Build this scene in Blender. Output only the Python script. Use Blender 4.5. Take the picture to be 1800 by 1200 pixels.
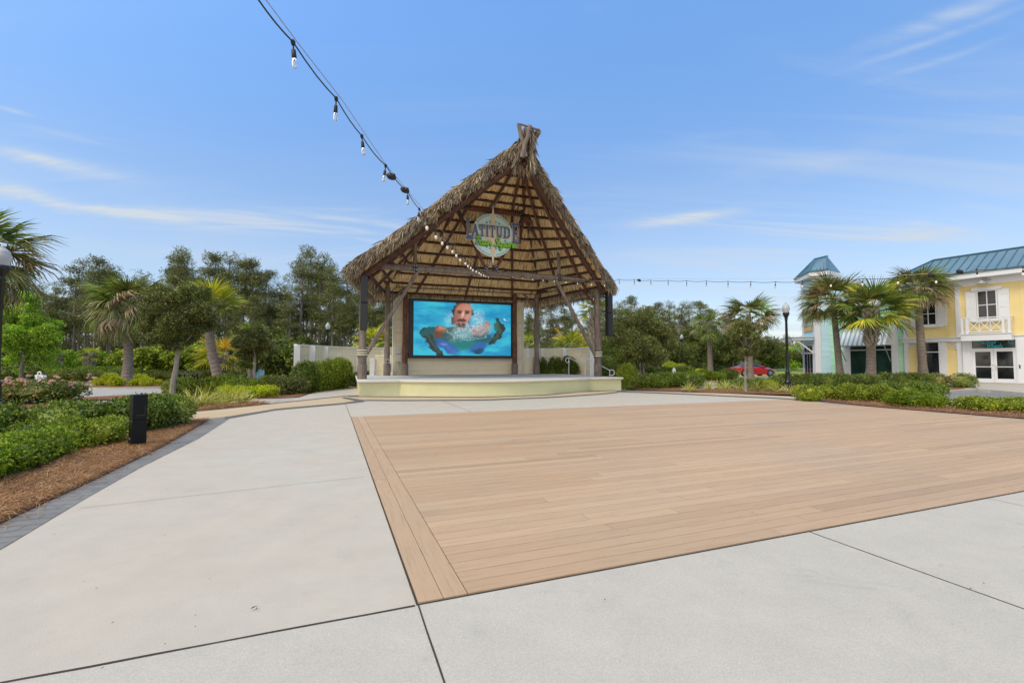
import bpy, math, random
import numpy as np
from mathutils import Vector, Matrix
for _o in list(bpy.data.objects): bpy.data.objects.remove(_o)
SC = bpy.context.scene
COL = SC.collection
# ---------------------------------------------------------------- camera
CAMH = 1.45; PITCH = math.radians(2.64); FPX = 802.0
_cd = bpy.data.cameras.new('camera'); CAM = bpy.data.objects.new('camera', _cd); COL.objects.link(CAM)
CAM.location = (0, 0, CAMH); CAM.rotation_euler = (math.radians(90) + PITCH, 0, 0)
_cd.sensor_fit = 'HORIZONTAL'; _cd.sensor_width = 36.0; _cd.lens = FPX / 1800 * 36
_cd.clip_start = 0.05; _cd.clip_end = 3000
SC.camera = CAM
# ---------------------------------------------------------------- sun, sky, exposure
SUN_EL = math.radians(56); SUN_AZ = math.radians(228)      # azimuth clockwise from +Y: behind the camera, a little left
_sd = bpy.data.lights.new('sun', 'SUN'); SUN = bpy.data.objects.new('sun', _sd); COL.objects.link(SUN)
_sd.energy = 1.15; _sd.angle = math.radians(18); _sd.color = (1.0, 0.93, 0.80)
_sv = Vector((math.sin(SUN_AZ)*math.cos(SUN_EL), math.cos(SUN_AZ)*math.cos(SUN_EL), math.sin(SUN_EL)))
SUN.rotation_euler = _sv.to_track_quat('Z', 'Y').to_euler(); SUN.location = (-10, -20, 40)
SC.view_settings.view_transform = 'Standard'; SC.view_settings.look = 'None'
SC.view_settings.exposure = 0.70; SC.view_settings.gamma = 1.0
W = bpy.data.worlds.new('World'); SC.world = W; W.use_nodes = True
def make_world():
    nt = W.node_tree; nt.nodes.clear(); N = nt.nodes.new; L = nt.links.new
    out = N('ShaderNodeOutputWorld'); bg = N('ShaderNodeBackground'); L(bg.outputs[0], out.inputs[0])
    bg.inputs['Strength'].default_value = 0.14
    sky = N('ShaderNodeTexSky'); sky.sky_type = 'NISHITA'; sky.sun_disc = False
    sky.sun_elevation = SUN_EL; sky.sun_rotation = SUN_AZ
    sky.air_density = 1.0; sky.dust_density = 0.6; sky.ozone_density = 1.6
    tc = N('ShaderNodeTexCoord'); sep = N('ShaderNodeSeparateXYZ'); L(tc.outputs['Generated'], sep.inputs[0])
    def m(op, a, b=None, clamp=False):
        n = N('ShaderNodeMath'); n.operation = op; n.use_clamp = clamp
        for i, v in enumerate((a, b)):
            if v is None: continue
            if isinstance(v, (int, float)): n.inputs[i].default_value = v
            else: L(v, n.inputs[i])
        return n.outputs[0]
    z = m('MAXIMUM', sep.outputs[2], 0.0)
    zz = m('ADD', z, 0.12)
    u = m('DIVIDE', sep.outputs[0], zz); v = m('DIVIDE', sep.outputs[1], zz)
    def layer(su, sv, off, lo, hi, detail=6, dist=1.2, rough=.6):
        cmb = N('ShaderNodeCombineXYZ'); L(m('MULTIPLY', u, su), cmb.inputs[0]); L(m('MULTIPLY', v, sv), cmb.inputs[1]); cmb.inputs[2].default_value = off
        no = N('ShaderNodeTexNoise'); no.inputs['Scale'].default_value = 1.0; no.inputs['Detail'].default_value = detail
        no.inputs['Roughness'].default_value = rough; no.inputs['Distortion'].default_value = dist; L(cmb.outputs[0], no.inputs['Vector'])
        mr = N('ShaderNodeMapRange'); mr.inputs[1].default_value = lo; mr.inputs[2].default_value = hi; mr.interpolation_type = 'SMOOTHSTEP'
        L(no.outputs[0], mr.inputs[0]); return mr.outputs[0]
    wisps = m('MULTIPLY', layer(.45, 2.0, 3.7, .53, .80), layer(.35, .5, 9.1, .42, .62, 2, 0))
    streak = m('MULTIPLY', layer(.20, 1.7, 21.4, .50, .70, 4, .5), layer(.28, .4, 14.2, .42, .60, 2, 0))
    low = N('ShaderNodeMapRange'); low.inputs[1].default_value = .56; low.inputs[2].default_value = .22; low.interpolation_type = 'SMOOTHSTEP'; L(z, low.inputs[0])
    veil = N('ShaderNodeMapRange'); veil.inputs[1].default_value = .46; veil.inputs[2].default_value = .02; veil.interpolation_type = 'SMOOTHSTEP'; L(z, veil.inputs[0])
    cl = m('MULTIPLY', m('ADD', m('MULTIPLY', wisps, .95), m('MULTIPLY', streak, .75)), m('ADD', m('MULTIPLY', low.outputs[0], .85), .15))
    soft = layer(.5, 1.4, 5.5, .35, .75, 3, .6)
    az = m('ARCTAN2', sep.outputs[0], sep.outputs[1]); el = m('ARCSINE', z)
    wob = layer(3.0, 3.0, 31.0, .25, .75, 3, 1.0)
    fine = layer(1.1, 7.0, 44.0, .30, .72, 6, 1.6, .65)
    for a0, e0, wa, we, k in WISPS:
        da = m('DIVIDE', m('SUBTRACT', az, a0), wa); de = m('DIVIDE', m('SUBTRACT', m('ADD', el, m('MULTIPLY', m('SUBTRACT', wob, .5), we*.9)), e0+0.0), we)
        g = m('EXPONENT', m('MULTIPLY', m('ADD', m('MULTIPLY', da, da), m('MULTIPLY', de, de)), -1.0))
        cl = m('ADD', cl, m('MULTIPLY', m('MULTIPLY', g, m('ADD', m('MULTIPLY', fine, .85), .35)), k*1.45))
    cl = m('ADD', cl, m('MULTIPLY', veil.outputs[0], m('ADD', .24, m('MULTIPLY', soft, .36))), True)
    tint = N('ShaderNodeMix'); tint.data_type = 'RGBA'; tint.blend_type = 'MULTIPLY'; tint.inputs[0].default_value = 1.0
    L(sky.outputs[0], tint.inputs[6]); 
    tr = N('ShaderNodeValToRGB'); L(z, tr.inputs[0]); e = tr.color_ramp.elements
    e[0].position = 0.0; e[0].color = (*SKYR[0], 1); e[1].position = .62; e[1].color = (*SKYR[3], 1)
    for p_, c_ in ((.12, SKYR[1]), (.33, SKYR[2])): q = e.new(p_); q.color = (*c_, 1)
    L(tr.outputs[0], tint.inputs[7])
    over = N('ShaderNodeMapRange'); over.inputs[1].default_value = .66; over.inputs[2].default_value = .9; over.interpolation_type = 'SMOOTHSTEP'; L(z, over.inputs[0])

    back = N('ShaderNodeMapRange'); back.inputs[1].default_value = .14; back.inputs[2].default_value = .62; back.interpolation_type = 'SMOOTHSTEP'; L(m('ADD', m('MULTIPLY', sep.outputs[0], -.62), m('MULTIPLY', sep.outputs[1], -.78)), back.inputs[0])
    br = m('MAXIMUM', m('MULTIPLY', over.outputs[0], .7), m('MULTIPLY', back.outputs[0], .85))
    mix = N('ShaderNodeMix'); mix.data_type = 'RGBA'; L(cl, mix.inputs[0]); L(tint.outputs[2], mix.inputs[6])
    mix.inputs[7].default_value = (CLC[0], CLC[1], CLC[2], 1)
    mix2 = N('ShaderNodeMix'); mix2.data_type = 'RGBA'; L(br, mix2.inputs[0]); L(mix.outputs[2], mix2.inputs[6]); mix2.inputs[7].default_value = (*BRC, 1)   # bright veil added out of frame, overhead and behind camera, to light facades and under-roof
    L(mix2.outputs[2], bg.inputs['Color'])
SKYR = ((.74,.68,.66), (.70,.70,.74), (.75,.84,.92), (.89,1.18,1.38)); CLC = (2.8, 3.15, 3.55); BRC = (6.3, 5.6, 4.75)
def _dir(px, py):
    x = (px-900)/FPX; u = (600-py)/FPX; v = Vector((x, math.cos(PITCH)-u*math.sin(PITCH), math.sin(PITCH)+u*math.cos(PITCH))).normalized()
    return math.atan2(v.x, v.y), math.asin(v.z)
WISPS = []          # thin clouds of the photograph's sky: azimuth, elevation, half widths, strength
for px_, py_, w_, h_, k_ in ((95,288,110,13,.62),(170,368,200,9,.60),(30,335,70,12,.35),(1205,384,85,9,.62),(590,382,85,5,.30),(1690,22,170,15,.34),(1640,72,150,7,.24),(1650,108,110,6,.18),(1420,285,190,24,.16),(1640,410,120,9,.22),(120,240,60,5,.16),(20,194,35,4,.22),(330,450,260,16,.16),(1300,450,240,18,.14)):
    a0, e0 = _dir(px_, py_); a1, _ = _dir(px_+w_, py_); _, e1 = _dir(px_, py_-h_); WISPS.append((a0, e0, a1-a0, e1-e0, k_))
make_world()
# ---------------------------------------------------------------- pixel -> place (only used to read positions off the photograph)
def ray(px, py):
    x = (px-900)/FPX; u = (600-py)/FPX
    return Vector((x, math.cos(PITCH)-u*math.sin(PITCH), math.sin(PITCH)+u*math.cos(PITCH)))
def G(px, py, z=0.0):
    r = ray(px, py); t = (z-CAMH)/r.z; return Vector((r.x*t, r.y*t, z))
def AT(px, d, z=0.0):
    """place at distance d along +Y seen in photo column px, at height z"""
    vd = d*math.cos(PITCH)+(z-CAMH)*math.sin(PITCH)
    return Vector(((px-900)/FPX*vd, d, z))
def ZD(py, d):
    return CAMH + d*math.tan(math.atan((600-py)/FPX)+PITCH)
# ---------------------------------------------------------------- mesh helpers
ORG = {}
def tag(o, label=None, cat=None, group=None, kind=None):
    if label: o['label'] = label
    if cat: o['category'] = cat
    if group: o['group'] = group
    if kind: o['kind'] = kind
    return o
def thing(name, label, cat, loc=(0, 0, 0), group=None, rotz=0):
    o = bpy.data.objects.new(name, None); COL.objects.link(o); o.location = loc; o.rotation_euler = (0, 0, rotz)
    o.empty_display_size = .2; ORG[o.name] = Vector(loc) if rotz == 0 else Vector((0, 0, 0))
    return tag(o, label, cat, group)
def link(name, me, parent=None, loc=None):
    o = bpy.data.objects.new(name, me); COL.objects.link(o)
    if parent is not None: o.parent = parent
    if loc is not None: o.location = loc
    return o
def np_mesh(name, V, F, mats, smooth=False, midx=None, uv=None, org=None):
    """V (n,3), F list of arrays each (m,k)"""
    V = np.asarray(V, dtype=np.float32)
    if org is not None: V = V - np.array(org, dtype=np.float32)
    if not isinstance(F, list): F = [F]
    F = [np.asarray(f, dtype=np.int32) for f in F if len(f)]
    me = bpy.data.meshes.new(name)
    me.vertices.add(len(V)); me.vertices.foreach_set('co', V.ravel())
    nl = sum(f.size for f in F); nf = sum(len(f) for f in F)
    me.loops.add(nl); me.polygons.add(nf)
    me.loops.foreach_set('vertex_index', np.concatenate([f.ravel() for f in F]))
    tot = np.concatenate([np.full(len(f), f.shape[1], dtype=np.int32) for f in F])
    st = np.concatenate([[0], np.cumsum(tot)[:-1]]).astype(np.int32)
    me.polygons.foreach_set('loop_start', st); me.polygons.foreach_set('loop_total', tot)
    for mt in (mats if isinstance(mats, (list, tuple)) else [mats]): me.materials.append(mt)
    if midx is not None: me.polygons.foreach_set('material_index', np.asarray(midx, dtype=np.int32))
    me.polygons.foreach_set('use_smooth', np.full(nf, bool(smooth)))
    if uv is not None:
        l = me.uv_layers.new(name='UVMap'); l.data.foreach_set('uv', np.asarray(uv, dtype=np.float32).ravel())
    me.update(calc_edges=True); me.validate()
    return me
class MB:
    def __init__(s): s.v = []; s.f = []; s.m = []
    def add(s, vs, fs, m=0):
        o = len(s.v); s.v += [tuple(v) for v in vs]
        for f in fs: s.f.append(tuple(i+o for i in f)); s.m.append(m)
        return s
    def hexa(s, c, m=0):      # 8 corners: bottom 4 ccw, top 4
        return s.add(c, [(3,2,1,0),(4,5,6,7),(0,1,5,4),(1,2,6,5),(2,3,7,6),(3,0,4,7)], m)
    def box(s, x0, x1, y0, y1, z0, z1, m=0):
        return s.hexa([(x0,y0,z0),(x1,y0,z0),(x1,y1,z0),(x0,y1,z0),(x0,y0,z1),(x1,y0,z1),(x1,y1,z1),(x0,y1,z1)], m)
    def bar(s, a, b, w, h, m=0, up=(0,0,1)):
        a = Vector(a); b = Vector(b); d = (b-a).normalized(); up = Vector(up)
        sd = d.cross(up)
        if sd.length < 1e-4: sd = d.cross(Vector((1,0,0)))
        sd.normalize(); u2 = sd.cross(d).normalized(); sd *= w/2; u2 *= h/2
        return s.hexa([a-sd-u2, a+sd-u2, b+sd-u2, b-sd-u2, a-sd+u2, a+sd+u2, b+sd+u2, b-sd+u2], m)
    def tube(s, pts, r, n=8, m=0, caps=True):
        pts = [Vector(p) for p in pts]; k = len(pts)
        rs = r if isinstance(r, (list, tuple)) else [r]*k
        o = len(s.v); prev = None
        for i, p in enumerate(pts):
            d = (pts[min(i+1, k-1)]-pts[max(i-1, 0)]).normalized()
            if prev is None:
                q = d.cross(Vector((0,0,1)))
                if q.length < 1e-3: q = Vector((1,0,0))
                q.normalize()
            else:
                q = (prev - d*prev.dot(d)).normalized()
            prev = q; w = d.cross(q)
            for j in range(n):
                a = 2*math.pi*j/n; s.v.append(tuple(p+(q*math.cos(a)+w*math.sin(a))*rs[i]))
        for i in range(k-1):
            for j in range(n):
                a = o+i*n+j; b = o+i*n+(j+1)%n; s.f.append((a, b, b+n, a+n)); s.m.append(m)
        if caps:
            s.f.append(tuple(o+j for j in range(n-1, -1, -1))); s.m.append(m)
            s.f.append(tuple(o+(k-1)*n+j for j in range(n))); s.m.append(m)
        return s
    def lathe(s, prof, c=(0,0,0), n=16, m=0):   # prof: (r,z)
        o = len(s.v)
        for r, z in prof:
            for j in range(n):
                a = 2*math.pi*j/n; s.v.append((c[0]+r*math.cos(a), c[1]+r*math.sin(a), c[2]+z))
        for i in range(len(prof)-1):
            for j in range(n):
                a = o+i*n+j; b = o+i*n+(j+1)%n; s.f.append((a, b, b+n, a+n)); s.m.append(m)
        s.f.append(tuple(o+j for j in range(n-1, -1, -1))); s.m.append(m)
        s.f.append(tuple(o+(len(prof)-1)*n+j for j in range(n))); s.m.append(m)
        return s
    def prism(s, poly, z0, z1, m=0):
        n = len(poly); o = len(s.v)
        ar = sum(poly[i][0]*poly[(i+1)%n][1]-poly[(i+1)%n][0]*poly[i][1] for i in range(n))
        if ar < 0: poly = poly[::-1]
        s.v += [(p[0], p[1], z0) for p in poly]+[(p[0], p[1], z1) for p in poly]
        s.f.append(tuple(o+i for i in range(n-1, -1, -1))); s.f.append(tuple(o+n+i for i in range(n))); s.m += [m, m]
        for i in range(n):
            j = (i+1)%n; s.f.append((o+i, o+j, o+n+j, o+n+i)); s.m.append(m)
        return s
    def mesh(s, name, mats, smooth=False, org=(0,0,0), bevel=0):
        me = bpy.data.meshes.new(name)
        me.from_pydata([(v[0]-org[0], v[1]-org[1], v[2]-org[2]) for v in s.v], [], s.f)
        for mt in (mats if isinstance(mats, (list, tuple)) else [mats]): me.materials.append(mt)
        me.polygons.foreach_set('material_index', s.m)
        me.polygons.foreach_set('use_smooth', [smooth]*len(s.f)); me.update()
        return me
    def build(s, name, mats, parent=None, smooth=False, bevel=0, loc=None, **tg):
        """world-coordinate geometry; parent's origin is subtracted"""
        org = ORG.get(parent.name, Vector((0,0,0))) if parent is not None else Vector(loc or (0,0,0))
        me = s.mesh(name, mats, smooth, org)
        o = link(name, me, parent, None if parent is not None else loc)
        ORG[o.name] = org
        if bevel:
            b = o.modifiers.new('Bevel', 'BEVEL'); b.width = bevel; b.segments = 2; b.limit_method = 'ANGLE'; b.angle_limit = .6
        if smooth:
            try: me.set_sharp_from_angle(angle=math.radians(42))
            except Exception: pass
        if tg: tag(o, **tg)
        return o
def npobj(name, V, F, mats, parent=None, loc=None, smooth=False, uv=None, midx=None, **tg):
    org = ORG.get(parent.name, Vector((0,0,0))) if parent is not None else Vector(loc or (0,0,0))
    o = link(name, np_mesh(name, V, F, mats, smooth, midx, uv, org), parent, None if parent is not None else loc)
    ORG[o.name] = org
    if tg: tag(o, **tg)
    return o
def ordn(i): return ['first','second','third','fourth','fifth','sixth','seventh','eighth','ninth','tenth','eleventh','twelfth','thirteenth','fourteenth','fifteenth','sixteenth'][i]
# ---------------------------------------------------------------- materials
MATS = {}
def newmat(name):
    m = bpy.data.materials.new(name); m.use_nodes = True; MATS[name] = m
    nt = m.node_tree; b = nt.nodes['Principled BSDF']; return m, nt, b
def nd(nt, t, **kw):
    n = nt.nodes.new(t)
    for k, v in kw.items():
        if k in n.inputs: n.inputs[k].default_value = v
        else: setattr(n, k, v)
    return n
def ramp(nt, src, stops):
    r = nt.nodes.new('ShaderNodeValToRGB'); nt.links.new(src, r.inputs[0]); e = r.color_ramp.elements
    while len(e) > 1: e.remove(e[-1])
    e[0].position = stops[0][0]; e[0].color = (*stops[0][1], 1)
    for p, c in stops[1:]:
        q = e.new(p); q.color = (*c, 1)
    return r.outputs[0]
def coords(nt, kind='Object', scale=(1,1,1), rot=0):
    tc = nt.nodes.new('ShaderNodeTexCoord'); mp = nt.nodes.new('ShaderNodeMapping')
    mp.inputs['Scale'].default_value = scale; mp.inputs['Rotation'].default_value = (0, 0, rot)
    nt.links.new(tc.outputs[kind], mp.inputs[0]); return mp.outputs[0]
def noise(nt, vec, scale, detail=4, rough=.6, dist=0):
    n = nd(nt, 'ShaderNodeTexNoise', Scale=scale, Detail=detail, Roughness=rough, Distortion=dist); nt.links.new(vec, n.inputs['Vector']); return n.outputs[0]
def mulc(nt, a, b, f=1.0, mode='MULTIPLY'):
    x = nt.nodes.new('ShaderNodeMix'); x.data_type = 'RGBA'; x.blend_type = mode
    for s, v in ((0, f), (6, a), (7, b)):
        if isinstance(v, (int, float)): x.inputs[s].default_value = v
        elif isinstance(v, tuple): x.inputs[s].default_value = (*v, 1)
        else: nt.links.new(v, x.inputs[s])
    return x.outputs[2]
def bump(nt, b, h, strength=.3, dist=.01):
    n = nd(nt, 'ShaderNodeBump', Strength=strength, Distance=dist); nt.links.new(h, n.inputs['Height']); nt.links.new(n.outputs[0], b.inputs['Normal'])
def simple(name, c, rough=.6, var=.12, scale=3, bstr=.15, bscale=60, metal=0, coat=0, spec=.5):
    m, nt, b = newmat(name); v = coords(nt)
    n = noise(nt, v, scale, 6, .65)
    lo = tuple(x*(1-var) for x in c); hi = tuple(min(1, x*(1+var)) for x in c)
    col = ramp(nt, n, [(.3, lo), (.7, hi)])
    nt.links.new(col, b.inputs['Base Color']); b.inputs['Roughness'].default_value = rough; b.inputs['Metallic'].default_value = metal
    b.inputs['Coat Weight'].default_value = coat; b.inputs['Specular IOR Level'].default_value = spec
    if bstr: bump(nt, b, noise(nt, v, bscale, 3), bstr, .004)
    return m
def leafmat(name, stops, rough=.5, trans=.25, clump=1.2, cl_lo=.7):
    m, nt, b = newmat(name)
    if name.startswith('foliage_'): stops = [(p_, (c_[0]*1.5, c_[1]*1.42, c_[2]*1.15)) for p_, c_ in stops]
    if name.startswith('leaf_'): stops = [(p_, (min(.75,c_[0]*1.95), min(.75,c_[1]*1.65), c_[2]*1.1)) for p_, c_ in stops]
    g = nt.nodes.new('ShaderNodeNewGeometry')
    col = ramp(nt, g.outputs['Random Per Island'], stops)
    n = noise(nt, coords(nt), clump, 2)
    k = ramp(nt, n, [(.35, (cl_lo,)*3), (.65, (1.15, 1.12, .95))])
    col = mulc(nt, col, k)
    nt.links.new(col, b.inputs['Base Color']); b.inputs['Roughness'].default_value = rough
    b.inputs['Specular IOR Level'].default_value = .35
    t = nd(nt, 'ShaderNodeBsdfTranslucent'); tc = mulc(nt, col, (1.0, .95, .92) if name == 'petals' else (1.2, 1.25, .6)); nt.links.new(tc, t.inputs[0])
    mx = nd(nt, 'ShaderNodeMixShader'); mx.inputs[0].default_value = trans
    nt.links.new(b.outputs[0], mx.inputs[1]); nt.links.new(t.outputs[0], mx.inputs[2])
    nt.links.new(mx.outputs[0], nt.nodes['Material Output'].inputs[0])
    return m
def woodmat(name, c1, c2, c3, rough=.75, kind='Object', scale=(1,1,1), island=True):
    m, nt, b = newmat(name); v = coords(nt, kind, scale)
    n = noise(nt, v, 6, 8, .7, .6)
    col = ramp(nt, n, [(.28, c1), (.5, c2), (.72, c3)])
    if island:
        g = nt.nodes.new('ShaderNodeNewGeometry'); k = ramp(nt, g.outputs['Random Per Island'], [(0, (.8,.8,.8)), (1, (1.15,1.12,1.1))]); col = mulc(nt, col, k)
    nt.links.new(col, b.inputs['Base Color']); b.inputs['Roughness'].default_value = rough
    bump(nt, b, n, .5, .01)
    return m
def concrete(name, base, warm, rough=.8, speck=1.0, stain=.5):
    m, nt, b = newmat(name); v = coords(nt)
    big = noise(nt, v, .45, 5, .6, .5); med = noise(nt, v, 2.3, 6, .7); fine = noise(nt, v, 160, 2, .5); grit = noise(nt, v, 480, 1, .5)
    col = ramp(nt, big, [(.3, warm), (.62, base)])
    col = mulc(nt, col, ramp(nt, med, [(.3, (.925,.925,.93)), (.7, (1.045,1.04,1.03))]))
    col = mulc(nt, col, ramp(nt, fine, [(.3, (1-.13*speck,)*3), (.7, (1+.09*speck,)*3)]))
    spots = nd(nt, 'ShaderNodeTexVoronoi', Scale=.9, Randomness=1.0); nt.links.new(v, spots.inputs['Vector'])
    st = noise(nt, v, 1.1, 8, .75, 1.5)
    col = mulc(nt, col, ramp(nt, st, [(.24, (1-.30*stain, 1-.28*stain, 1-.26*stain)), (.42, (1,1,1))]))
    nt.links.new(col, b.inputs['Base Color']); b.inputs['Roughness'].default_value = rough; b.inputs['Specular IOR Level'].default_value = .3
    bump(nt, b, grit, .25, .002)
    return m
# ================================================================ THE GROUND
rng = np.random.default_rng(7); random.seed(7)
def sheet(name, poly, z, mat, th=0.0, **tg):
    mb = MB(); n = len(poly)
    if th: mb.prism([(p[0], p[1]) for p in poly], z-th, z)
    else: mb.add([(p[0], p[1], z) for p in poly], [tuple(range(n))])
    return mb.build(name, mat, **tg)
def GP(*pts): return [G(*p) for p in pts]
def ground_mat():
    m, nt, b = newmat('forest_floor'); v = coords(nt)
    n = noise(nt, v, .25, 8, .7); n2 = noise(nt, v, 4, 6, .7)
    c = ramp(nt, n, [(.3, (.035,.05,.014)), (.5, (.06,.085,.022)), (.68, (.13,.10,.045))])
    c = mulc(nt, c, ramp(nt, n2, [(.3, (.7,.7,.7)), (.7, (1.25,1.2,1.1))])); nt.links.new(c, b.inputs['Base Color']); b.inputs['Roughness'].default_value = .95
    bump(nt, b, n2, .8, .05); return m
def lawn_mat():
    m, nt, b = newmat('lawn'); v = coords(nt)
    n = noise(nt, v, .6, 6, .7); n2 = noise(nt, v, 30, 4, .7)
    c = ramp(nt, n, [(.3, (.07,.17,.035)), (.7, (.12,.24,.05))])
    c = mulc(nt, c, ramp(nt, n2, [(.3, (.7,.75,.7)), (.7, (1.2,1.15,1.1))])); nt.links.new(c, b.inputs['Base Color']); b.inputs['Roughness'].default_value = .9
    bump(nt, b, n2, .7, .03); return m
M_FLOOR = ground_mat(); M_LAWN = lawn_mat()
M_CONC = concrete('plaza_concrete', (.505,.482,.415), (.515,.462,.382), speck=1.0, stain=.45)
M_CONC3 = concrete('plaza_concrete_grey', (.51,.485,.423), (.485,.463,.405), speck=1.2, stain=.7)
M_CONC2 = concrete('walk_concrete', (.44,.42,.375), (.41,.385,.335), speck=.6, stain=.3)
M_CURB = concrete('curb_concrete', (.52,.50,.45), (.47,.44,.38), speck=.5)
M_ASPH = concrete('asphalt', (.23,.235,.235), (.20,.20,.20), speck=1.6, stain=.5)
M_ROAD = concrete('pale_road', (.42,.42,.40), (.36,.35,.33), speck=1.2, stain=.5)
M_YEL = concrete('cream_band', (.56,.46,.30), (.51,.40,.26), speck=.7, stain=.35)
M_DARKLINE = concrete('charcoal_border', (.15,.145,.14), (.12,.118,.112), speck=1, stain=.3)
M_JOINT = simple('joint_shadow_gap', (.045,.038,.03), .95, .3, 6)
def stamped():
    m, nt, b = newmat('stamped_concrete'); v = coords(nt)
    a = noise(nt, v, 1.6, 7, .7, .8)
    c = ramp(nt, a, [(.3, (.17,.165,.152)), (.55, (.235,.228,.208)), (.75, (.32,.305,.275))])
    mp = coords(nt, 'Object', (1, 1, 1), math.radians(-20))
    br = nd(nt, 'ShaderNodeTexBrick', Scale=1.0); br.inputs['Mortar Size'].default_value = .012; br.inputs['Brick Width'].default_value = 1.3; br.inputs['Row Height'].default_value = .16
    br.inputs['Color1'].default_value = (1,1,1,1); br.inputs['Color2'].default_value = (.9,.9,.9,1); br.inputs['Mortar'].default_value = (.55,.55,.55,1)
    wob = nd(nt, 'ShaderNodeTexNoise', Scale=2.5, Detail=3); nt.links.new(mp, wob.inputs['Vector'])
    ad = nd(nt, 'ShaderNodeVectorMath'); ad.operation = 'MULTIPLY_ADD'; nt.links.new(wob.outputs['Color'], ad.inputs[0]); ad.inputs[1].default_value = (.12,.12,0); nt.links.new(mp, ad.inputs[2])
    nt.links.new(ad.outputs[0], br.inputs['Vector'])
    c = mulc(nt, c, br.outputs['Color'], .8); c = mulc(nt, c, ramp(nt, noise(nt, v, 60, 3), [(.3,(.85,)*3),(.7,(1.12,)*3)]))
    nt.links.new(c, b.inputs['Base Color']); b.inputs['Roughness'].default_value = .62
    bump(nt, b, br.outputs['Color'], .6, .01); return m
M_STAMP = stamped()
def mulch_mat():
    m, nt, b = newmat('pine_straw_bed'); v = coords(nt)
    n = noise(nt, v, 1.1, 6, .7); f = noise(nt, v, 38, 5, .75, 1.5)
    c = ramp(nt, n, [(.3, (.18,.08,.035)), (.6, (.29,.14,.065)), (.75, (.38,.21,.11))])
    c = mulc(nt, c, ramp(nt, f, [(.32, (.45,.42,.4)), (.55, (1,1,1)), (.72, (1.5,1.4,1.3))])); nt.links.new(c, b.inputs['Base Color'])
    b.inputs['Roughness'].default_value = .95; bump(nt, b, f, .9, .03); return m
M_MULCH = mulch_mat()
M_STRAW = leafmat('pine_needles', [(0, (.13,.055,.022)), (.3, (.30,.14,.055)), (.65, (.46,.25,.11)), (.9, (.62,.40,.20)), (1, (.70,.54,.34))], .7, .1, .8, .75)
# one base sheet to the horizon
mb = MB(); mb.add([(-900,-60,-.07),(900,-60,-.07),(900,1500,-.07),(-900,1500,-.07)], [(0,1,2,3)]); mb.build('ground', M_FLOOR, kind='structure')
# lawns on the right beyond the road, and a strip of worn grass on the left
sheet('lawn', GP((1180,644.5),(2000,644.5),(2000,655),(1180,655)), -.045, M_LAWN, kind='structure')
sheet('lawn', GP((1340,650),(1425,650),(1425,657),(1340,657)), -.044, M_LAWN, kind='structure')
sheet('lawn', GP((520,650),(380,650),(380,657),(520,657)), -.044, M_LAWN, kind='structure')
sheet('path', GP((1330,645.6),(2000,645.4),(2000,648.0),(1330,647.6)), -.036, M_YEL, kind='structure')
# left road and its island
sheet('road', [G(-500,703), G(700,703), G(760,672), G(-500,671)], -.040, M_ROAD, kind='structure')
sheet('sidewalk', GP((-500,670.8),(520,671.4),(520,668.5),(-500,668)), -.036, M_MULCH, kind='structure')
isl = []
c0 = G(228,679.5); 
for k in range(28):
    a = 2*math.pi*k/28; isl.append((c0.x+2.9*math.cos(a)*(1+.15*math.cos(a)), c0.y+1.9*math.sin(a)))
sheet('kerb', [(c0.x+(p[0]-c0.x)*1.07, c0.y+(p[1]-c0.y)*1.1) for p in isl], .06, M_CURB, .12, kind='structure')
sheet('mulch_bed', isl, .068, M_MULCH, kind='structure')
# right road / car park
sheet('road', GP((1190,655.5),(2300,655.5),(2300,662),(1500,663),(1440,668),(1420,676),(1190,677)), -.040, M_ROAD, kind='structure')
park = [G(1440,690), G(1500,680), G(1640,676), G(1800,680), G(2400,700), G(2400,760), G(1800,716), G(1640,706), G(1500,699)]
sheet('car_park', park, -.038, M_ASPH, kind='structure')
# plaza slab (one sheet under everything that is walked on)
L_in = [(13,958.7),(149,877),(248,821),(349,770.7),(410,732)]
Lw = [G(*p) for p in L_in]
dirn = (Lw[0]-Lw[-1]).normalized()
far_left = [G(*p) for p in ((410,731.5),(486,719),(606,708.5))]
arcR = [(1102,686.5),(1208,692),(1292,696),(1377,700),(1440,705),(1511,713.5),(1600,721.5),(1689,728.5),(1800,737.3),(2100,766),(2600,830)]
plaza = [Lw[0]+dirn*14, Lw[0], Lw[1], Lw[2], Lw[3], G(380,751), G(410,731.0), G(486,718.2), G(520,700)]+[G(608,673), G(700,669), G(1083,662)]+[G(*p) for p in arcR]+[Vector((60,3,0)), Vector((60,-16,0)), Vector((-3,-16,0))]
sheet('plaza', plaza, 0, M_CONC, .05, kind='structure')
# side walks behind the cream band
sheet('sidewalk', GP((300,713),(420,701.5),(492,700),(526,698),(550,690),(608,673),(640,690),(640,703),(384,721),(300,727)), -.004, M_CONC2, .04, kind='structure')
sheet('sidewalk', GP((150,703.4),(300,703.6),(420,701.3),(300,713),(225,716)), -.010, M_CONC2, .04, kind='structure')
sheet('sidewalk', GP((1083,681),(1240,684),(1420,690),(1640,707),(1810,722),(2200,770),(2200,752),(1800,712),(1640,701),(1450,684),(1300,679),(1200,676)), -.012, M_CONC2, .04, kind='structure')
# stamped grey border
Lo = [(0,921),(160,846.7),(283,786.7),(369,737),(430,728)]
Lov = [G(*p) for p in Lo]
dr2 = (Lov[0]-Lov[1]).normalized()
sheet('stamped_border', [Lov[0]+dr2*14]+Lov[:4]+[G(314,741), G(321,738.5), G(368,735.5), G(410,731), G(395,741.5)]+Lw[::-1][1:]+[Lw[0]+dirn*14], .004, M_STAMP, kind='structure')
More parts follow.
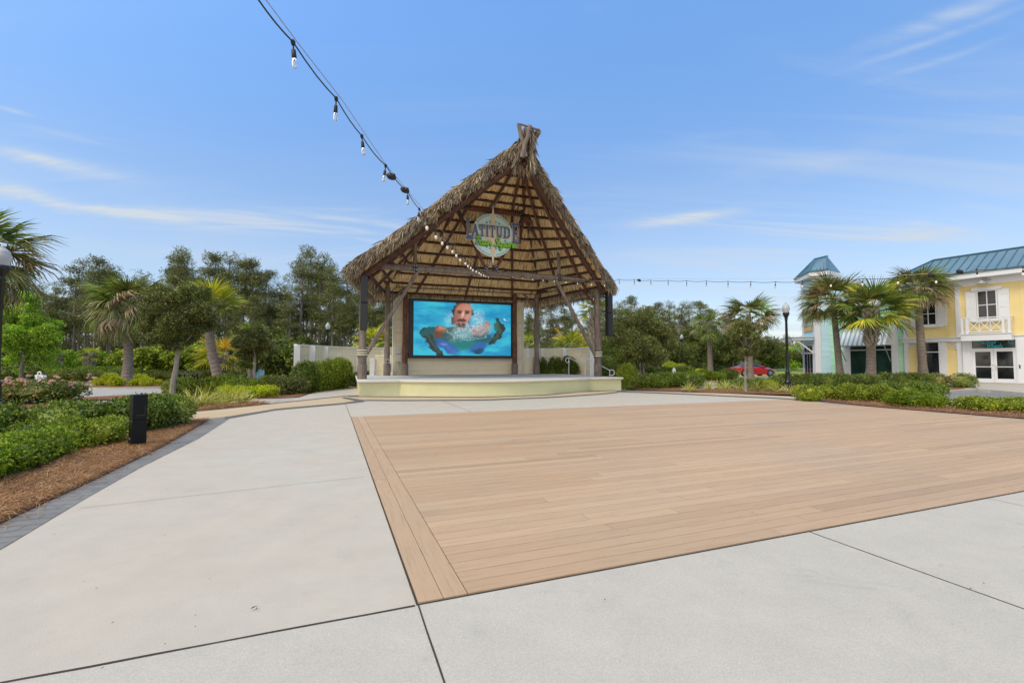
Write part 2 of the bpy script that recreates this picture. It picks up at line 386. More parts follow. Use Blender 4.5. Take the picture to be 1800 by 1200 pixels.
# cream band with charcoal lines, curving round the stage
def strip(name, top, bot, z, mat):
    t = GP(*top); b_ = GP(*bot); mb = MB(); mb.add([(p.x,p.y,z) for p in t+b_], [(i, i+1, len(t)+i+1, len(t)+i) for i in range(len(t)-1)])
    me_o = mb.build(name, mat, kind='structure')
    for p in me_o.data.polygons:
        if p.normal.z < 0: p.flip()
    return me_o
def lerp_poly(P, n):
    P = [Vector(p) for p in P]; out = []
    d = [0]
    for a, b in zip(P, P[1:]): d.append(d[-1]+abs(b[0]-a[0]))
    for i in range(n):
        t = d[-1]*i/(n-1); k = max(j for j in range(len(d)) if d[j] <= t+1e-6); k = min(k, len(P)-2)
        f = (t-d[k])/max(1e-6, d[k+1]-d[k]); out.append(tuple(P[k].lerp(P[k+1], f)))
    return out
n_ = 26
upL = lerp_poly([(300,727.4),(384,720),(488,709),(608,696.4),(640,695.5)], n_)
loL = lerp_poly([(300,738.6),(368,735.8),(410,730.6),(486,718.4),(606,708),(640,704.5)], n_)
strip('cream_band', upL, loL, .004, M_YEL)
lineL_u = [(p[0], p[1]-1.3) for p in upL]
strip('charcoal_line', lineL_u, upL, .008, M_DARKLINE)
strip('charcoal_line', lerp_poly([(395,733),(486,718.2),(606,707.6),(640,703.9)], 12), lerp_poly([(395,737),(486,721),(606,710.2),(640,706.2)], 12), .008, M_DARKLINE)
upS = lerp_poly([(612,697.6),(682,698),(840,699),(960,695),(1030,688.5),(1082,686.6)], 24)
loS = lerp_poly([(604,708),(637,702.8),(700,703.2),(850,702.4),(970,697.6),(1060,691.6),(1086,688.6)], 24)
strip('cream_band', upS, loS, .0055, M_YEL)
strip('charcoal_line', [(p[0], p[1]-.1) for p in loS], [(p[0], p[1]+1.6) for p in loS], .010, M_DARKLINE)
strip('charcoal_line', [(p[0], p[1]-1.5) for p in upS], upS, .010, M_DARKLINE)
strip('charcoal_line', [(606,698),(640,703.4)], [(600,699.4),(630,706)], .011, M_DARKLINE)
strip('cream_band', lerp_poly([(1102,686.8),(1199,689.2),(1292,692),(1400,697)], 14), lerp_poly([(1104,688.4),(1208,692.2),(1292,696),(1400,701.4)], 14), .004, M_YEL)
strip('charcoal_line', lerp_poly([(1082,686.4),(1100,685.6),(1199,688)], 8), lerp_poly([(1086,688.6),(1102,687),(1199,689.2)], 8), .009, M_DARKLINE)
lr = lerp_poly([(1086,687.6),(1102,688),(1208,692.2),(1292,696.2),(1377,699.6),(1440,704.6),(1511,713.4),(1600,721.4),(1689,728.4),(1800,737),(2100,766),(2600,830)], 40)
strip('charcoal_line', [(p[0], p[1]-.4) for p in lr], [(p[0], p[1]+1.4+(p[0]-1086)*.0006) for p in lr], .008, M_DARKLINE)
# ---------------------------------------------------------------- dance floor
A_ = G(735,1062); B_ = G(617,733); C_ = G(1290,706)
ux = (C_-B_).normalized(); vy = Vector((-ux.y, ux.x, 0)); 
if (B_-A_).dot(vy) < 0: vy = -vy
DF_L = (B_-A_).dot(vy); DF_W = (C_-B_).length
shear = (B_-A_).dot(ux)/DF_L
def DFp(u, v, z=0): return A_+ux*(u+shear*v)+vy*v+Vector((0,0,z))
def deck_mat():
    m, nt, b = newmat('composite_decking')
    tc = nt.nodes.new('ShaderNodeUVMap'); tc.uv_map = 'UVMap'; mp = nt.nodes.new('ShaderNodeMapping'); nt.links.new(tc.outputs[0], mp.inputs[0]); mp.inputs['Scale'].default_value = (1.4, 34, 1)
    g = nt.nodes.new('ShaderNodeNewGeometry')
    grain = noise(nt, mp.outputs[0], 1.5, 8, .7, .4)
    base = ramp(nt, g.outputs['Random Per Island'], [(0, (.415,.290,.180)), (.25, (.505,.362,.228)), (.5, (.46,.325,.203)), (.75, (.53,.385,.245)), (1, (.45,.32,.20))])
    c = mulc(nt, base, ramp(nt, grain, [(.25, (.70,.67,.64)), (.48, (1,1,1)), (.8, (1.10,1.09,1.08))]))
    big = noise(nt, coords(nt), .5, 4, .6); c = mulc(nt, c, ramp(nt, big, [(.3, (.93,.95,1.0)), (.7, (1.05,1.0,.96))]))
    nt.links.new(c, b.inputs['Base Color']); b.inputs['Roughness'].default_value = .62; b.inputs['Specular IOR Level'].default_value = .35
    bump(nt, b, grain, .35, .003); return m
M_DECK = deck_mat()
sheet('plaza', [A_-ux*12-vy*.013, A_+ux*45-vy*.013, A_+ux*45-vy*16, A_-ux*12-vy*16], .002, M_CONC3, kind='structure')
def planks():
    V = []; F = []; UV = []
    def plank(u0, u1, v0, v1, along):
        o = len(V); c = [DFp(u0,v0,.012), DFp(u1,v0,.012), DFp(u1,v1,.012), DFp(u0,v1,.012)]
        dz = Vector((0,0,.016))
        V.extend([tuple(p) for p in c]+[tuple(p-dz) for p in c])
        ou = random.random()*50; ov = random.random()*50
        tv = [(u0,v0),(u1,v0),(u1,v1),(u0,v1)]
        if along: tv = [(b, a) for a, b in tv]
        tv = [(a+ou, b+ov) for a, b in tv]
        for f in ((0,1,2,3),(0,4,5,1),(1,5,6,2),(2,6,7,3),(3,7,4,0)):
            F.append([o+i for i in f]); UV.extend([tv[i % 4] for i in f])
    gp = .0045; bw = .153
    # two border boards along the left edge
    for k in range(2):
        v = 0 if k == 0 else 0; cuts = [0] + ([3.1, 6.6] if k == 0 else [5.2, 8.6]) + [DF_L]
        for a, b in zip(cuts, cuts[1:]): plank(k*bw+gp/2, (k+1)*bw-gp/2, a+gp/2, b-gp/2, True)
    w = .151; r = 0; v = 0.0; u_start = 2*bw+.002; full = DF_W+2.5
    while v < DF_L-.02:
        v1 = min(v+w, DF_L); u = u_start; first = True
        while u < full:
            ln = random.uniform(1.2, 4.8) if first else random.choice([3.66, 4.88, 4.88]); first = False
            u1 = min(u+ln, full); plank(u+gp/2, u1-gp/2, v+gp/2, v1-gp/2, False); u = u1
        v += w
    return V, F, UV
pv, pf, puv = planks()
sheet('dance_floor_bed', [DFp(-.012,-.012), DFp(DF_W+2.51,-.012), DFp(DF_W+2.51,DF_L+.012), DFp(-.012,DF_L+.012)], .0035, M_JOINT, kind='structure')
npobj('dance_floor', pv, np.array(pf), M_DECK, uv=puv, kind='structure')
# control joints in the concrete
def joint(a, b, w=.008, z=.0048, name='expansion_joint'):
    a = Vector(a); b = Vector(b); d = (b-a).normalized(); s = Vector((-d.y, d.x, 0))*w/2
    mb = MB(); n = max(2, int((b-a).length/.25)); L0 = []; R0 = []
    for i in range(n+1):
        p = a.lerp(b, i/n)+s*random.uniform(-.25, .25); L0.append(p+s*random.uniform(.7,1.2)); R0.append(p-s*random.uniform(.7,1.2))
    mb.add([(p.x,p.y,z) for p in L0+R0], [(i, n+1+i, n+2+i, i+1) for i in range(n)])
    o = mb.build(name, M_JOINT, kind='structure'); return o
joint(A_+Vector((0,0,0))-ux*.02-vy*.01, A_-ux*9-vy*.01, .016)
joint(A_+ux*.0-vy*.012, A_-vy*8, .010)
joint(G(1415,932), G(1415,932)-vy*8, .009)
joint(G(1722,873), G(1722,873)-vy*8, .005)
joint(G(640,838), G(142,893), .005)
joint(G(650,785)-ux*.9, G(300,786), .003)
joint(G(617,733)+Vector((-.01,0,0)), G(607,709), .012)
joint(G(829,724), G(778,704.5), .012)
joint(G(492,703), G(480,709), .01)
joint(G(880,700.8), G(985,706), .008) if False else None
# little litter: twigs, leaf bits
V = []; F = []
for k in range(170):
    if k < 14:
        p = G(*random.choice([(160,1018),(178,1035),(460,1073),(445,1070),(682,865),(1018,735),(906,775),(1660,997),(300,940)]))+Vector((random.gauss(0,.03), random.gauss(0,.03), 0))
        ln = random.uniform(.008,.022)
    else:
        p = G(random.uniform(-100,1900), 1200-480*random.random()**.5); ln = random.uniform(.003,.010)
    a = random.random()*3.14; d = Vector((math.cos(a), math.sin(a), 0))*ln; s = Vector((-d.y, d.x, 0))*random.uniform(.1,.4); o = len(V)
    z = .0305 if True else 0
    V += [tuple(p-d+Vector((0,0,.016))), tuple(p+s+Vector((0,0,.019))), tuple(p+d+Vector((0,0,.017))), tuple(p-s+Vector((0,0,.016)))]; F.append([o,o+1,o+2,o+3])
npobj('leaf_litter', V, np.array(F), simple('litter', (.10,.07,.04), .9, .5, 30), kind='stuff')
# ---------------------------------------------------------------- mulch beds and pine straw
def in_poly(P, poly):
    x, y = P[:,0], P[:,1]; c = np.zeros(len(P), bool); n = len(poly)
    for i in range(n):
        x0, y0 = poly[i][0], poly[i][1]; x1, y1 = poly[(i+1)%n][0], poly[(i+1)%n][1]
        t = ((y0 > y) != (y1 > y)) & (x < (x1-x0)*(y-y0)/(y1-y0+1e-12)+x0); c ^= t
    return c
def straw(poly, n, ln, w, z, rg, hump=.03, edge=.06):
    P = np.array([(p[0], p[1]) for p in poly]); lo = P.min(0); hi = P.max(0)
    pts = rg.uniform(lo, hi, (n*3, 2)); pts = pts[in_poly(pts, P)][:n]; k = len(pts)
    a = rg.uniform(0, 2*np.pi, k); L = rg.uniform(.5, 1.2, k)*ln; d = np.stack([np.cos(a), np.sin(a)], 1)
    s = np.stack([-d[:,1], d[:,0]], 1)*(w/2)*rg.uniform(.6,1.3,(k,1))
    h = rg.uniform(0, hump, k)+.018; tz = rg.uniform(-.012, .03, k)
    bend = s*rg.uniform(-9, 9, (k,1))
    V = np.zeros((k,6,3)); base = np.zeros((k,3)); base[:,:2] = pts; base[:,2] = z
    for i, (t, wd) in enumerate(((-.5,1),(-.5,-1),(0,1),(0,-1),(.5,.3),(.5,-.3))):
        V[:,i,:2] = pts+d*(t*L)[:,None]+s*wd+(bend if t == 0 else 0); V[:,i,2] = z+h+tz*(t*2) + (0.006 if t == 0 else 0)
    o = np.arange(k)[:,None]*6
    return V.reshape(-1,3), np.concatenate([o+np.array([0,1,3,2]), o+np.array([2,3,5,4])])
bedL = [Lov[0]+dr2*12]+[p for p in Lov[:4]]+[G(314,741), G(300,727), G(225,716.5), G(150,705), G(-300,705), G(-900,760), G(-2600,1250)]
mulch_z = .012
sheet('mulch_bed', bedL, mulch_z, M_MULCH, kind='structure')
near = [Lov[0]+dr2*3, Lov[0], Lov[1], Lov[2], Lov[3], G(300,742), G(180,770), G(60,835), G(-150,860), G(-600,1100)]
v1, f1 = straw(near, 46000, .17, .0042, mulch_z, rng, .035)
bedM = GP((286,714),(312,709.5),(400,706.5),(455,706),(478,709.5),(384,719.4),(308,726.6))
bedM2 = GP((150,702.8),(420,700.9),(492,699.4),(526,697.4),(550,689),(600,672),(640,664),(560,664),(430,680),(300,690),(110,700))
bedR = [G(*p) for p in ((1086,681),(1120,685),(1195,687.5))]+[G(*p) for p in ((1250,690.6),(1390,693.8),(1404,700),(1440,703.6),(1511,712),(1600,720),(1689,727),(1800,735.6),(2100,764),(2500,814),(2500,770),(1900,722),(1810,716),(1700,712),(1640,704),(1500,690),(1400,684),(1300,683),(1195,685.2),(1200,676),(1083,668))]
for nm, p, z in (('a', bedM, .012), ('b', bedM2, .006), ('c', bedR, .012)): sheet('mulch_bed', p, z, M_MULCH, kind='structure')
sheet('mulch_bed', GP((1195,668),(1280,672),(1255,662),(1200,661)), -.02, M_MULCH, kind='structure')
v2, f2 = straw(bedM, 5200, .17, .008, .012, rng, .06); v3, f3 = straw(bedM2, 9000, .2, .009, .006, rng, .05); v4, f4 = straw(bedR, 26000, .19, .0075, .012, rng, .06)
edgeP = [Lov[0]+dr2*3, Lov[0], Lov[1], Lov[2], Lov[3]]
eo = [(p+Vector((.17,.03,0))) for p in edgeP]
v5, f5 = straw(edgeP+eo[::-1], 2600, .13, .004, -.006, rng, .01)
Vs = []; Fs = []; o = 0
for v_, f_ in ((v1,f1),(v2,f2),(v3,f3),(v4,f4),(v5,f5)): Vs.append(v_); Fs.append(f_+o); o += len(v_)
npobj('pine_straw', np.concatenate(Vs), np.concatenate(Fs), M_STRAW, kind='stuff')
# ================================================================ STAGE AND THATCHED PAVILION
TH = math.radians(19.5); UX = Vector((math.cos(TH), math.sin(TH), 0)); VY = Vector((-math.sin(TH), math.cos(TH), 0))
PM = Vector((-1.11, 23.6, 0)); SZ = .68
def P(u, v, z=0): return PM+UX*u+VY*v+Vector((0,0,z))
M_LOG = woodmat('weathered_log', (.10,.078,.062), (.19,.152,.125), (.32,.272,.235), scale=(1,1,.25))
M_RED = woodmat('stained_beam', (.055,.020,.012), (.13,.05,.03), (.22,.10,.06), scale=(1,1,.6))
M_PURL = woodmat('dark_purlin', (.035,.016,.01), (.07,.03,.018), (.13,.06,.036), scale=(1,1,.6))
M_STEEL = simple('black_bracket', (.02,.02,.022), .45, .2, 8)
M_BOLT = simple('bolt_head', (.55,.55,.55), .35, .1, 8, metal=.8)
M_WHITE = simple('white_paint', (.78,.79,.80), .5, .04, 1.5, .05, 40)
M_STAGEY = simple('pale_yellow_stucco', (.68,.66,.38), .85, .05, 1.2, .35, 120)
M_STAGETOP = concrete('stage_deck_concrete', (.60,.60,.58), (.54,.53,.51), speck=.6, stain=.4)
def boards(name, c):
    m, nt, b = newmat(name); g = nt.nodes.new('ShaderNodeNewGeometry'); k = ramp(nt, g.outputs['Random Per Island'], [(0,(.90,.89,.88)),(.5,(1,1,1)),(1,(.95,.96,.92))])
    n = noise(nt, coords(nt, 'Object', (1,1,4)), 1.4, 6, .65); col = ramp(nt, n, [(.3, tuple(x*.92 for x in c)), (.7, tuple(min(1,x*1.04) for x in c))])
    nt.links.new(mulc(nt, col, k), b.inputs['Base Color']); b.inputs['Roughness'].default_value = .65; bump(nt, b, noise(nt, coords(nt), 40, 3), .1, .003); return m
M_CAP = simple('cream_cap', (.70,.68,.58), .7, .05, 2, .1, 50)
M_CLAD = simple('cream_cladding', (.74,.68,.52), .7, .05, .9, .08, 30); M_CLADW = boards('cream_wall_boards', (.93,.83,.60)); M_CLAD = boards('cream_boards', (.93,.86,.64))
M_BLACK = simple('black_plastic', (.018,.018,.02), .45, .2, 6, .1, 200)
# --- stage outline in local coordinates
def stage_outline(grow=0.0):
    pts = [(-6.45-grow, -2.0-grow), (-4.75, -1.85-grow)]
    for i in range(1, 24):
        t = i/24; u = -4.75+9.5*t; pts.append((u, -1.85-grow-1.75*math.sin(math.pi*t)**.85))
    pts += [(4.75, -1.9-grow), (6.55+grow, -1.95-grow), (6.55+grow, 7.6), (-6.45-grow, 7.6)]
    return [P(u, v) for u, v in pts]
st = thing('stage', 'raised concrete stage with curved pale yellow front below the thatched pavilion', 'stage', P(0,0,0))
MB().prism([(p.x,p.y) for p in stage_outline()], 0.0, SZ-.10).build('stage_wall', M_STAGEY, st)
MB().prism([(p.x,p.y) for p in stage_outline(.09)], SZ-.097, SZ-.004).build('coping', M_CAP, st, bevel=.02)
MB().prism([(p.x,p.y) for p in stage_outline(-.28)], SZ-.05, SZ).build('deck', M_STAGETOP, st)
# --- roof
ZE = 5.72; EAVE = {'FL': P(-6.95,-.70,ZE), 'BL': P(-5.6,6.3,ZE-.12), 'BR': P(5.6,6.3,ZE-.12), 'FR': P(6.95,-.70,ZE)}
APX = P(0.0,-4.75,10.80); HIPK = {'BL': P(-1.95,.15,9.98), 'BR': P(1.95,.15,9.98)}; TC = .61
pav = thing('thatched_pavilion', 'tall open log pavilion with palm thatch roof rising to a forward peak over the stage', 'pavilion', P(0,0,SZ))
def roofpt(e1, e2, a, t, off=0.0, sag=.28):
    def edge(e):
        k = next((HIPK[q] for q in HIPK if EAVE[q] == e), None)
        if k is None: return e.lerp(APX, t)-Vector((0,0,.10*math.sin(math.pi*t)))
        return e.lerp(k, t/TC) if t < TC else k.lerp(APX, (t-TC)/(1-TC))
    p = edge(e1).lerp(edge(e2), a)
    if off:
        n = (e2-e1).cross(APX-e1).normalized()
        if n.z < 0: n = -n
        p = p+n*off
    return p
PLANES = [('FL','BL'),('BL','BR'),('BR','FR')]
def thatch_under():
    m, nt, b = newmat('straw_underside')
    uv = nt.nodes.new('ShaderNodeUVMap'); uv.uv_map = 'UVMap'
    mp = nt.nodes.new('ShaderNodeMapping'); nt.links.new(uv.outputs[0], mp.inputs[0]); mp.inputs['Scale'].default_value = (11, 1.1, 1)
    mp2 = nt.nodes.new('ShaderNodeMapping'); nt.links.new(uv.outputs[0], mp2.inputs[0]); mp2.inputs['Scale'].default_value = (1.2, 1.2, 1)
    a = noise(nt, mp.outputs[0], 1.0, 6, .75, .25); q = noise(nt, mp2.outputs[0], 1.0, 4, .6)
    c = ramp(nt, a, [(.32, (.09,.045,.02)), (.41, (.42,.25,.10)), (.49, (.88,.62,.30)), (.63, (.97,.82,.52))])
    c = mulc(nt, c, ramp(nt, q, [(.3, (.80,.74,.68)), (.7, (1.1,1.08,1.02))]))
    nt.links.new(c, b.inputs['Base Color']); b.inputs['Roughness'].default_value = .85; bump(nt, b, a, .9, .03); return m
M_UNDER = thatch_under()
M_THATCH = leafmat('dry_palm_thatch', [(0, (.10,.075,.055)), (.25, (.23,.18,.14)), (.55, (.37,.305,.24)), (.85, (.50,.43,.35)), (1, (.62,.56,.50))], .85, .06, 1.0, .75)
M_THCORE = simple('thatch_mass', (.24,.18,.12), .95, .4, 9, .9, 50)
NB = 15
# underside in overlapping bands
V = []; F = []; UV = []
for e1k, e2k in PLANES:
    e1, e2 = EAVE[e1k], EAVE[e2k]; W_ = (e2-e1).length; H_ = ((e1+e2)/2-APX).length
    for i in range(NB):
        t0 = i/NB*.985; t1 = (i+1.25)/NB*.985; n = 40
        o = len(V)
        for j in range(n+1):
            a = j/n
            jit = random.uniform(-.02,.02)
            V.append(tuple(roofpt(e1,e2,a,min(t0+jit/ H_,.99),-.40-.06*random.random()))); V.append(tuple(roofpt(e1,e2,a,min(t1,.99),-.20)))
        for j in range(n):
            F.append([o+2*j, o+2*j+2, o+2*j+3, o+2*j+1])
            for k2 in ((j,0),(j+1,0),(j+1,1),(j,1)):
                tt = (t0, t1)[k2[1]]; UV.append(((k2[0]/n-.5)*W_*(1-tt)+i*7.3, tt*H_))
npobj('thatch_underside', V, np.array(F), M_UNDER, pav, uv=UV)
# solid mass of the thatch
V = []; F = []
for e1k, e2k in PLANES:
    e1, e2 = EAVE[e1k], EAVE[e2k]; o = len(V); na, nt_ = 14, 16
    for s, off in ((0, .08), (1, -.16)):
        for i in range(nt_+1):
            for j in range(na+1): V.append(tuple(roofpt(e1,e2,j/na,i/nt_*.97,off)))
    q = (na+1)*(nt_+1)
    for s in (0,1):
        for i in range(nt_):
            for j in range(na):
                a = o+s*q+i*(na+1)+j; F.append([a,a+1,a+na+2,a+na+1])
    for j in range(na): F.append([o+j,o+j+1,o+q+j+1,o+q+j])
    for i in range(nt_):
        for jj in (0, na):
            a = o+i*(na+1)+jj; F.append([a,a+na+1,a+q+na+1,a+q])
npobj('thatch_mass', V, np.array(F), M_THCORE, pav)
# hanging strips of palm leaf
def blades(pos, dirs, L, w, droop, rg, curl=.25):
    """pos (k,3), dirs (k,3): strips of three segments that bend down"""
    k = len(pos); d = dirs/np.linalg.norm(dirs, axis=1, keepdims=True)
    r = rg.normal(size=(k,3)); s = np.cross(d, r); s /= np.linalg.norm(s, axis=1, keepdims=True)+1e-9
    L = np.broadcast_to(L, (k,)).reshape(-1,1); w = np.broadcast_to(w, (k,)).reshape(-1,1)
    V = np.zeros((k,8,3)); p = pos.copy(); dd = d.copy()
    bendv = rg.normal(size=(k,3))*curl
    for i, wf in enumerate((.55, 1.0, .8, .08)):
        V[:,2*i] = p-s*w*wf/2; V[:,2*i+1] = p+s*w*wf/2
        dd = dd+np.array([0,0,-1.0])*droop/3+bendv/3; dd /= np.linalg.norm(dd, axis=1, keepdims=True)
        p = p+dd*L/3
    o = np.arange(k)[:,None]*8
    return V.reshape(-1,3), np.concatenate([o+np.array([0,1,3,2]), o+np.array([2,3,5,4]), o+np.array([4,5,7,6])])
def arr(vs): return np.array([tuple(v) for v in vs])
rgt = np.random.default_rng(21)
Vs = []; Fs = []; oo = 0
def addb(v, f):
    global oo
    Vs.append(v); Fs.append(f+oo); oo += len(v)
for e1k, e2k in PLANES:                      # outer surface
    e1, e2 = EAVE[e1k], EAVE[e2k]; dn = ((e1+e2)/2-APX).normalized()
    cnt = 6500 if e1k != 'BL' else 4500
    a = rgt.uniform(0,1,cnt); t = 1-np.sqrt(rgt.uniform(0,1,cnt)); t = np.clip(t,0,.97)
    pos = arr([roofpt(e1,e2,a[i],t[i],.12+.10*rgt.random()) for i in range(cnt)])
    nrm = (e2-e1).cross(APX-e1).normalized(); nrm = nrm if nrm.z > 0 else -nrm
    dd = np.array(dn)[None]+np.array(nrm)[None]*rgt.uniform(.0,.13,(cnt,1))+rgt.normal(size=(cnt,3))*.09
    addb(*blades(pos, dd, rgt.uniform(.35,.8,cnt), rgt.uniform(.03,.08,cnt), .25, rgt))
    # eave fringe
    m_ = 7500; a = rgt.uniform(-.01,1.01,m_)
    pos = arr([roofpt(e1,e2,a[i],rgt.uniform(-.015,.07),rgt.uniform(-.34,.16)) for i in range(m_)])
    dd = np.array(dn)[None]*.9+np.array([0,0,-.55])+rgt.normal(size=(m_,3))*.16
    addb(*blades(pos, dd, rgt.uniform(.18,.50,m_)*(.75+.5*rgt.random(90)[(np.clip(a,0,.999)*90).astype(int)]), rgt.uniform(.016,.05,m_), .7, rgt))
for ek, sgn in (('FL',-1),('FR',1)):         # rake fringe, hanging over the two front edges
    e1 = EAVE[ek]; e2 = EAVE['BL' if ek == 'FL' else 'BR']; m_ = 24000
    t = rgt.uniform(-.01,.985,m_); a = np.abs(rgt.normal(size=m_))*.035
    ci = (np.clip(t,0,.999)*85).astype(int); cL = rgt.uniform(.55,1.35,85)[ci]; cD = (rgt.normal(size=(85,3))*.16)[ci]; cN = rgt.uniform(-.05,.05,85)[ci]
    pos = arr([roofpt(e1,e2,a[i],t[i],rgt.uniform(-.12,.20)+cN[i]) for i in range(m_)])
    along = np.array((e1-APX).normalized()); fwd = -np.array(VY)
    dd = along[None]*rgt.uniform(.25,.9,(m_,1))+fwd[None]*rgt.uniform(.0,.45,(m_,1))+np.array([0,0,-.62])[None]*rgt.uniform(.6,1.2,(m_,1))+rgt.normal(size=(m_,3))*.12+cD
    addb(*blades(pos, dd, rgt.uniform(.20,.56,m_)*cL*(1-.15*t), rgt.uniform(.016,.052,m_), .55, rgt))
# tuft round the peak
m_ = 2600; th = rgt.uniform(0,2*np.pi,m_); h = rgt.uniform(-.7,.75,m_); r = .10+.16*(1-np.clip((h+.7)/1.5,0,1))+rgt.uniform(0,.08,m_)
pos = np.stack([APX.x+.12+r*np.cos(th)+.12*h, APX.y+r*np.sin(th), APX.z+h], 1)
keep = pos[:,1] > APX.y-.10; pos = pos[keep]; k_ = len(pos); th = th[keep]
dd = np.stack([np.cos(th)*.3, np.sin(th)*.3, -np.ones(k_)], 1)+rgt.normal(size=(k_,3))*.12
addb(*blades(pos, dd, rgt.uniform(.35,.8,k_), rgt.uniform(.03,.07,k_), .4, rgt))
npobj('thatch', np.concatenate(Vs), np.concatenate(Fs), M_THATCH, pav)
# peak poles
def log(mb, a, b, r0, r1=None, wob=.02, n=10, seg=6, m=0):
    a = Vector(a); b = Vector(b); r1 = r0 if r1 is None else r1; pts = []; rs = []
    for i in range(seg+1):
        t = i/seg; j = Vector((random.uniform(-1,1), random.uniform(-1,1), random.uniform(-1,1)))*wob*(0 if i in (0,seg) else 1)
        pts.append(a.lerp(b,t)+j); rs.append((r0+(r1-r0)*t)*random.uniform(.96,1.05))
    mb.tube(pts, rs, n, m); return mb
tipL = P(-.30,-5.0,11.45); tipM = P(.16,-5.15,11.42); tipR = P(.58,-5.1,11.28); low = P(-.05,-4.9,10.1)
for a_, b_, r_ in ((tipL, P(.05,-4.95,10.15), .085), (tipM, P(-.12,-4.95,10.1), .09)):
    log(MB(), a_, b_, r_, r_*1.05).build('peak_pole', M_LOG, pav, smooth=True)
mb = MB(); log(mb, P(-.36,-5.02,11.46), P(.62,-5.12,11.34), .045); mb.build('peak_pole', M_LOG, pav, smooth=True)
# rafters
COLZ = 9.42; BZ = 6.08; PX = 6.3; BX = 4.78; BV = 5.3; CU = 1.84
def raf(a, b, r, mat=None, name='rafter', n=8): return log(MB(), a, b, r, r, .012, n).build(name, mat or M_RED, pav, smooth=True)
raf(tipR, P(-.0,-.1,COLZ+.12), .125, M_LOG, 'centre_rafter')
raf(P(0,-4.75,10.35), P(CU+.1,.1,COLZ+.1), .10)
raf(P(0,-4.75,10.35), P(-CU-.1,.1,COLZ+.1), .10)
for sx in (-1, 1):                                     # rake rafters follow the thatch edge
    ek = EAVE['FL' if sx < 0 else 'FR']; ek2 = EAVE['BL' if sx < 0 else 'BR']
    pts = [roofpt(ek, ek2, .06, t, -.52) for t in np.linspace(.02,.95,9)]
    MB().tube(pts, .13, 10).build('rake_rafter', M_PURL, pav, smooth=True)
    pts = [roofpt(ek, ek2, .25, t, -.48) for t in np.linspace(.04,.93,8)]
    MB().tube(pts, .085, 8).build('rafter', M_RED, pav, smooth=True)
    for aa in (.62,):
        pts = [roofpt(ek, ek2, aa, t, -.46) for t in np.linspace(.05,.90,6)]
        MB().tube(pts, .075, 8).build('rafter', M_RED, pav, smooth=True)
for aa in (.0, .20, .5, .80, 1.0):
    pts = [roofpt(EAVE['BL'], EAVE['BR'], aa, t, -.46) for t in (.06,.2,.4,.61,.8,.97)]
    MB().tube(pts, .09 if aa in (0,1) else .07, 8).build('rafter', M_RED, pav, smooth=True)
for e1k, e2k in PLANES:
    for i in range(1, NB):
        t = i/NB*.985
        pts = [roofpt(EAVE[e1k], EAVE[e2k], a, t, -.46) for a in np.linspace(.02,.98,5)]
        pts = [p+Vector((0,0,random.uniform(-.015,.015))) for p in pts]
        MB().tube(pts, .070, 6).build('purlin', M_PURL, pav)
# front truss
def beam(a, b, r, mat=M_LOG, name='beam', n=10): return log(MB(), a, b, r, r, .015, n, 8).build(name, mat, pav, smooth=True)
beam(P(-PX-.35,0,BZ), P(PX+.35,0,BZ), .155)
beam(P(-BX-.1,BV,BZ), P(BX+.1,BV,BZ), .13, M_RED)
for sx in (-1, 1):
    beam(P(sx*PX,.05,BZ+.02), P(sx*BX,BV-.05,BZ), .12, M_RED)
    beam(P(sx*PX,0.02,BZ+.2), P(sx*CU,0.02,COLZ-.02), .15, M_RED); beam(P(sx*CU,.1,COLZ-.12), P(sx*5.1,1.6,BZ+.35), .10, M_RED, 'strut')
    beam(P(sx*3.9,.0,BZ+.13), P(sx*3.9,0,7.82), .10, M_LOG, 'strut')
    beam(P(sx*CU,.0,COLZ-.1), P(sx*.25,.0,BZ+.2), .085, M_RED, 'strut')
    beam(P(sx*CU,.06,COLZ-.1), P(sx*2.9,BV*.8,BZ+1.1), .08, M_RED, 'strut')
    beam(P(sx*(PX-.18),-.05,1.85), P(sx*3.72,-.02,BZ-.08), .10, M_LOG, 'brace')
    beam(P(sx*BX*.99,BV-.1,4.9), P(sx*(BX-1.0),BV-.05,BZ-.05), .07, M_LOG, 'brace')
beam(P(PX-.1,.1,4.75), P(PX-.6,1.3,BZ-.02), .07, M_RED, 'brace')
beam(P(-CU-.15,0,COLZ), P(CU+.15,0,COLZ), .14, M_RED)
# posts with wrapped feet
for (u_, v_, r_, mt) in ((-PX,0,.165,M_LOG),(PX,0,.165,M_LOG),(-BX,BV,.155,M_LOG),(BX,BV,.155,M_LOG),(-3.75,BV+.02,.155,M_RED),(3.25,BV+.02,.155,M_RED)):
    mb = MB(); log(mb, P(u_,v_,SZ), P(u_,v_,BZ-.02), r_*1.06, r_*.94, .012, 14, 8)
    po = mb.build('post', mt, pav, smooth=True)
    c = P(u_,v_,0); rr = r_+.055
    mb = MB(); mb.lathe([(rr,SZ+.01),(rr,SZ+.68),(rr-.02,SZ+.70)], (c.x,c.y,0), 14)
    if v_ == 0: mb.lathe([(r_+.03,SZ+.72),(r_+.035,SZ+1.0),(r_+.07,SZ+1.03),(r_+.07,SZ+1.42),(r_+.02,SZ+1.48)], (c.x,c.y,0), 14)
    mb.build('post_sleeve', M_LOG if mt is M_LOG else simple('grey_sleeve', (.20,.165,.145), .85, .2, 5), po, smooth=False)
    if v_ == 0:
        mb = MB()
        for zz in (SZ+1.12, SZ+1.22, SZ+1.33): mb.lathe([(r_+.085,zz),(r_+.095,zz+.02),(r_+.085,zz+.04)], (c.x,c.y,0), 14)
        mb.build('rope_lashing', M_CLAD, po)
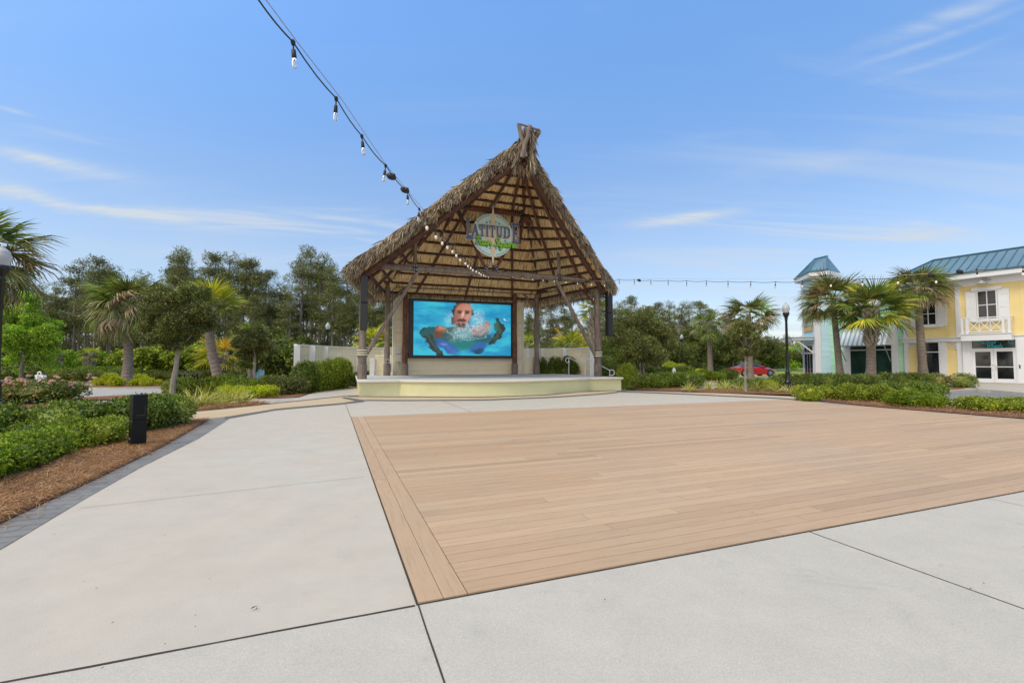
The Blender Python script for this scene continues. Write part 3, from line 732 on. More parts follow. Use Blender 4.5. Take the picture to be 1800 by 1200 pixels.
# steel plates with bolts
def plate(c, d, w, h, nb, mb, off=-.17):
    c = Vector(c)+VY*off; d = Vector(d).normalized(); up = VY.cross(d).normalized()
    q = [c-d*w/2-up*h/2, c+d*w/2-up*h/2, c+d*w/2+up*h/2, c-d*w/2+up*h/2]
    mb.hexa([q[0],q[1],q[1]+VY*.02,q[0]+VY*.02,q[3],q[2],q[2]+VY*.02,q[3]+VY*.02])
    for i in range(nb):
        b = c+d*(w*((i+.5)/nb-.5))
        for s in (-1,1):
            e = b+up*h*.28*s; mb.tube([e, e-VY*.03], .022, 6, 1)
def sp1(*a, off=-.17):
    mb = MB(); plate(*a, mb, off); mb.build('steel_plate', [M_STEEL, M_BOLT], pav)
for sx in (-1,1):
    sl = Vector((0,0,COLZ-BZ))+UX*(-sx*(PX-CU)); d3 = P(sx*.25,0,BZ)-P(sx*CU,0,COLZ)
    sp1(P(sx*CU,0,COLZ)-UX*sx*.35, UX, .55,.16,5, off=-.15); sp1(P(sx*CU,0,COLZ)-sl.normalized()*.4, sl, .55,.16,5, off=-.15)
    sp1(P(sx*CU,0,COLZ)+d3.normalized()*.45, d3, .5,.14,4, off=-.12)
    MB().hexa([P(sx*CU-.16,-.13,COLZ-.16),P(sx*CU+.16,-.13,COLZ-.16),P(sx*CU+.16,.13,COLZ-.16),P(sx*CU-.16,.13,COLZ-.16),P(sx*CU-.16,-.13,COLZ+.16),P(sx*CU+.16,-.13,COLZ+.16),P(sx*CU+.16,.13,COLZ+.16),P(sx*CU-.16,.13,COLZ+.16)]).build('steel_plate', M_STEEL, pav)
    sp1(P(sx*3.9,0,BZ), Vector((0,0,1)), .40,.20,2, off=-.18); sp1(P(sx*3.9,0,7.55), Vector((0,0,1)), .40,.16,3, off=-.14)
    sp1(P(sx*(PX-.5),0,BZ), UX, .60,.18,5, off=-.18); sp1(P(sx*.28,0,BZ+.22), Vector((0,0,1))-UX*sx*.5, .42,.15,3, off=-.17)
# spot lights on the beams and a conduit
for u_, v_, z_ in ((-.9,.0,BZ+.22),(.75,.0,BZ+.22),(-3.1,.0,BZ+.2),(-1.5,BV,BZ+.16),(2.6,BV,BZ+.16),(3.1,.0,BZ-.25)):
    mb = MB(); c = P(u_,v_,z_); mb.tube([c, c+UX*.16-VY*.05], .075, 10); mb.bar(c-Vector((0,0,.1)), c, .03, .03); mb.tube([c+UX*.16-VY*.05, c+UX*.17-VY*.053], .06, 10, 1)
    mb.build('spotlight', [M_BLACK, M_STEEL], pav)
mb = MB(); mb.tube([P(-BX+.25,BV-.2,4.6), P(-BX+.25,BV-.2,5.75), P(-BX+.45,BV-.2,5.93), P(BX-.1,BV-.2,5.93), P(PX-.2,.3,5.95)], .03, 6); mb.build('conduit', M_LOG, pav, smooth=True)
# ---------------------------------------------------------------- screen wall
def clad(mb, p0, p1, z0, z1, ex, n, th=.02, m=0):
    """lapped boards from p0 to p1, facing n"""
    p0 = Vector((p0[0],p0[1],0)); p1 = Vector((p1[0],p1[1],0)); n = Vector(n); z = z0
    while z < z1-.01:
        zt = min(z+ex, z1)
        a, b = p0+n*th, p1+n*th; c, d = p1+n*.002, p0+n*.002
        Z = Vector((0,0,1))
        mb.add([a+Z*z, b+Z*z, c+Z*zt, d+Z*zt, d+Z*z, c+Z*z], [(0,1,2,3),(0,4,5,1)], m); z = zt
sw = thing('screen_wall', 'cream lap sided wall at the back of the stage carrying the big screen', 'wall', P(-.2,5.9,SZ))
mb = MB(); c = [P(-4.42,5.85), P(4.08,5.85), P(4.08,6.25), P(-4.42,6.25)]; WZ = 5.82
mb.prism([(p.x,p.y) for p in c], SZ+.002, WZ); clad(mb, P(-4.42,5.85), P(4.08,5.85), SZ+.01, WZ, .165, -VY, .034); mb.build('siding', M_CLADW, sw)
mb = MB()
for u_ in (-4.42, 3.92): mb.hexa([P(u_,5.80,SZ+.003),P(u_+.16,5.80,SZ+.003),P(u_+.16,5.83,SZ+.003),P(u_,5.83,SZ+.003),P(u_,5.80,WZ+.02),P(u_+.16,5.80,WZ+.02),P(u_+.16,5.83,WZ+.02),P(u_,5.83,WZ+.02)])
mb.hexa([P(-4.42,5.795,WZ-.02),P(4.08,5.795,WZ-.02),P(4.08,6.28,WZ-.02),P(-4.42,6.28,WZ-.02),P(-4.42,5.795,WZ+.06),P(4.08,5.795,WZ+.06),P(4.08,6.28,WZ+.06),P(-4.42,6.28,WZ+.06)])
mb.build('corner_trim', M_CAP, sw)
# low side wall to the right and left
lw = thing('low_side_wall', 'low cream sided wall with white post to the right of the screen wall', 'wall', P(4.7,6.1,SZ))
mb = MB(); mb.prism([tuple(P(u,v)[:2]) for u, v in ((4.1,6.0),(5.0,6.0),(5.0,6.2),(4.1,6.2))], SZ+.002, 1.85); clad(mb, P(4.1,6.0), P(5.0,6.0), SZ+.01, 1.85, .16, -VY); mb.build('siding', M_CLAD, lw)
mb = MB(); mb.prism([tuple(P(u,v)[:2]) for u, v in ((5.0,5.97),(5.1,5.97),(5.1,6.23),(5.0,6.23))], SZ+.002, 1.9); mb.build('post', M_WHITE, lw)
lw = thing('low_side_wall', 'low cream sided wall with white post to the left of the screen wall', 'wall', P(-5.2,6.2,SZ))
mb = MB(); mb.prism([tuple(P(u,v)[:2]) for u, v in ((-5.4,6.3),(-4.44,6.3),(-4.44,6.45),(-5.4,6.45))], SZ+.002, 1.9); clad(mb, P(-5.4,6.3), P(-4.44,6.3), SZ+.01, 1.9, .16, -VY); mb.build('siding', M_CLAD, lw)
mb = MB(); mb.prism([tuple(P(u,v)[:2]) for u, v in ((-5.72,6.1),(-5.45,6.1),(-5.45,6.4),(-5.72,6.4))], SZ+.002, 1.75); mb.build('post', M_WHITE, lw)
# utility boxes
eb = thing('electrical_box', 'pair of stacked beige electrical boxes with conduits on the screen wall', 'electrical box', P(-4.1,5.7,SZ))
mb = MB()
def pbox(mb, u0,u1,v0,v1,z0,z1,m=0): return mb.hexa([P(u0,v0,z0),P(u1,v0,z0),P(u1,v1,z0),P(u0,v1,z0),P(u0,v0,z1),P(u1,v0,z1),P(u1,v1,z1),P(u0,v1,z1)], m)
pbox(mb,-4.25,-3.9,5.62,5.79,1.98,2.42); mb.build('upper_box', M_CAP, eb, bevel=.01)
mb = MB(); pbox(mb,-4.25,-3.9,5.62,5.79,1.5,1.94); mb.build('lower_box', M_CAP, eb, bevel=.01)
mb = MB()
for u_ in (-4.2,-4.12,-4.05): mb.tube([P(u_,5.72,SZ), P(u_,5.72,1.5)], .018, 6)
mb.build('conduit', M_CAP, eb)
ub = thing('utility_box', 'small white utility box mounted low beside the back left post', 'electrical box', P(-4.62,5.6,SZ))
mb = MB(); pbox(mb,-4.73,-4.50,5.55,5.72,SZ+.22,SZ+.72); mb.build('cabinet', M_WHITE, ub, bevel=.01)
mb = MB(); pbox(mb,-4.63,-4.60,5.6,5.66,SZ,SZ+.22); mb.build('stand', M_BLACK, ub)
ub = thing('outlet_box', 'small grey outlet box strapped to the foot of the back left post', 'electrical box', P(-BX,BV-.2,SZ))
mb = MB(); pbox(mb,-BX-.09,-BX+.09,BV-.30,BV-.19,SZ+.72,SZ+.98); mb.build('casing', simple('grey_metal',(.35,.35,.34),.5,.1,6), ub, bevel=.008)
mb = MB(); pbox(mb,-BX-.05,-BX+.05,BV-.315,BV-.302,SZ+.78,SZ+.9); mb.build('cover', M_STEEL, ub)
# ---------------------------------------------------------------- LED screen
scr = thing('video_screen', 'large black framed video screen showing a man swimming in a blue pool', 'screen', P(-.2,5.6,1.75))
SU0, SU1, SZ0, SZ1, SVF = -3.52, 3.14, 1.72, 5.36, 5.50
mb = MB(); pbox(mb, SU0, SU1, SVF+.02, 5.80, SZ0, SZ1)
IU0, IU1, IZ0, IZ1 = SU0+.28, SU1-.10, SZ0+.17, SZ1-.16
mb2 = MB()
pbox(mb2, SU0, IU0, SVF-.06, SVF+.018, SZ0, SZ1); pbox(mb2, IU1, SU1, SVF-.06, SVF+.018, SZ0, SZ1)
pbox(mb2, IU0, IU1, SVF-.06, SVF+.018, SZ0, IZ0); pbox(mb2, IU0, IU1, SVF-.06, SVF+.018, IZ1, SZ1)
mb.v and mb.build('cabinet', M_BLACK, scr); mb2.build('frame', M_BLACK, scr)
def paint(nx=260, ny=146):
    X, Y = np.meshgrid((np.arange(nx)+.5)/nx, (np.arange(ny)+.5)/ny)
    rg = np.random.default_rng(5)
    def vn(sx, sy, seed):
        r = np.random.default_rng(seed); g = r.random((sy+2, sx+2)); x = X*sx; y = Y*sy; xi = x.astype(int); yi = y.astype(int); fx = x-xi; fy = y-yi
        fx = fx*fx*(3-2*fx); fy = fy*fy*(3-2*fy)
        return (g[yi,xi]*(1-fx)+g[yi,xi+1]*fx)*(1-fy)+(g[yi+1,xi]*(1-fx)+g[yi+1,xi+1]*fx)*fy
    n1 = vn(5,8,1)*.5+vn(11,18,2)*.3+vn(28,40,3)*.2
    rn = rg.random((ny,nx)); fine = (rn*.6+(np.roll(rn,1,0)+np.roll(rn,1,1))*.2)*.8+vn(60,40,4)*.2
    img = np.zeros((ny,nx,3)); a = np.array([.006,.31,.60]); b = np.array([.04,.58,.76])
    t = np.clip((n1-.3)/.4,0,1)[...,None]; img[:] = a*(1-t)+b*t
    cx = np.clip((np.abs(X-.5)-.36)*5,0,1)*np.clip((.75-Y)*2,0,1); img = img*(1-.45*cx[...,None])+np.array([.01,.30,.66])*.45*cx[...,None]
    wx = X+(vn(26,20,6)-.5)*.035+(vn(75,46,16)-.5)*.018; wy = Y+(vn(24,22,7)-.5)*.05+(vn(70,52,17)-.5)*.03
    def put(mask, col, k=1.0):
        m_ = np.clip(mask,0,1)[...,None]*k; img[:] = img*(1-m_)+np.array(col)*m_
    def ell(cx, cy, rx, ry, rot=0, soft=.15, w=True):
        x = (wx if w else X)-cx; y = ((wy if w else Y)-cy)*.562; c, s = math.cos(rot), math.sin(rot); ry *= .562
        u = (x*c+y*s)/rx; v = (-x*s+y*c)/ry; return np.clip((1-np.sqrt(u*u+v*v))/soft+.5,0,1)
    def seg(pts, r, soft=.01):
        m_ = np.zeros_like(X)
        for (x0,y0,r0),(x1,y1,r1) in zip(pts, pts[1:]):
            dx, dy = x1-x0, (y1-y0)*.562; q = np.clip(((wx-x0)*dx+(wy-y0)*.562*dy)/(dx*dx+dy*dy+1e-9),0,1)
            d = np.hypot(wx-x0-q*dx, (wy-y0)*.562-q*dy); m_ = np.maximum(m_, np.clip((r0+(r1-r0)*q-d)/soft,0,1))
        return m_
    teal = (.012,.11,.12); dk = (.02,.035,.035)
    put(ell(.47,.66,.34,.20,0,.25), teal, .95)                                  # body under water
    put(ell(.50,.80,.22,.10,0,.4), (.01,.24,.24), .8)
    put(seg([(.10,.56,.045),(.17,.74,.042),(.26,.98,.032)],0), dk); put(seg([(.13,.60,.02),(.19,.78,.02),(.25,.92,.016)],0), (.05,.10,.07), .8); put(seg([(.10,.60,.03),(.18,.52,.05),(.30,.56,.05)],0), teal)
    put(seg([(.85,.32,.03),(.90,.48,.05),(.85,.64,.04),(.78,.76,.025)],0), dk); put(seg([(.86,.40,.02),(.89,.52,.022),(.82,.70,.018)],0), (.07,.12,.05), .8); put(seg([(.84,.36,.02),(.84,.48,.03)],0), (.03,.17,.15))
    put(seg([(.10,.71,.008),(.12,.78,.008)],0), dk); put(seg([(.12,.72,.006),(.13,.76,.006)],0), dk)
    for cx_, cy_, rx_, ry_ in ((.28,.78,.06,.09),(.38,.90,.08,.09),(.33,.84,.07,.07)): put(ell(cx_,cy_,rx_,ry_,.4,.5), (.03,.14,.46), .85); put(ell(cx_+.01,cy_+.02,rx_*.5,ry_*.4,.4,.9), (.13,.16,.60), .6)
    put(ell(.66,.85,.09,.10,-.4,.3), (.03,.14,.45)); put(ell(.65,.92,.06,.05,0,.4), (.01,.07,.13)); put(ell(.30,.80,.03,.02,0,.5), (.25,.35,.8), .6)
    put(ell(.27,.52,.060,.065,.3,.7), (.36,.13,.07)); put(ell(.275,.495,.035,.028,.2,.9), (.72,.30,.18), .8); put(ell(.24,.60,.05,.06,.3,.5), (.17,.06,.035))
    put(ell(.745,.40,.034,.055,0,.6), (.50,.19,.09)); put(ell(.66,.50,.11,.10,-.3,.6), (.46,.30,.26), .75)
    put(ell(.40,.60,.07,.10,0,.6), (.10,.16,.14), .8); put(ell(.49,.56,.10,.12,0,.5), (.20,.50,.55), .75)
    sp = np.clip((fine-.60)*9,0,1)*ell(.56,.54,.20,.13,-.35,.8); put(sp, (.80,.90,.92), .8)
    sp = np.clip((fine-.50)*9,0,1)*ell(.36,.33,.05,.14,0,.8); put(sp, (.6,.85,.9), .7)
    sp = np.clip((fine-.50)*9,0,1)*ell(.65,.30,.06,.16,0,.8); put(sp, (.75,.88,.92), .8)
    ring = np.clip(1-np.abs(np.hypot((wx-.55)/.22,(wy-.53)/.17)-1)/.07,0,1)*(wy > .53); put(ring, (.35,.70,.70), .7)
    X = X+(Y-.25)*.13; wx = wx+(Y-.25)*.13
    put(ell(.470,.17,.100,.24,-.10,.15), (.035,.03,.035)); put(ell(.405,.28,.018,.14,-.1,.4), (.04,.04,.05)); put(ell(.565,.26,.016,.13,.15,.4), (.05,.05,.06))   # wet hair
    put(ell(.483,.20,.083,.205,-.04,.14,False), (.50,.20,.145)); put(ell(.487,.33,.062,.145,0,.16,False), (.50,.20,.145))                  # face
    put(ell(.445,.12,.045,.10,0,.8,False), (.62,.24,.13), .8); put(ell(.515,.10,.05,.08,0,.8,False), (.66,.33,.22), .7)
    put(ell(.545,.26,.03,.12,0,.8,False), (.72,.38,.33), .7); put(ell(.42,.29,.03,.11,0,.9,False), (.30,.13,.10), .7)
    for ex in (.443,.522):
        put(ell(ex,.155,.032,.018,.1,.8,False), (.16,.05,.035), .9); put(ell(ex,.185,.026,.028,0,.8,False), (.12,.05,.04), .9)
        put(ell(ex,.19,.012,.012,0,.8,False), (.03,.02,.02)); put(ell(ex-.012,.205,.016,.010,0,.8,False), (.5,.24,.2), .6)
    put(ell(.484,.23,.014,.075,0,.8,False), (.85,.55,.45), .9); put(ell(.486,.285,.028,.022,0,.7,False), (.6,.27,.2)); 
    for ex in (.468,.502): put(ell(ex,.302,.008,.008,0,.8,False), (.08,.02,.02))
    put(ell(.487,.335,.050,.030,0,.6,False), (.07,.035,.03)); put(ell(.487,.358,.030,.014,0,.7,False), (.50,.17,.15)); put(ell(.487,.352,.028,.004,0,.8,False), (.05,.01,.01))
    put(ell(.489,.425,.048,.050,0,.6,False), (.06,.03,.028)); put(ell(.489,.388,.014,.02,0,.8,False), (.5,.2,.16), .7)
    put(ell(.485,.47,.06,.03,0,.9,False), (.12,.07,.06), .7)
    X = X-(Y-.25)*.13; wx = wx-(Y-.25)*.13
    # jet and drops
    put(np.clip((fine-.60)*10,0,1)*ell(.55,.47,.14,.08,0,.9), (.95,.97,.98), .8)
    put(ell(.94,.29,.02,.006,0,.8), (.85,.97,1)); 
    return np.clip(img*(1+(fine[...,None]-.5)*.10),0,1)
def build_display():
    nx, ny = 260, 146; img = paint(nx, ny)
    us = np.linspace(IU0, IU1, nx+1); zs = np.linspace(IZ1, IZ0, ny+1); o = P(0, SVF-.005, 0); U_, Z_ = np.meshgrid(us, zs)
    V = np.stack([o.x+UX.x*U_, o.y+UX.y*U_, Z_], -1).reshape(-1,3)
    j, i = np.meshgrid(np.arange(nx), np.arange(ny)); a = (i*(nx+1)+j).ravel()
    F = np.stack([a+nx+1, a+nx+2, a+1, a], 1)
    m, nt, b = newmat('led_display'); vc = nd(nt, 'ShaderNodeVertexColor'); vc.layer_name = 'picture'
    em = nd(nt, 'ShaderNodeEmission', Strength=.52); nt.links.new(vc.outputs[0], em.inputs[0])
    b.inputs['Base Color'].default_value = (.02,.02,.022,1); b.inputs['Roughness'].default_value = .5
    ad = nd(nt, 'ShaderNodeAddShader'); nt.links.new(em.outputs[0], ad.inputs[0]); nt.links.new(b.outputs[0], ad.inputs[1]); nt.links.new(ad.outputs[0], nt.nodes['Material Output'].inputs[0])
    ob = npobj('display', V, F, m, scr)
    ca = ob.data.color_attributes.new('picture', 'FLOAT_COLOR', 'CORNER')
    col = np.concatenate([img.reshape(-1,3), np.ones((nx*ny,1))], 1); ca.data.foreach_set('color', np.repeat(col, 4, axis=0).astype(np.float32).ravel())
build_display()
# ---------------------------------------------------------------- speakers on the front posts
for sx, lab, px_ in ((-1, 'tall black column speaker of two cabinets on the front left post', -6.28), (1, 'tall black column speaker hanging outside the front right post', 6.78)):
    z0 = 2.94 if sx < 0 else 2.93
    vf = -.52 if sx < 0 else -.45
    t = thing('column_speaker', lab, 'speaker', P(px_,vf,z0), 'column speakers on the front posts')
    for k in range(2):
        mb = MB(); za = z0+k*1.27; pbox(mb, px_-.16, px_+.16, vf-.14, vf+.16, za, za+1.25); cb = mb.build('cabinet', M_BLACK, t, bevel=.015)
        mb = MB(); pbox(mb, px_-.14, px_+.14, vf-.165, vf-.145, za+.03, za+1.22); mb.build('grille', M_STEEL, cb)
    mb = MB(); 
    for zz in (z0+.3, z0+2.2): mb.bar(P(sx*PX, vf+.28 if sx<0 else -.1, zz), P(px_, vf+.12, zz), .06, .08)
    mb.build('bracket', M_STEEL, t)
# ---------------------------------------------------------------- hand rails by the side steps
for vv, lab in ((4.72, 'white looped hand rail on the far side of the stage steps'), (2.5, 'white looped hand rail nearest the front right post')):
    hr = thing('hand_rail', lab, 'hand rail', P(6.9,vv,.5), 'white hand rails of the stage steps')
    mb = MB(); zt = 1.76; u0 = 6.55
    loop = [P(u0+.22+.16*math.cos(a)-.0, vv, zt-.16+.16*math.sin(a)) for a in np.linspace(math.radians(95), math.radians(330), 9)]
    top = [P(u0+.2, vv, zt), P(u0+.38, vv, zt-.02)]; end = P(8.55, vv, .98)
    mb.tube(loop[::-1]+top+[end, end+UX*.22], .026, 8)
    lp = [end+UX*(.22+.17*math.sin(a))+Vector((0,0,-.17+.17*math.cos(a))) for a in np.linspace(0, math.pi, 8)]
    mb.tube(lp+[end+Vector((0,0,-.34))], .034, 8); mb.build('rail', M_WHITE, hr, smooth=True)
    mb = MB(); mb.tube([P(u0+.3,vv,.4), P(u0+.3,vv,zt-.03)], .026, 8); mb.build('leg', M_WHITE, hr, smooth=True)
    mb = MB(); mb.tube([end+UX*.05+Vector((0,0,-.98)), end+UX*.05], .026, 8); mb.build('leg', M_WHITE, hr, smooth=True)
steps = thing('stage_steps', 'concrete steps with cream sides at the right end of the stage', 'steps', P(7.4,3.6,0))
for k in range(4):
    mb = MB(); pbox(mb, 6.57+.32*k, 6.57+.32*(k+1), 2.6, 4.6, .002, SZ-.15*(k+1)+.02); mb.build('step', M_STAGETOP, steps)
# ---------------------------------------------------------------- round sign
sg = thing('compass_sign', 'round pale compass sign with raised grey and green lettering hung in the front gable', 'sign', P(0.02,-.25,7.75))
SC0 = P(.02,-.30,8.02); SR = 1.13
def SP(u, z, off=0): return SC0+UX*u+Vector((0,0,z))-VY*off
M_SGB = simple('sign_pale_aqua', (.74,.98,1.0), .5, .06, 1.5, 0); M_SGR = simple('sign_aqua_ring', (.30,.60,.62), .5, .05, 2, 0)
M_SGS = simple('sign_sand', (.90,.78,.56), .5, .1, 1.5, 0); M_SGP = simple('sign_peach', (.88,.76,.60), .5, .05, 2, 0); M_SGT = simple('sign_teal', (.12,.42,.46), .5, .05, 2, 0)
M_LET = simple('sign_slate', (.12,.16,.27), .5, .1, 2, 0); M_LETH = simple('sign_slate_edge', (.66,.72,.82), .5, .1, 2, 0); M_GRN = simple('sign_green', (.30,.72,.06), .45, .08, 2, 0); M_GRD = simple('sign_dark_green', (.02,.09,.02), .5, .05, 2, 0)
def disc(r, o0, o1, mat, name, n=56, parent=sg):
    mb = MB(); f = [SP(r*math.cos(2*math.pi*i/n), r*math.sin(2*math.pi*i/n), o1) for i in range(n)]; b = [SP(r*math.cos(2*math.pi*i/n), r*math.sin(2*math.pi*i/n), o0) for i in range(n)]
    mb.add(f+b, [tuple(range(n)), tuple(range(2*n-1, n-1, -1))]+[(i, n+i, n+(i+1)%n, (i+1)%n) for i in range(n)]); return mb.build(name, mat, parent)
disc(SR, -.06, .0, M_CAP, 'disc'); disc(SR-.03, -.02, .004, M_SGB, 'face')
def spoly(pts, off, th, mat, name, parent=sg):
    mb = MB(); n = len(pts); f = [SP(u,z,off+th) for u,z in pts]; b = [SP(u,z,off) for u,z in pts]
    mb.add(f+b, [tuple(range(n)), tuple(range(2*n-1,n-1,-1))]+[(i,n+i,n+(i+1)%n,(i+1)%n) for i in range(n)]); return mb.build(name, mat, parent)
mbr = MB()                                              # ring of faint lettering ticks, top and bottom
for rr, a0, a1, k in ((.99,35,80,13),(.99,100,145,13),(.99,215,262,13),(.99,280,325,13)):
    for i in range(k):
        a = math.radians(a0+(a1-a0)*(i+.5)/k); w_ = .018 if i % 3 else .03
        c, s = math.cos(a), math.sin(a)
        q = [(rr*c-s*w_, rr*s+c*w_), (rr*c+s*w_, rr*s-c*w_), ((rr+.09)*c+s*w_, (rr+.09)*s-c*w_), ((rr+.09)*c-s*w_, (rr+.09)*s+c*w_)]
        mbr.add([SP(u,z,.008) for u,z in q], [(0,1,2,3)])
mbr.build('ring_lettering', M_SGR, sg)
star = []
for i in range(16):
    a = math.pi*2*i/16+math.pi/2; r = (.86 if i % 4 == 2 else .80) if i % 2 == 0 else .40
    star.append((r*math.cos(a), r*math.sin(a)))
spoly(star, .005, .008, M_SGP, 'compass_star')
mbt = MB()
for a in (62,78,102,118,242,258,282,298,20,160,200,340):
    a = math.radians(a); c, s = math.cos(a), math.sin(a); r0, r1, w_ = .62, .76, .075
    mbt.add([SP(u,z,.016) for u,z in ((r0*c,r0*s),(r1*c+w_*s,r1*s-w_*c),(r1*c-w_*s,r1*s+w_*c))], [(0,1,2)])
mbt.build('teal_points', M_SGT, sg)
spoly([(-.13,.62),(0,1.62),(.13,.62),(.14,0),(.13,-.62),(0,-1.62),(-.13,-.62),(-.14,0)], .018, .02, M_SGS, 'compass_needle')
spoly([(-1.42,-.06),(-1.1,.02),(1.1,.02),(1.42,-.06),(1.1,-.14),(-1.1,-.14)], .02, .012, M_SGP, 'compass_needle')
# serif capitals from bars: (x0,z0,x1,z1) in unit cells
SER = {'L': ([(.18,0,.38,1),(0,0,.95,.12),(.80,0,.95,.34),(.02,.90,.54,1)], 1.0),
 'T': ([(.40,0,.62,1),(0,.88,1.0,1),(0,.66,.12,1),(.88,.66,1.0,1),(.24,0,.78,.08)], 1.0),
 'I': ([(.14,0,.38,1),(0,0,.52,.08),(0,.92,.52,1)], .52),
 'U': ([(.14,.22,.34,1),(.72,.22,.86,1),(0,.92,.46,1),(.60,.92,1.0,1),(.20,.08,.42,.26),(.62,.08,.80,.26),(.34,0,.72,.14)], 1.0),
 'D': ([(.14,0,.34,1),(0,0,.66,.10),(0,.90,.66,1),(.60,.06,.84,.22),(.60,.78,.84,.94),(.76,.18,.98,.82)], 1.0),
 'E': ([(.14,0,.36,1),(0,0,.92,.11),(0,.89,.90,1),(.36,.45,.66,.55),(.58,.36,.66,.64),(.80,0,.92,.30),(.78,.72,.90,1)], .95)}
def letter(ch, x, z, w, h, off, tilt=0.0, name='letter'):
    for mat, gr, o_, th in ((M_LETH, .022, off, .02), (M_LET, 0.0, off+.022, .03)):
        mb = MB()
        if ch == 'A':
            segs = [((.0,0),(.20,0),(.56,1),(.44,1)), ((.72,0),(1.02,0),(.60,1),(.42,1)), ((.22,.30),(.82,.30),(.80,.40),(.26,.40)), ((-.06,0),(.32,0),(.32,.08),(-.06,.08)), ((.62,0),(1.12,0),(1.12,.08),(.62,.08))]
        else:
            segs = [((a,b),(c,b),(c,d),(a,d)) for a,b,c,d in SER[ch][0]]
        for k, sgm in enumerate(segs):
            cx_ = sum(p[0] for p in sgm)/4; cz_ = sum(p[1] for p in sgm)/4; q = []
            for a, b in sgm:
                xx = x+a*w+(gr if a > cx_ else -gr); zz = z+b*h+(gr if b > cz_ else -gr)+tilt*(x+a*w); q.append((xx, zz))
            e = k*.0012
            f = [SP(u_,z_,o_+th+e) for u_,z_ in q]; b_ = [SP(u_,z_,o_-e) for u_,z_ in q]
            mb.hexa([b_[0],b_[1],f[1],f[0],b_[3],b_[2],f[2],f[3]])
        if mat is M_LETH: pr = mb.build(name, mat, sg)
        else: mb.build('letter_face', mat, pr)
letter('L', -1.45, -.34, .40, 1.08, .05)
xs = -1.13
for ch, w_ in (('A',.33),('T',.31),('I',.28),('T',.31),('U',.36),('D',.36)):
    letter(ch, xs, -.13, w_, .60, .055); xs += w_*(SER[ch][1] if ch != 'A' else 1.02)+.04 if ch != 'I' else .28*.52+.05
letter('E', 1.02, -.38, .42, 1.10, .05)
# brush script from strokes
SCR = {'T': [[(-.05,.80),(.2,.95),(.75,.92)],[(.42,.92),(.30,.4),(.22,0)]], 'o': [[(.35,.48),(.12,.42),(.05,.15),(.22,.0),(.42,.15),(.38,.45),(.5,.42)]],
 'w': [[(.0,.45),(.04,.1),(.18,.02),(.32,.4),(.34,.08),(.5,.04),(.66,.45),(.75,.42)]], 'n': [[(.0,.45),(.06,0),(.12,.32),(.32,.46),(.36,.05),(.52,.08)]],
 'S': [[(.62,.85),(.42,1.0),(.18,.85),(.25,.62),(.48,.42),(.44,.1),(.18,-.02),(-.02,.12)]], 'q': [[(.42,.42),(.2,.46),(.05,.2),(.18,.02),(.38,.15),(.42,.44),(.36,-.35),(.28,-.5),(.46,-.1)]],
 'u': [[(.0,.45),(.02,.1),(.16,.0),(.34,.12),(.38,.45),(.40,.06),(.54,.06)]], 'a': [[(.42,.42),(.2,.46),(.04,.2),(.16,.0),(.36,.14),(.42,.42),(.44,.04),(.56,.06)]],
 'r': [[(.0,.40),(.10,.46),(.10,0),(.14,.34),(.34,.46),(.42,.36)]], 'e': [[(.06,.2),(.36,.28),(.30,.46),(.10,.36),(.06,.1),(.24,-.02),(.48,.1)]],
 'N': [[(0,0),(.12,.9),(.4,.05),(.62,1.0)]], 't': [[(.22,.85),(.14,.1),(.3,.02)],[(.0,.55),(.4,.58)]], 'i': [[(.1,.45),(.08,.05),(.2,.04)],[(.14,.66),(.15,.7)]],
 'c': [[(.4,.38),(.22,.46),(.05,.2),(.18,0),(.42,.1)]], 'l': [[(.16,.95),(.08,.1),(.22,.02)]], 'W': [[(0,.95),(.1,.05),(.35,.75),(.45,.05),(.8,1.0)]],
 'h': [[(.12,.95),(.04,0),(.12,.32),(.32,.44),(.34,.05),(.46,.06)]], 's': [[(.34,.42),(.14,.42),(.14,.26),(.32,.16),(.26,0),(.04,.04)]]}
ADV = {'T': .62,'o': .46,'w': .70,'n': .50,'S': .60,'q': .46,'u': .50,'a': .52,'r': .42,'e': .44,'N': .68,'t': .34,'i': .22,'c': .42,'l': .22,'W': .82,'h': .46,'s': .40,' ': .35}
def script(text, fpt, x, z, size, r, mb, slope=0.0, m=0, slant=.15, flat=.35):
    for ch in text:
        for st_ in SCR.get(ch, []):
            pts = [fpt(x+(a+slant*b)*size, z+b*size+slope*(x+a*size)) for a, b in st_]
            sm = []
            for i in range(len(pts)-1):
                p0 = pts[max(i-1,0)]; p1 = pts[i]; p2 = pts[i+1]; p3 = pts[min(i+2,len(pts)-1)]
                for t in (0,.33,.66): sm.append(.5*((2*p1)+(p2-p0)*t+(2*p0-5*p1+4*p2-p3)*t*t+(3*p1-p0-3*p2+p3)*t**3))
            sm.append(pts[-1]); mb.tube(sm, r, 6, m)
        x += ADV[ch]*size
    return x
mb = MB(); script('Town Square', lambda u_, z_: SP(u_, z_, .045), -1.0, -.57, .395, .062, mb, .0); sc_ = mb.build('script_backing', M_GRD, sg)
mb = MB(); script('Town Square', lambda u_, z_: SP(u_, z_, .085), -1.0, -.56, .395, .042, mb, .0); mb.build('script_lettering', M_GRN, sg)
mb = MB(); mb.bar(SP(0,1.5,-.05), P(0.1,-.1,COLZ-.1), .10, .05); mb.bar(SP(.0,-1.1,-.05), P(.1,-.1,BZ+.1), .08, .05); mb.build('hanger', M_STEEL, sg)
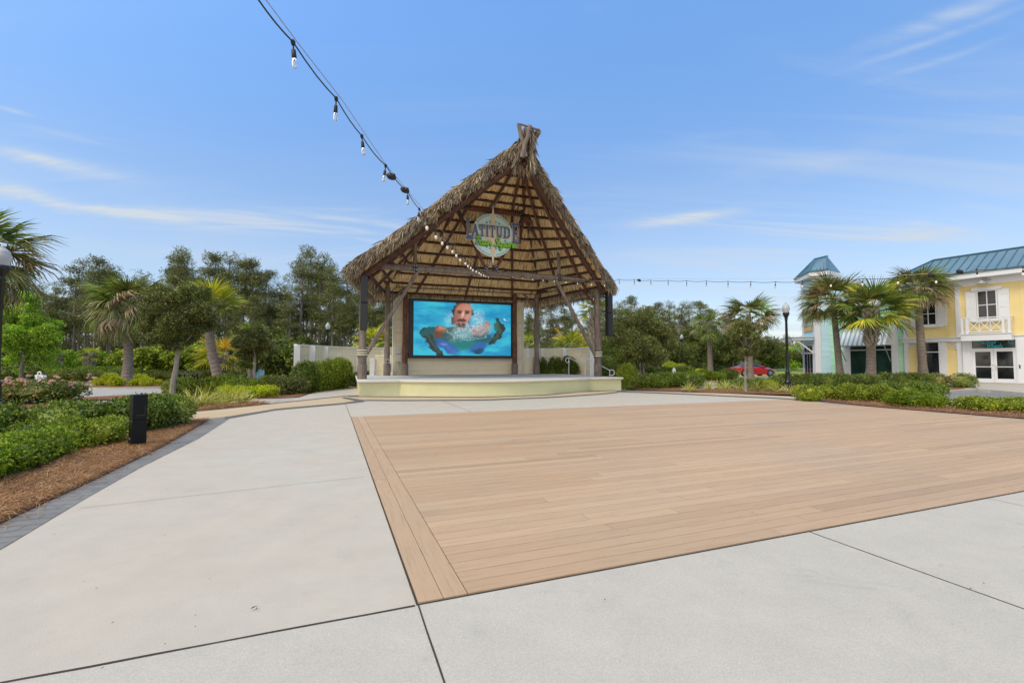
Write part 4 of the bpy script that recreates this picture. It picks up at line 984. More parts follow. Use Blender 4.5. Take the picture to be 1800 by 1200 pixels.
# ---------------------------------------------------------------- string lights
M_CABLE = simple('black_cable', (.015,.015,.016), .6, .2, 8, 0); M_WIRE = simple('pale_wire', (.45,.42,.38), .4, .1, 8, 0, metal=.6)
mg, ntg, bg_ = newmat('bulb_glass'); bg_.inputs['Base Color'].default_value = (.95,.93,.88,1); bg_.inputs['Roughness'].default_value = .05; bg_.inputs['Transmission Weight'].default_value = .85; bg_.inputs['IOR'].default_value = 1.3; M_BULB = mg
M_BULBW = simple('white_bulb', (.85,.82,.74), .25, .03, 8, 0)  # opaque white; before the shops it paints in the sky's reflection on glass
sm = MB(); sm.tube([(0,0,-.01),(0,0,-.075)], .007, 6); sm.lathe([(.010,-.07),(.019,-.078),(.021,-.145),(.017,-.15)], (0,0,0), 10); sm.lathe([(.012,.02),(.022,.0),(.014,-.03)], (0,0,0), 8)
ME_SOCK = sm.mesh('socket', M_CABLE, True)
bm_ = MB(); bm_.lathe([(.008,-.148),(.019,-.158),(.023,-.19),(.022,-.22),(.013,-.243),(.003,-.25)], (0,0,0), 12)
ME_BULB = bm_.mesh('bulb', M_BULB, True); bf_ = MB(); bf_.lathe([(.012,-.148),(.026,-.165),(.033,-.19),(.026,-.225),(.008,-.24)], (0,0,0), 10); ME_BULBW = bf_.mesh('bulb', M_BULBW, True)
def string(name, label, pts, bulbs, wire, adap, white_from=5, sc=1.0):
    t = thing(name, label, 'string lights', tuple(pts[0])); org = ORG[t.name]
    mb = MB(); cp = []
    for i, (a, b) in enumerate(zip(pts, pts[1:])):
        n = 4
        for j in range(n): 
            q = a.lerp(b, j/n); q = q-Vector((0,0,.035*math.sin(math.pi*j/n)*((b-a).length))); cp.append(q)
    cp.append(pts[-1]); mb.tube(cp, .0072, 6); mb.build('cable', M_CABLE, t)
    if wire: mb = MB(); mb.tube(wire, .004, 5); mb.build('support_wire', M_WIRE, t)
    for i, b in enumerate(bulbs):
        s = link('socket', ME_SOCK, t, b-org); s.scale = (sc,sc,sc); s.rotation_euler = (random.uniform(-.12,.12), random.uniform(-.12,.12), 0)
        link('bulb', (ME_BULBW if i in white_from else ME_BULB) if isinstance(white_from, set) else (ME_BULB if i < white_from else ME_BULBW), s)
    for q in adap:
        mb = MB(); mb.tube([q+Vector((-.07,0,.02)), q+Vector((-.03,0,0)), q+Vector((.03,0,-.02)), q+Vector((.06,0,-.05))], [.02,.05,.055,.02], 8); mb.build('connector', M_CABLE, t, smooth=True)
px1 = [(450,-6),(515,74),(591,173),(636,239),(678,291),(716,336),(737,367),(751,385),(765,402),(778,414),(787,422),(795,430),(801,438),(810,446),(817,453),(822,458),(827,462),(832,466),(837,469),(842,472),(846,475),(850,477),(854,479),(858,481)]
def s1pt(px, py):
    t = (px-900)/FPX
    d = 4.0
    for _ in range(60):                       # x = -1.9+.035(d-4) and x = t*viewdepth
        zc = ZD(py, d); vd = d*math.cos(PITCH)+(zc-CAMH)*math.sin(PITCH); x = -1.9+.035*(d-4); 
        vdn = x/t; d = d+(vdn-vd)*.5
    return Vector((-1.9+.035*(d-4), d, ZD(py, d)))
S1 = [s1pt(*p) for p in px1]
string('string_lights', 'bulb string running from the top left of the sky down to the pavilion beam', S1, S1[1:], [s1pt(463,-6), s1pt(530,84), s1pt(600,174), s1pt(678,289), s1pt(735,358), s1pt(800,430), s1pt(850,470)], [s1pt(688,309), s1pt(712,333)], 6)
pyi = {0:482, 8:496, 9:491.5, 12:493, 17:495.5, 19:493, 21:487, 22:485, 23:474, 25:466, 28:455}
def s2pt(i, dz=0):
    ks = sorted(pyi); k = max(q for q in ks if q <= i); k2 = min([q for q in ks if q > i] or [k]); f = 0 if k2 == k else (i-k)/(k2-k)
    py = pyi[k]*(1-f)+pyi[k2]*f; x = .06+.469*i; y = 23-.541*i
    return Vector((x, y, ZD(py, y)+dz))
S2 = [s2pt(i) for i in range(29)]
WHITE_IDX = {i for i in range(29) if i < 9 or i > 17}
string('string_lights', 'bulb string running right from the pavilion beam towards the yellow building', [S1[-1]]+S2, S2, [s2pt(-.0,.06), s2pt(8,.02), s2pt(9,.03), s2pt(17,.10), s2pt(21,.04), s2pt(28,.1)], [s2pt(10.3,.0), s2pt(21.9,.03)+Vector((0,0,0)), s2pt(22.6,.02)], WHITE_IDX, .78)
# ================================================================ VEGETATION
M_BARK = woodmat('bark', (.09,.07,.055), (.17,.14,.11), (.27,.235,.19), scale=(1,1,.3), island=False)
M_OAKB = woodmat('pale_bark', (.20,.18,.14), (.34,.31,.25), (.46,.43,.36), scale=(1,1,.4), island=False)
M_PINEB = woodmat('pine_bark', (.10,.08,.07), (.20,.17,.15), (.32,.28,.25), scale=(1,1,.3), island=False)
M_PALMB = woodmat('palm_trunk', (.11,.085,.065), (.21,.17,.135), (.32,.275,.225), scale=(.6,.6,2.2), island=False)
M_BOOT = woodmat('palm_boots', (.22,.19,.155), (.38,.34,.29), (.52,.48,.42), scale=(1,1,1))
LF = {}
LF['dark'] = leafmat('leaf_dark', [(0,(.022,.05,.010)),(.35,(.048,.098,.018)),(.75,(.105,.175,.034)),(1,(.21,.29,.075))], .38, .2)
LF['deep'] = leafmat('leaf_deep', [(0,(.02,.045,.012)),(.4,(.048,.09,.02)),(.85,(.10,.155,.036)),(1,(.19,.24,.07))], .36, .15)
LF['mid'] = leafmat('leaf_mid', [(0,(.03,.075,.012)),(.35,(.095,.165,.022)),(.75,(.19,.275,.04)),(1,(.33,.41,.08))], .42, .25)
LF['lime'] = leafmat('leaf_lime', [(0,(.03,.075,.008)),(.35,(.07,.14,.012)),(.75,(.13,.22,.02)),(1,(.22,.31,.04))], .42, .3)
LF['gold'] = leafmat('leaf_gold', [(0,(.09,.16,.01)),(.35,(.20,.30,.018)),(.75,(.34,.42,.035)),(1,(.48,.52,.07))], .45, .3)
LF['maple'] = leafmat('leaf_bright', [(0,(.06,.15,.02)),(.4,(.12,.26,.035)),(.8,(.23,.40,.06)),(1,(.36,.50,.12))], .5, .35, .9)
LF['oak'] = leafmat('foliage_oak', [(0,(.035,.05,.018)),(.4,(.08,.105,.036)),(.8,(.16,.19,.068)),(1,(.30,.32,.15))], .45, .2, 1.3)
LF['pine'] = leafmat('foliage_pine', [(0,(.05,.065,.030)),(.4,(.10,.122,.052)),(.8,(.165,.19,.08)),(1,(.25,.265,.13))], .6, .15, .5)
LF['wood'] = leafmat('leaf_woodland', [(0,(.035,.055,.018)),(.5,(.065,.10,.03)),(.9,(.11,.16,.045)),(1,(.18,.22,.08))], .6, .2, .25, .5)
LF['rose'] = leafmat('leaf_rose', [(0,(.035,.07,.022)),(.4,(.07,.12,.035)),(.85,(.13,.19,.06)),(1,(.24,.24,.10))], .4, .2)
LF['flax'] = leafmat('leaf_flax', [(0,(0.154,0.209,0.055)),(.4,(0.308,0.363,0.132)),(.8,(0.495,0.517,0.242)),(1,(0.638,0.638,0.374))], .45, .25)
M_PETAL = leafmat('petals', [(0,(.72,.42,.42)),(.4,(.82,.56,.54)),(.8,(.86,.70,.64)),(1,(.88,.82,.76))], .6, .3)
PF = {}
PF['green'] = leafmat('frond_green', [(0,(.08,.14,.03)),(.4,(.16,.25,.045)),(.8,(.27,.36,.075)),(1,(.42,.48,.14))], .42, .2, .9)
PF['olive'] = leafmat('frond_olive', [(0,(0.081,0.108,0.034)),(.4,(0.149,0.189,0.054)),(.75,(0.270,0.284,0.095)),(1,(0.459,0.405,0.216))], .45, .2, .9)
PF['yellow'] = leafmat('frond_yellow', [(0,(0.203,0.297,0.027)),(.4,(0.405,0.486,0.041)),(.75,(0.648,0.621,0.068)),(1,(0.837,0.648,0.108))], .45, .25, .9)
PF['orange'] = leafmat('frond_orange', [(0,(0.472,0.324,0.041)),(.5,(0.783,0.486,0.054)),(1,(0.850,0.675,0.162))], .5, .25, .9)
PF['dead'] = leafmat('frond_dead', [(0,(0.216,0.149,0.081)),(.5,(0.405,0.311,0.189)),(1,(0.648,0.567,0.446))], .8, .1, .9)
def foliage(cl, n, L, Wd, k=4, up=.35, spread=.85, rg=None, inner=.62, sag=0.0):
    """leaf quads in sprigs spread through ellipsoid clumps; cl rows: x y z rx ry rz"""
    cl = np.asarray(cl, float); a = cl[:,3]*cl[:,4]+cl[:,4]*cl[:,5]+cl[:,3]*cl[:,5]; pr = a/a.sum()
    idx = rg.choice(len(cl), n, p=pr); d = rg.normal(size=(n,3)); d /= np.linalg.norm(d,axis=1,keepdims=True)
    r = (inner+(1.06-inner)*rg.uniform(0,1,(n,1))**.45); c = cl[idx]; p = c[:,:3]+c[:,3:]*d*r
    nrm = d/c[:,3:]; nrm /= np.linalg.norm(nrm,axis=1,keepdims=True)
    ax = nrm+np.array([0,0,up])+rg.normal(size=(n,3))*.35; ax /= np.linalg.norm(ax,axis=1,keepdims=True)
    p = np.repeat(p,k,0); ax = np.repeat(ax,k,0); m = n*k
    ld = ax+rg.normal(size=(m,3))*spread*.75; ld[:,2] -= sag; ld /= np.linalg.norm(ld,axis=1,keepdims=True)
    sd = np.cross(ld, ax+rg.normal(size=(m,3))*.5); sd /= np.linalg.norm(sd,axis=1,keepdims=True)+1e-9
    l = L*rg.uniform(.6,1.25,(m,1)); w = Wd*rg.uniform(.7,1.2,(m,1)); p = p+rg.normal(size=(m,3))*L*.35
    V = np.stack([p, p+ld*l*.45+sd*w/2, p+ld*l+np.array([0,0,-1])*l*.12, p+ld*l*.45-sd*w/2], 1)
    return V.reshape(-1,3), np.arange(m*4).reshape(-1,4)
def ico(c, r, nu=10, nv=6):
    V = []; F = []
    for i in range(nv+1):
        ph = math.pi*i/nv
        for j in range(nu): th = 2*math.pi*j/nu; V.append((c[0]+r[0]*math.sin(ph)*math.cos(th), c[1]+r[1]*math.sin(ph)*math.sin(th), c[2]+r[2]*math.cos(ph)))
    for i in range(nv):
        for j in range(nu): a = i*nu+j; b = i*nu+(j+1)%nu; F.append([a,a+nu,b+nu,b])
    return np.array(V), np.array(F)
def cores(cl, s):
    Vs = []; Fs = []; o = 0
    for c in cl:
        v, f = ico(c[:3], [x*s for x in c[3:]]); v = v+np.random.default_rng(int(abs(c[0]*97))%1000).normal(size=v.shape)*.04*c[3]; Vs.append(v); Fs.append(f+o); o += len(v)
    return np.concatenate(Vs), np.concatenate(Fs)
def join(*vf):
    Vs = []; Fs = []; o = 0
    for v, f in vf: Vs.append(v); Fs.append(f+o); o += len(v)
    return np.concatenate(Vs), np.concatenate(Fs)
def hedge(name, label, path, h, w, leaf, dens=420, L=.055, Wd=.03, seed=1, cat='hedge', z0=.0, step=None, rag=.12, group=None, up=.5, core=.72, hv=.12):
    """path: points on the ground; a run of merged rounded bushes"""
    rg = np.random.default_rng(seed); P_ = [np.array(p[:2], float) for p in path]; cl = []; step = step or w*.42
    for a, b in zip(P_, P_[1:]):
        n = max(1, int(np.linalg.norm(b-a)/step))
        for i in range(n+(1 if b is P_[-1] else 0)):
            q = a+(b-a)*i/n+rg.normal(size=2)*w*rag*.6; hh = h*(1+rg.uniform(-hv,hv)); ww = w*.5*(1+rg.uniform(-.12,.15))
            cl.append([q[0],q[1],z0+hh*.50,ww,ww,hh*.52])
            for _ in range(2):
                a2 = rg.uniform(0,6.28); cl.append([q[0]+math.cos(a2)*ww*.45,q[1]+math.sin(a2)*ww*.45,z0+hh*rg.uniform(.55,.78),ww*.5,ww*.5,hh*.30])
    cl = np.array(cl); area = sum(4*math.pi*((c[3]*c[5])**1.0) for c in cl)*.5
    vf = foliage(cl, int(area*dens), L, Wd, 4, up, .9, rg, .78); vf2 = cores(cl, core)
    V, F = join(vf, vf2); V[:,2] = np.maximum(V[:,2], z0-.01)
    loc = (float(P_[0][0]), float(P_[0][1]), z0)
    return npobj(name, V, F, LF[leaf], loc=loc, label=label, cat=cat, **({'group': group} if group else {}))
def limbs(mb, base, top, r, crown, rg, nb=6, n=8):
    base = np.array(base, float); top = np.array(top, float); pts = []
    for i in range(6):
        t = i/5; j = rg.normal(size=3)*r*.35*(0 if i in (0,5) else 1); pts.append(tuple(base*(1-t)+top*t+j))
    mb.tube(pts, [r*(1.25 if i == 0 else 1-.45*i/5) for i in range(6)], n)
    for k in range(nb):
        c = crown[rg.integers(len(crown))]; s = np.array(pts[rg.integers(3,6)]); e = np.array(c[:3]); mid = (s+e)/2+np.array([0,0,-.1*np.linalg.norm(e-s)])+rg.normal(size=3)*.1
        mb.tube([tuple(s), tuple(mid), tuple(e)], [r*.45, r*.28, r*.10], 6)
def broadleaf(name, label, base, lean, th, cr, cz, ch, leaf, n, L, Wd, r, seed, bark=None, nc=26, cat='tree', group=None, shape='round', gap=.36):
    """base: ground point; th: trunk height; cr crown radius; cz crown centre height; ch crown half height"""
    rg = np.random.default_rng(seed); t = thing(name, label, cat, tuple(base), group); b = np.array(tuple(base)); cc = b+np.array([lean[0],lean[1],cz]); cl = []
    for i in range(nc):
        d = rg.normal(size=3); d /= np.linalg.norm(d); q = rg.uniform(.30,1.10)
        zz = d[2]*q; k = 1.0
        if shape == 'cone': k = np.clip(.95-zz*.75, .25, 1.15)
        p = cc+np.array([d[0]*q*cr*k, d[1]*q*cr*k, zz*ch]); s = cr*rg.uniform(gap*.42, gap*1.12)*(1.0 if q < .85 else .62)
        cl.append([*p, s, s, s*.72])
    cl = np.array(cl)
    mb = MB(); top = cc+np.array([0,0,-ch*.15]); limbs(mb, b, top, r, cl, rg, 10); mb.build('trunk', bark or M_OAKB, t, smooth=True)
    V, F = foliage(cl, n, L, Wd, 4, .3, .95, rg, .25)
    npobj('crown', V, F, LF[leaf], t); return t
# ---- palms
def frond(rg, R, nl=22, droop=.55, seglen=.62, arc=125, w=.035):
    """fan frond from the origin along +x: returns V,F ; R total length"""
    V = []; F = []
    st = R*(1-seglen); bend = rg.uniform(.15,.4)*droop
    pet = [np.array([0,0,0.]), np.array([st*.5,0,-bend*st*.1]), np.array([st,0,-bend*st*.4])]
    for i in range(2):
        a, b = pet[i], pet[i+1]; o = len(V); s = np.array([0,w*.35,0]); V += [a-s,a+s,b+s,b-s]; F.append([o,o+1,o+2,o+3])
    o0 = pet[2]
    for j in range(nl):
        f = (j/(nl-1))*2-1; ang = math.radians(arc)*f*.95; ln = R*seglen*(1-.32*abs(f)**2)*rg.uniform(.88,1.08)
        d = np.array([math.cos(ang*.8)*.96+.04, math.sin(ang*.8), -.20*abs(f)-.03+rg.normal()*.05]); d /= np.linalg.norm(d)
        s = np.array([-d[1], d[0], rg.normal()*.5]); s /= np.linalg.norm(s)
        p = o0.copy(); dd = d.copy(); o = len(V)
        for i, wf in enumerate((.5,1.0,.7,.05)):
            V += [p-s*w*wf*.5, p+s*w*wf*.5]
            g = (.05, .28, .75, 0)[i]*droop*rg.uniform(.6,1.5); dd = dd+np.array([0,0,-g]); dd /= np.linalg.norm(dd); p = p+dd*ln/3
        for i in range(3): F.append([o+2*i,o+2*i+1,o+2*i+3,o+2*i+2])
    return np.array(V), np.array(F)
def rotm(az, el, roll=0):
    ca, sa = math.cos(az), math.sin(az); ce, se = math.cos(el), math.sin(el); cr, sr = math.cos(roll), math.sin(roll)
    Rz = np.array([[ca,-sa,0],[sa,ca,0],[0,0,1]]); Ry = np.array([[ce,0,-se],[0,1,0],[se,0,ce]]); Rx = np.array([[1,0,0],[0,cr,-sr],[0,sr,cr]])
    return Rz@Ry@Rx
def palm(label, base, top, r, R, mix, nf=26, boots=0.0, seed=1, droop=.6, elmin=-55, bend=0.0, group=None, skirt=0, nl=22, bootpale=True, name='sabal_palm', w=None, elmax=78):
    rg = np.random.default_rng(seed); t = thing(name, label, 'palm', tuple(base), group); b = np.array(tuple(base), float); tp = np.array(tuple(top), float)
    mb = MB(); pts = []; rs = []; H = tp[2]-b[2]; n = max(8, int(H/.11)); n = min(n, 60)
    hv = np.array([tp[0]-b[0], tp[1]-b[1]]); 
    for i in range(n+1):
        s = i/n; q = b*(1-s)+tp*s; q[:2] += hv*(bend*math.sin(math.pi*s)); ring = 1+(.05 if i % 2 else -.02)
        pts.append(tuple(q)); rs.append(r*(1.28-.38*min(1,s*5) if s < .2 else .93-.22*s)*ring)
    if H > .4: mb.tube(pts, rs, 14); mb.build('trunk', M_PALMB, t, smooth=False)
    if boots > 0:
        mb = MB(); nb = int(boots*26/max(.18,r)*.55); 
        for i in range(nb):
            s = 1-(boots/H)*(i/nb); a = i*2.4; q = b*(1-s)+tp*s; q[:2] += hv*(bend*math.sin(math.pi*s)); q = Vector(q); rd = Vector((math.cos(a), math.sin(a), 0)); tg_ = Vector((-math.sin(a), math.cos(a), 0))
            wv = tg_*r*.30; bs = q+rd*r*.80; tipp = q+rd*r*1.5+Vector((0,0,r*1.25))+tg_*r*rg.uniform(-.7,.7); m_ = (bs+tipp)/2+rd*r*.12; Zr = rd*.03
            mb.hexa([bs-wv-Zr,bs+wv-Zr,bs+wv+Zr,bs-wv+Zr,tipp-wv*.6-Zr,tipp+wv*.6-Zr,tipp+wv*.6+Zr,tipp-wv*.6+Zr])
        mb.build('leaf_bases', M_BOOT if bootpale else M_PALMB, t)
    groups = {}
    keys = list(mix); pr = np.array([mix[k] for k in keys]); pr = pr/pr.sum()
    ct = tp+np.array([0,0,.05])
    for i in range(nf):
        f = (i+.5)/nf; el = math.radians(elmax+(elmin-elmax)*f**.85); az = i*2.399+rg.uniform(-.3,.3); ln = R*rg.uniform(.82,1.08)*(.80 if f < .12 else 1.0)
        k = keys[rg.choice(len(keys), p=pr)]
        if 'dead' in mix and f < .3 and k == 'dead': k = keys[0]
        V, F = frond(rg, ln, nl, droop*(.5 if f < .2 else 1), .60, 118, w or max(.034, R*.030)); M_ = rotm(az, el, rg.uniform(-.6,.6)); V = V@M_.T
        V += ct+np.array([math.cos(az),math.sin(az),0])*r*.3-np.array([0,0,f*.35*R*.3]); groups.setdefault(k, []).append((V,F))
    for i in range(skirt):
        az = rg.uniform(0,6.28); V, F = frond(rg, R*rg.uniform(.55,.75), 16, 1.0, .6, 70, w or R*.02); V = V@rotm(az, math.radians(rg.uniform(-85,-65)), 0).T+ct-np.array([0,0,.15]); groups.setdefault('dead', []).append((V,F))
    for k, l in groups.items(): npobj('dead_fronds' if k == 'dead' else 'fronds', *join(*l), PF[k], t)
    return t
def pxw(px, d): return px*d/FPX
# big palms on the right
def palm_px(label, px, d, ytop, rpx, mix, tr, lean=0, zb=0, **kw):
    b = AT(px, d, zb); t_ = AT(px+lean, d, ZD(ytop, d)); return palm(label, b, t_, tr, pxw(rpx, d), mix, **kw)
palm_px('full green sabal palm with criss-crossed leaf bases in front of the striped awning', 1531, 30.5, 545, 76, {'green':5,'olive':2,'yellow':1.4}, .31, lean=0, boots=2.5, nf=38, seed=3, droop=.5, elmin=-26, nl=34)
palm_px('ragged sabal palm with browning crown in front of the blue building', 1478, 33, 528, 70, {'olive':5,'green':2,'dead':2.2}, .24, lean=-14, nf=36, seed=4, droop=.75, elmin=-30, nl=30)
palm_px('ragged sabal palm with slender leaning trunk in front of the yellow building', 1624, 31.5, 508, 62, {'olive':4,'green':2.5,'dead':2.4}, .27, lean=-12, nf=34, seed=5, droop=.9, elmin=-30, nl=30)
palm_px('tall sabal palm with open windblown crown behind the red car', 1320, 39, 552, 60, {'olive':4,'green':3,'dead':1}, .24, lean=-4, nf=34, seed=6, droop=.7, elmin=-35, elmax=60)
palm_px('sabal palm with drooping tan lower fronds right of the far lamp post', 1249, 44, 570, 40, {'green':4,'olive':3,'dead':2}, .26, lean=-3, nf=24, seed=8, droop=1.0, skirt=6)
palm_px('small pale palm beside the far lamp post', 1170, 56, 628, 17, {'olive':2,'dead':2,'green':1}, .2, nf=14, seed=9, droop=.8, nl=12)
palm_px('small pale palm behind the lime balls', 1215, 60, 630, 15, {'olive':3,'dead':1}, .15, nf=12, seed=10, droop=.8, nl=12)
palm_px('tall palm with fuzzy trunk of old leaf bases behind the front right post', 1046, 40, 546, 40, {'green':4,'yellow':1.5,'olive':2}, .38, lean=0, boots=3.6, nf=26, seed=11, droop=.5, elmin=-20)
palm_px('bushy yellow-green palm with orange lower fronds behind the right fence', 1003, 36, 608, 44, {'yellow':4,'green':3,'orange':1.6}, .2, nf=26, seed=12, droop=.8, elmin=-15, zb=.5)
palm_px('yellow-green palm seen between the back right post and the screen wall', 928, 38, 606, 26, {'yellow':3,'green':2}, .2, nf=18, seed=13, droop=.6, elmin=-10)
palm_px('tan-topped sabal palm behind the round evergreen oak', 1120, 37, 575, 54, {'olive':4,'dead':3,'green':1}, .34, nf=28, seed=14, droop=1.1, skirt=4)
# left palms
palm_px('straight sabal palm with shaggy brown fringe on the planted road island', 224, 30.5, 535, 76, {'green':3,'olive':4,'dead':4.5}, .31, lean=4, nf=60, seed=15, droop=1.15, elmin=-52, nl=34, skirt=3)
palm_px('curved leaning sabal palm with a bright yellow-green fan crown', 389, 25, 541, 72, {'green':3.5,'yellow':3}, .27, lean=-24, bend=.2, nf=26, seed=16, droop=.4, elmin=8, nl=30, boots=.9)
palm_px('orange-tinged palm with white patterned trunk behind the curved palm', 387, 36, 628, 56, {'yellow':4,'orange':3,'green':1}, .36, nf=20, seed=17, droop=.8, boots=1.0, elmin=-15)
palm_px('yellow-green palm crown over the small grey oak', 440, 33, 596, 44, {'green':3,'yellow':3,'olive':1}, .2, nf=20, seed=18, droop=.8, elmin=-20)
palm_px('palm with pale top and tan skirt behind the left end of the fence', 497, 36, 604, 22, {'olive':3,'green':2}, .26, nf=18, seed=19, droop=.9, skirt=7)
palm_px('bright yellow-green palm behind the front left post', 655, 34, 600, 46, {'yellow':4,'green':2}, .22, nf=22, seed=20, droop=.4, elmin=-10)
palm_px('small rounded palm with white criss-cross trunk far across the road', 158, 47, 624, 21, {'green':2,'yellow':3}, .35, nf=22, seed=21, droop=.8, boots=1.4, elmin=-20)
palm_px('smallest palm with pale trunk far behind the white signboard', 99, 50, 626, 16, {'olive':2,'green':2}, .36, nf=16, seed=22, droop=.7, boots=1.3, elmin=-10)
palm('ragged brown-tipped sabal palm behind the street lamp at the left edge', AT(-60, 13, 0), AT(-38, 13, ZD(447, 13)), .24, 1.95, {'green':1.5,'olive':5,'dead':5}, nf=34, seed=23, droop=1.05, elmin=-60, nl=34)
# trees near the road and stage
broadleaf('young_maple', 'bright fresh green tree at the left edge across the road', AT(38, 31), (0,0), 2, 2.5, 3.25, 2.85, 'maple', 11000, .15, .085, .12, 31, M_BARK, 46, shape='cone', gap=.30)
broadleaf('live_oak', 'rounded dark live oak with leaning pale trunk behind the lily bed', G(303,699), (.30,-.1), 2, 1.42, 3.42, 1.62, 'oak', 14000, .10, .04, .115, 32, M_OAKB, 40, gap=.34)
broadleaf('live_oak', 'small greyish live oak behind the left shrub row', AT(447,27), (0,0), 1.5, 1.2, 2.5, 1.05, 'oak', 6000, .10, .04, .09, 33, M_OAKB, 30)
broadleaf('live_oak', 'large round evergreen oak to the right of the pavilion', AT(1131,31), (-.1,0), 1.6, 2.35, 3.1, 2.15, 'oak', 16000, .12, .045, .11, 34, M_OAKB, 46)
broadleaf('live_oak', 'thin sparse young oak with grey trunk in front of the red car', G(1311,689), (0,0), 1.5, 1.0, 2.75, 1.25, 'oak', 4200, .085, .034, .06, 35, M_OAKB, 22, gap=.34)
for i,(px,d,cr,cz,ch,lf,lab) in enumerate([(1232,62,3.2,3.2,2.4,'wood','round green tree behind the right-hand drooping palm'),(1282,66,3.6,3.3,2.6,'wood','dull green tree behind the thin young oak'),(1352,84,3.6,3.0,2.4,'wood','round green tree above the far lawn path'),(1085,44,2.2,2.2,1.6,'wood','dark green tree left of the round evergreen oak'),
   (1398,90,3.4,2.6,2.4,'maple','pale green young tree beside the large right lamp post'),(1425,74,3.0,2.4,2.0,'wood','dark bushy tree left of the blue building entrance'),(1190,58,2.6,2.4,1.6,'wood','low green tree behind the far lamp post'),
   (150,60,2.6,1.8,1.5,'maple','low bright green tree between the two small far palms'),(280,40,2.1,1.6,1.3,'mid','bushy green shrub tree behind the leaning oak trunk'),(245,46,2.4,1.8,1.4,'mid','bushy green shrub tree behind the island palm trunk'),(345,40,2.2,1.7,1.2,'mid','bushy green shrub tree behind the black bin'),
   (520,46,2.4,2.4,1.8,'wood','dark tree left of the lamp post behind the fence'),(470,44,2.2,3.0,1.8,'wood','green tree behind the small greyish oak'),(478,30,1.4,1.35,1.1,'deep','dense dark round tree behind the left end of the fence'),(508,31,1.3,1.5,1.1,'deep','dense dark tree touching the left end post of the fence'),(330,52,3.0,3.4,2.6,'wood','dull green tree rising behind the leaning oak')]):
    broadleaf('tree' if cz > 2.2 else 'shrub_tree', lab, AT(px,d), (0,0), 1.5, cr, cz, ch, lf, int(2600*max(1,cr/2.4)), .26, .15, .12, 50+i, M_BARK, 26, gap=.4)
# ---- pine woods
def pine_proto(seed, H, dens, full):
    rg = np.random.default_rng(seed); t = thing('pine_tree', 'x', 'tree', (0,0,0)); r = H*.0115; lean = rg.normal(size=2)*.3
    cl = []; brs = []
    lo = H*(.36 if full else .52)
    for i in range(int(40 if full else 30)):
        f = rg.uniform(0,1)**.8; z = lo+(H-lo)*f; rad = (1.0-.62*f)*H*(.16 if full else .135)*rg.uniform(.35,1.1); a = rg.uniform(0,6.28)
        s = H*rg.uniform(.028,.060)*(1.15-.35*f); c = np.array([lean[0]*f+rad*math.cos(a), lean[1]*f+rad*math.sin(a), z+rad*.18]); cl.append([*c, s*1.3, s*1.3, s*.5]); brs.append((z-rad*.15, c))
    cl.append([lean[0],lean[1],H*.985,H*.04,H*.04,H*.045]); cl = np.array(cl)
    mb = MB(); mb.tube([(0,0,-.1),(lean[0]*.2+rg.normal()*.1,lean[1]*.2,H*.35),(lean[0]*.6+rg.normal()*.15,lean[1]*.6,H*.7),(lean[0],lean[1],H*.97)], [r*1.25,r,r*.7,r*.2], 7)
    for z, c in brs: f = z/H; mb.tube([(lean[0]*f,lean[1]*f,z), tuple((np.array([lean[0]*f,lean[1]*f,z])+c)/2+np.array([0,0,-.05])), tuple(c)], [r*.32,r*.2,r*.08], 4, caps=False)
    for k in range(7): z = rg.uniform(H*.2,lo); a = rg.uniform(0,6.28); l = rg.uniform(.5,1.6); mb.tube([(lean[0]*z/H,lean[1]*z/H,z),(l*math.cos(a),l*math.sin(a),z+l*.2)], [r*.16,r*.05], 4, caps=False)
    mb.build('trunk', M_PINEB, t)
    V, F = foliage(cl, int(dens*1.15), .38, .075, 4, .5, .9, rg, .35); npobj('crown', V, F, LF['pine'], t); return t
def copytree(src, loc, rz, sc):
    r = src.copy(); COL.objects.link(r); r.location = loc; r.rotation_euler = (0,0,rz); r.scale = (sc[0],sc[0],sc[1])
    for ch in src.children:
        c = ch.copy(); COL.objects.link(c); c.parent = r
    return r
prot = [pine_proto(100+i, H, 1500 if i < 4 else 1300, i % 2 == 0) for i, H in enumerate((17,19,16,18,20,15))]
protused = [False]*6; rp = np.random.default_rng(77)
def put_pine(px, d, ytop, zone, k=None, row=0):
    k = int(rp.integers(6)) if k is None else k; H = (17,19,16,18,20,15)[k]; z = ZD(ytop, d); s = z/H; loc = AT(px, d, 0); loc.z = -.06; sw_ = min(1.15, max(.62, s*rp.uniform(.85,1.15)))
    hgt = ['tall skyline pine', 'rear row pine', 'shorter front pine'][row]
    where = next(w_ for lim, w_ in ((-40,'beyond the palm at the left edge'),(140,'behind the bright green young tree'),(300,'behind the island palm'),(450,'behind the leaning oak and the curved palm'),(600,'behind the left curved fence'),(800,'between the stage posts at left'),(1075,'behind the right curved fence'),(1200,'behind the round evergreen oak'),(1285,'behind the palm with drooping tan fronds'),(1900,'in the low far tree line behind the lawn')) if px < lim)
    lab = hgt+' '+where
    if not protused[k]: protused[k] = True; o = prot[k]; o.location = loc; o.rotation_euler = (0,0,rp.uniform(0,6.28)); o.scale = (sw_,sw_,s)
    else: o = copytree(prot[k], loc, rp.uniform(0,6.28), (sw_, s))
    tag(o, lab, 'tree', 'pines, '+lab)
LT = [(-60,470),(-20,480),(30,470),(60,500),(95,500),(130,460),(165,455),(190,470),(215,505),(245,478),(262,500),(300,440),(318,452),(345,490),(372,448),(395,446),(420,462),(440,458),(462,480),(490,500),(520,450),(540,442),(560,450),(585,475),(605,480),(630,500),(655,500),(680,490)]
for px, y in LT: put_pine(px+rp.uniform(-5,5), rp.uniform(62,72), y, 'L' if px < 600 else 'M')
for px, y in LT[::1]: put_pine(px+rp.uniform(2,24), rp.uniform(74,92), y+rp.uniform(18,48), 'L' if px < 600 else 'M', row=1)
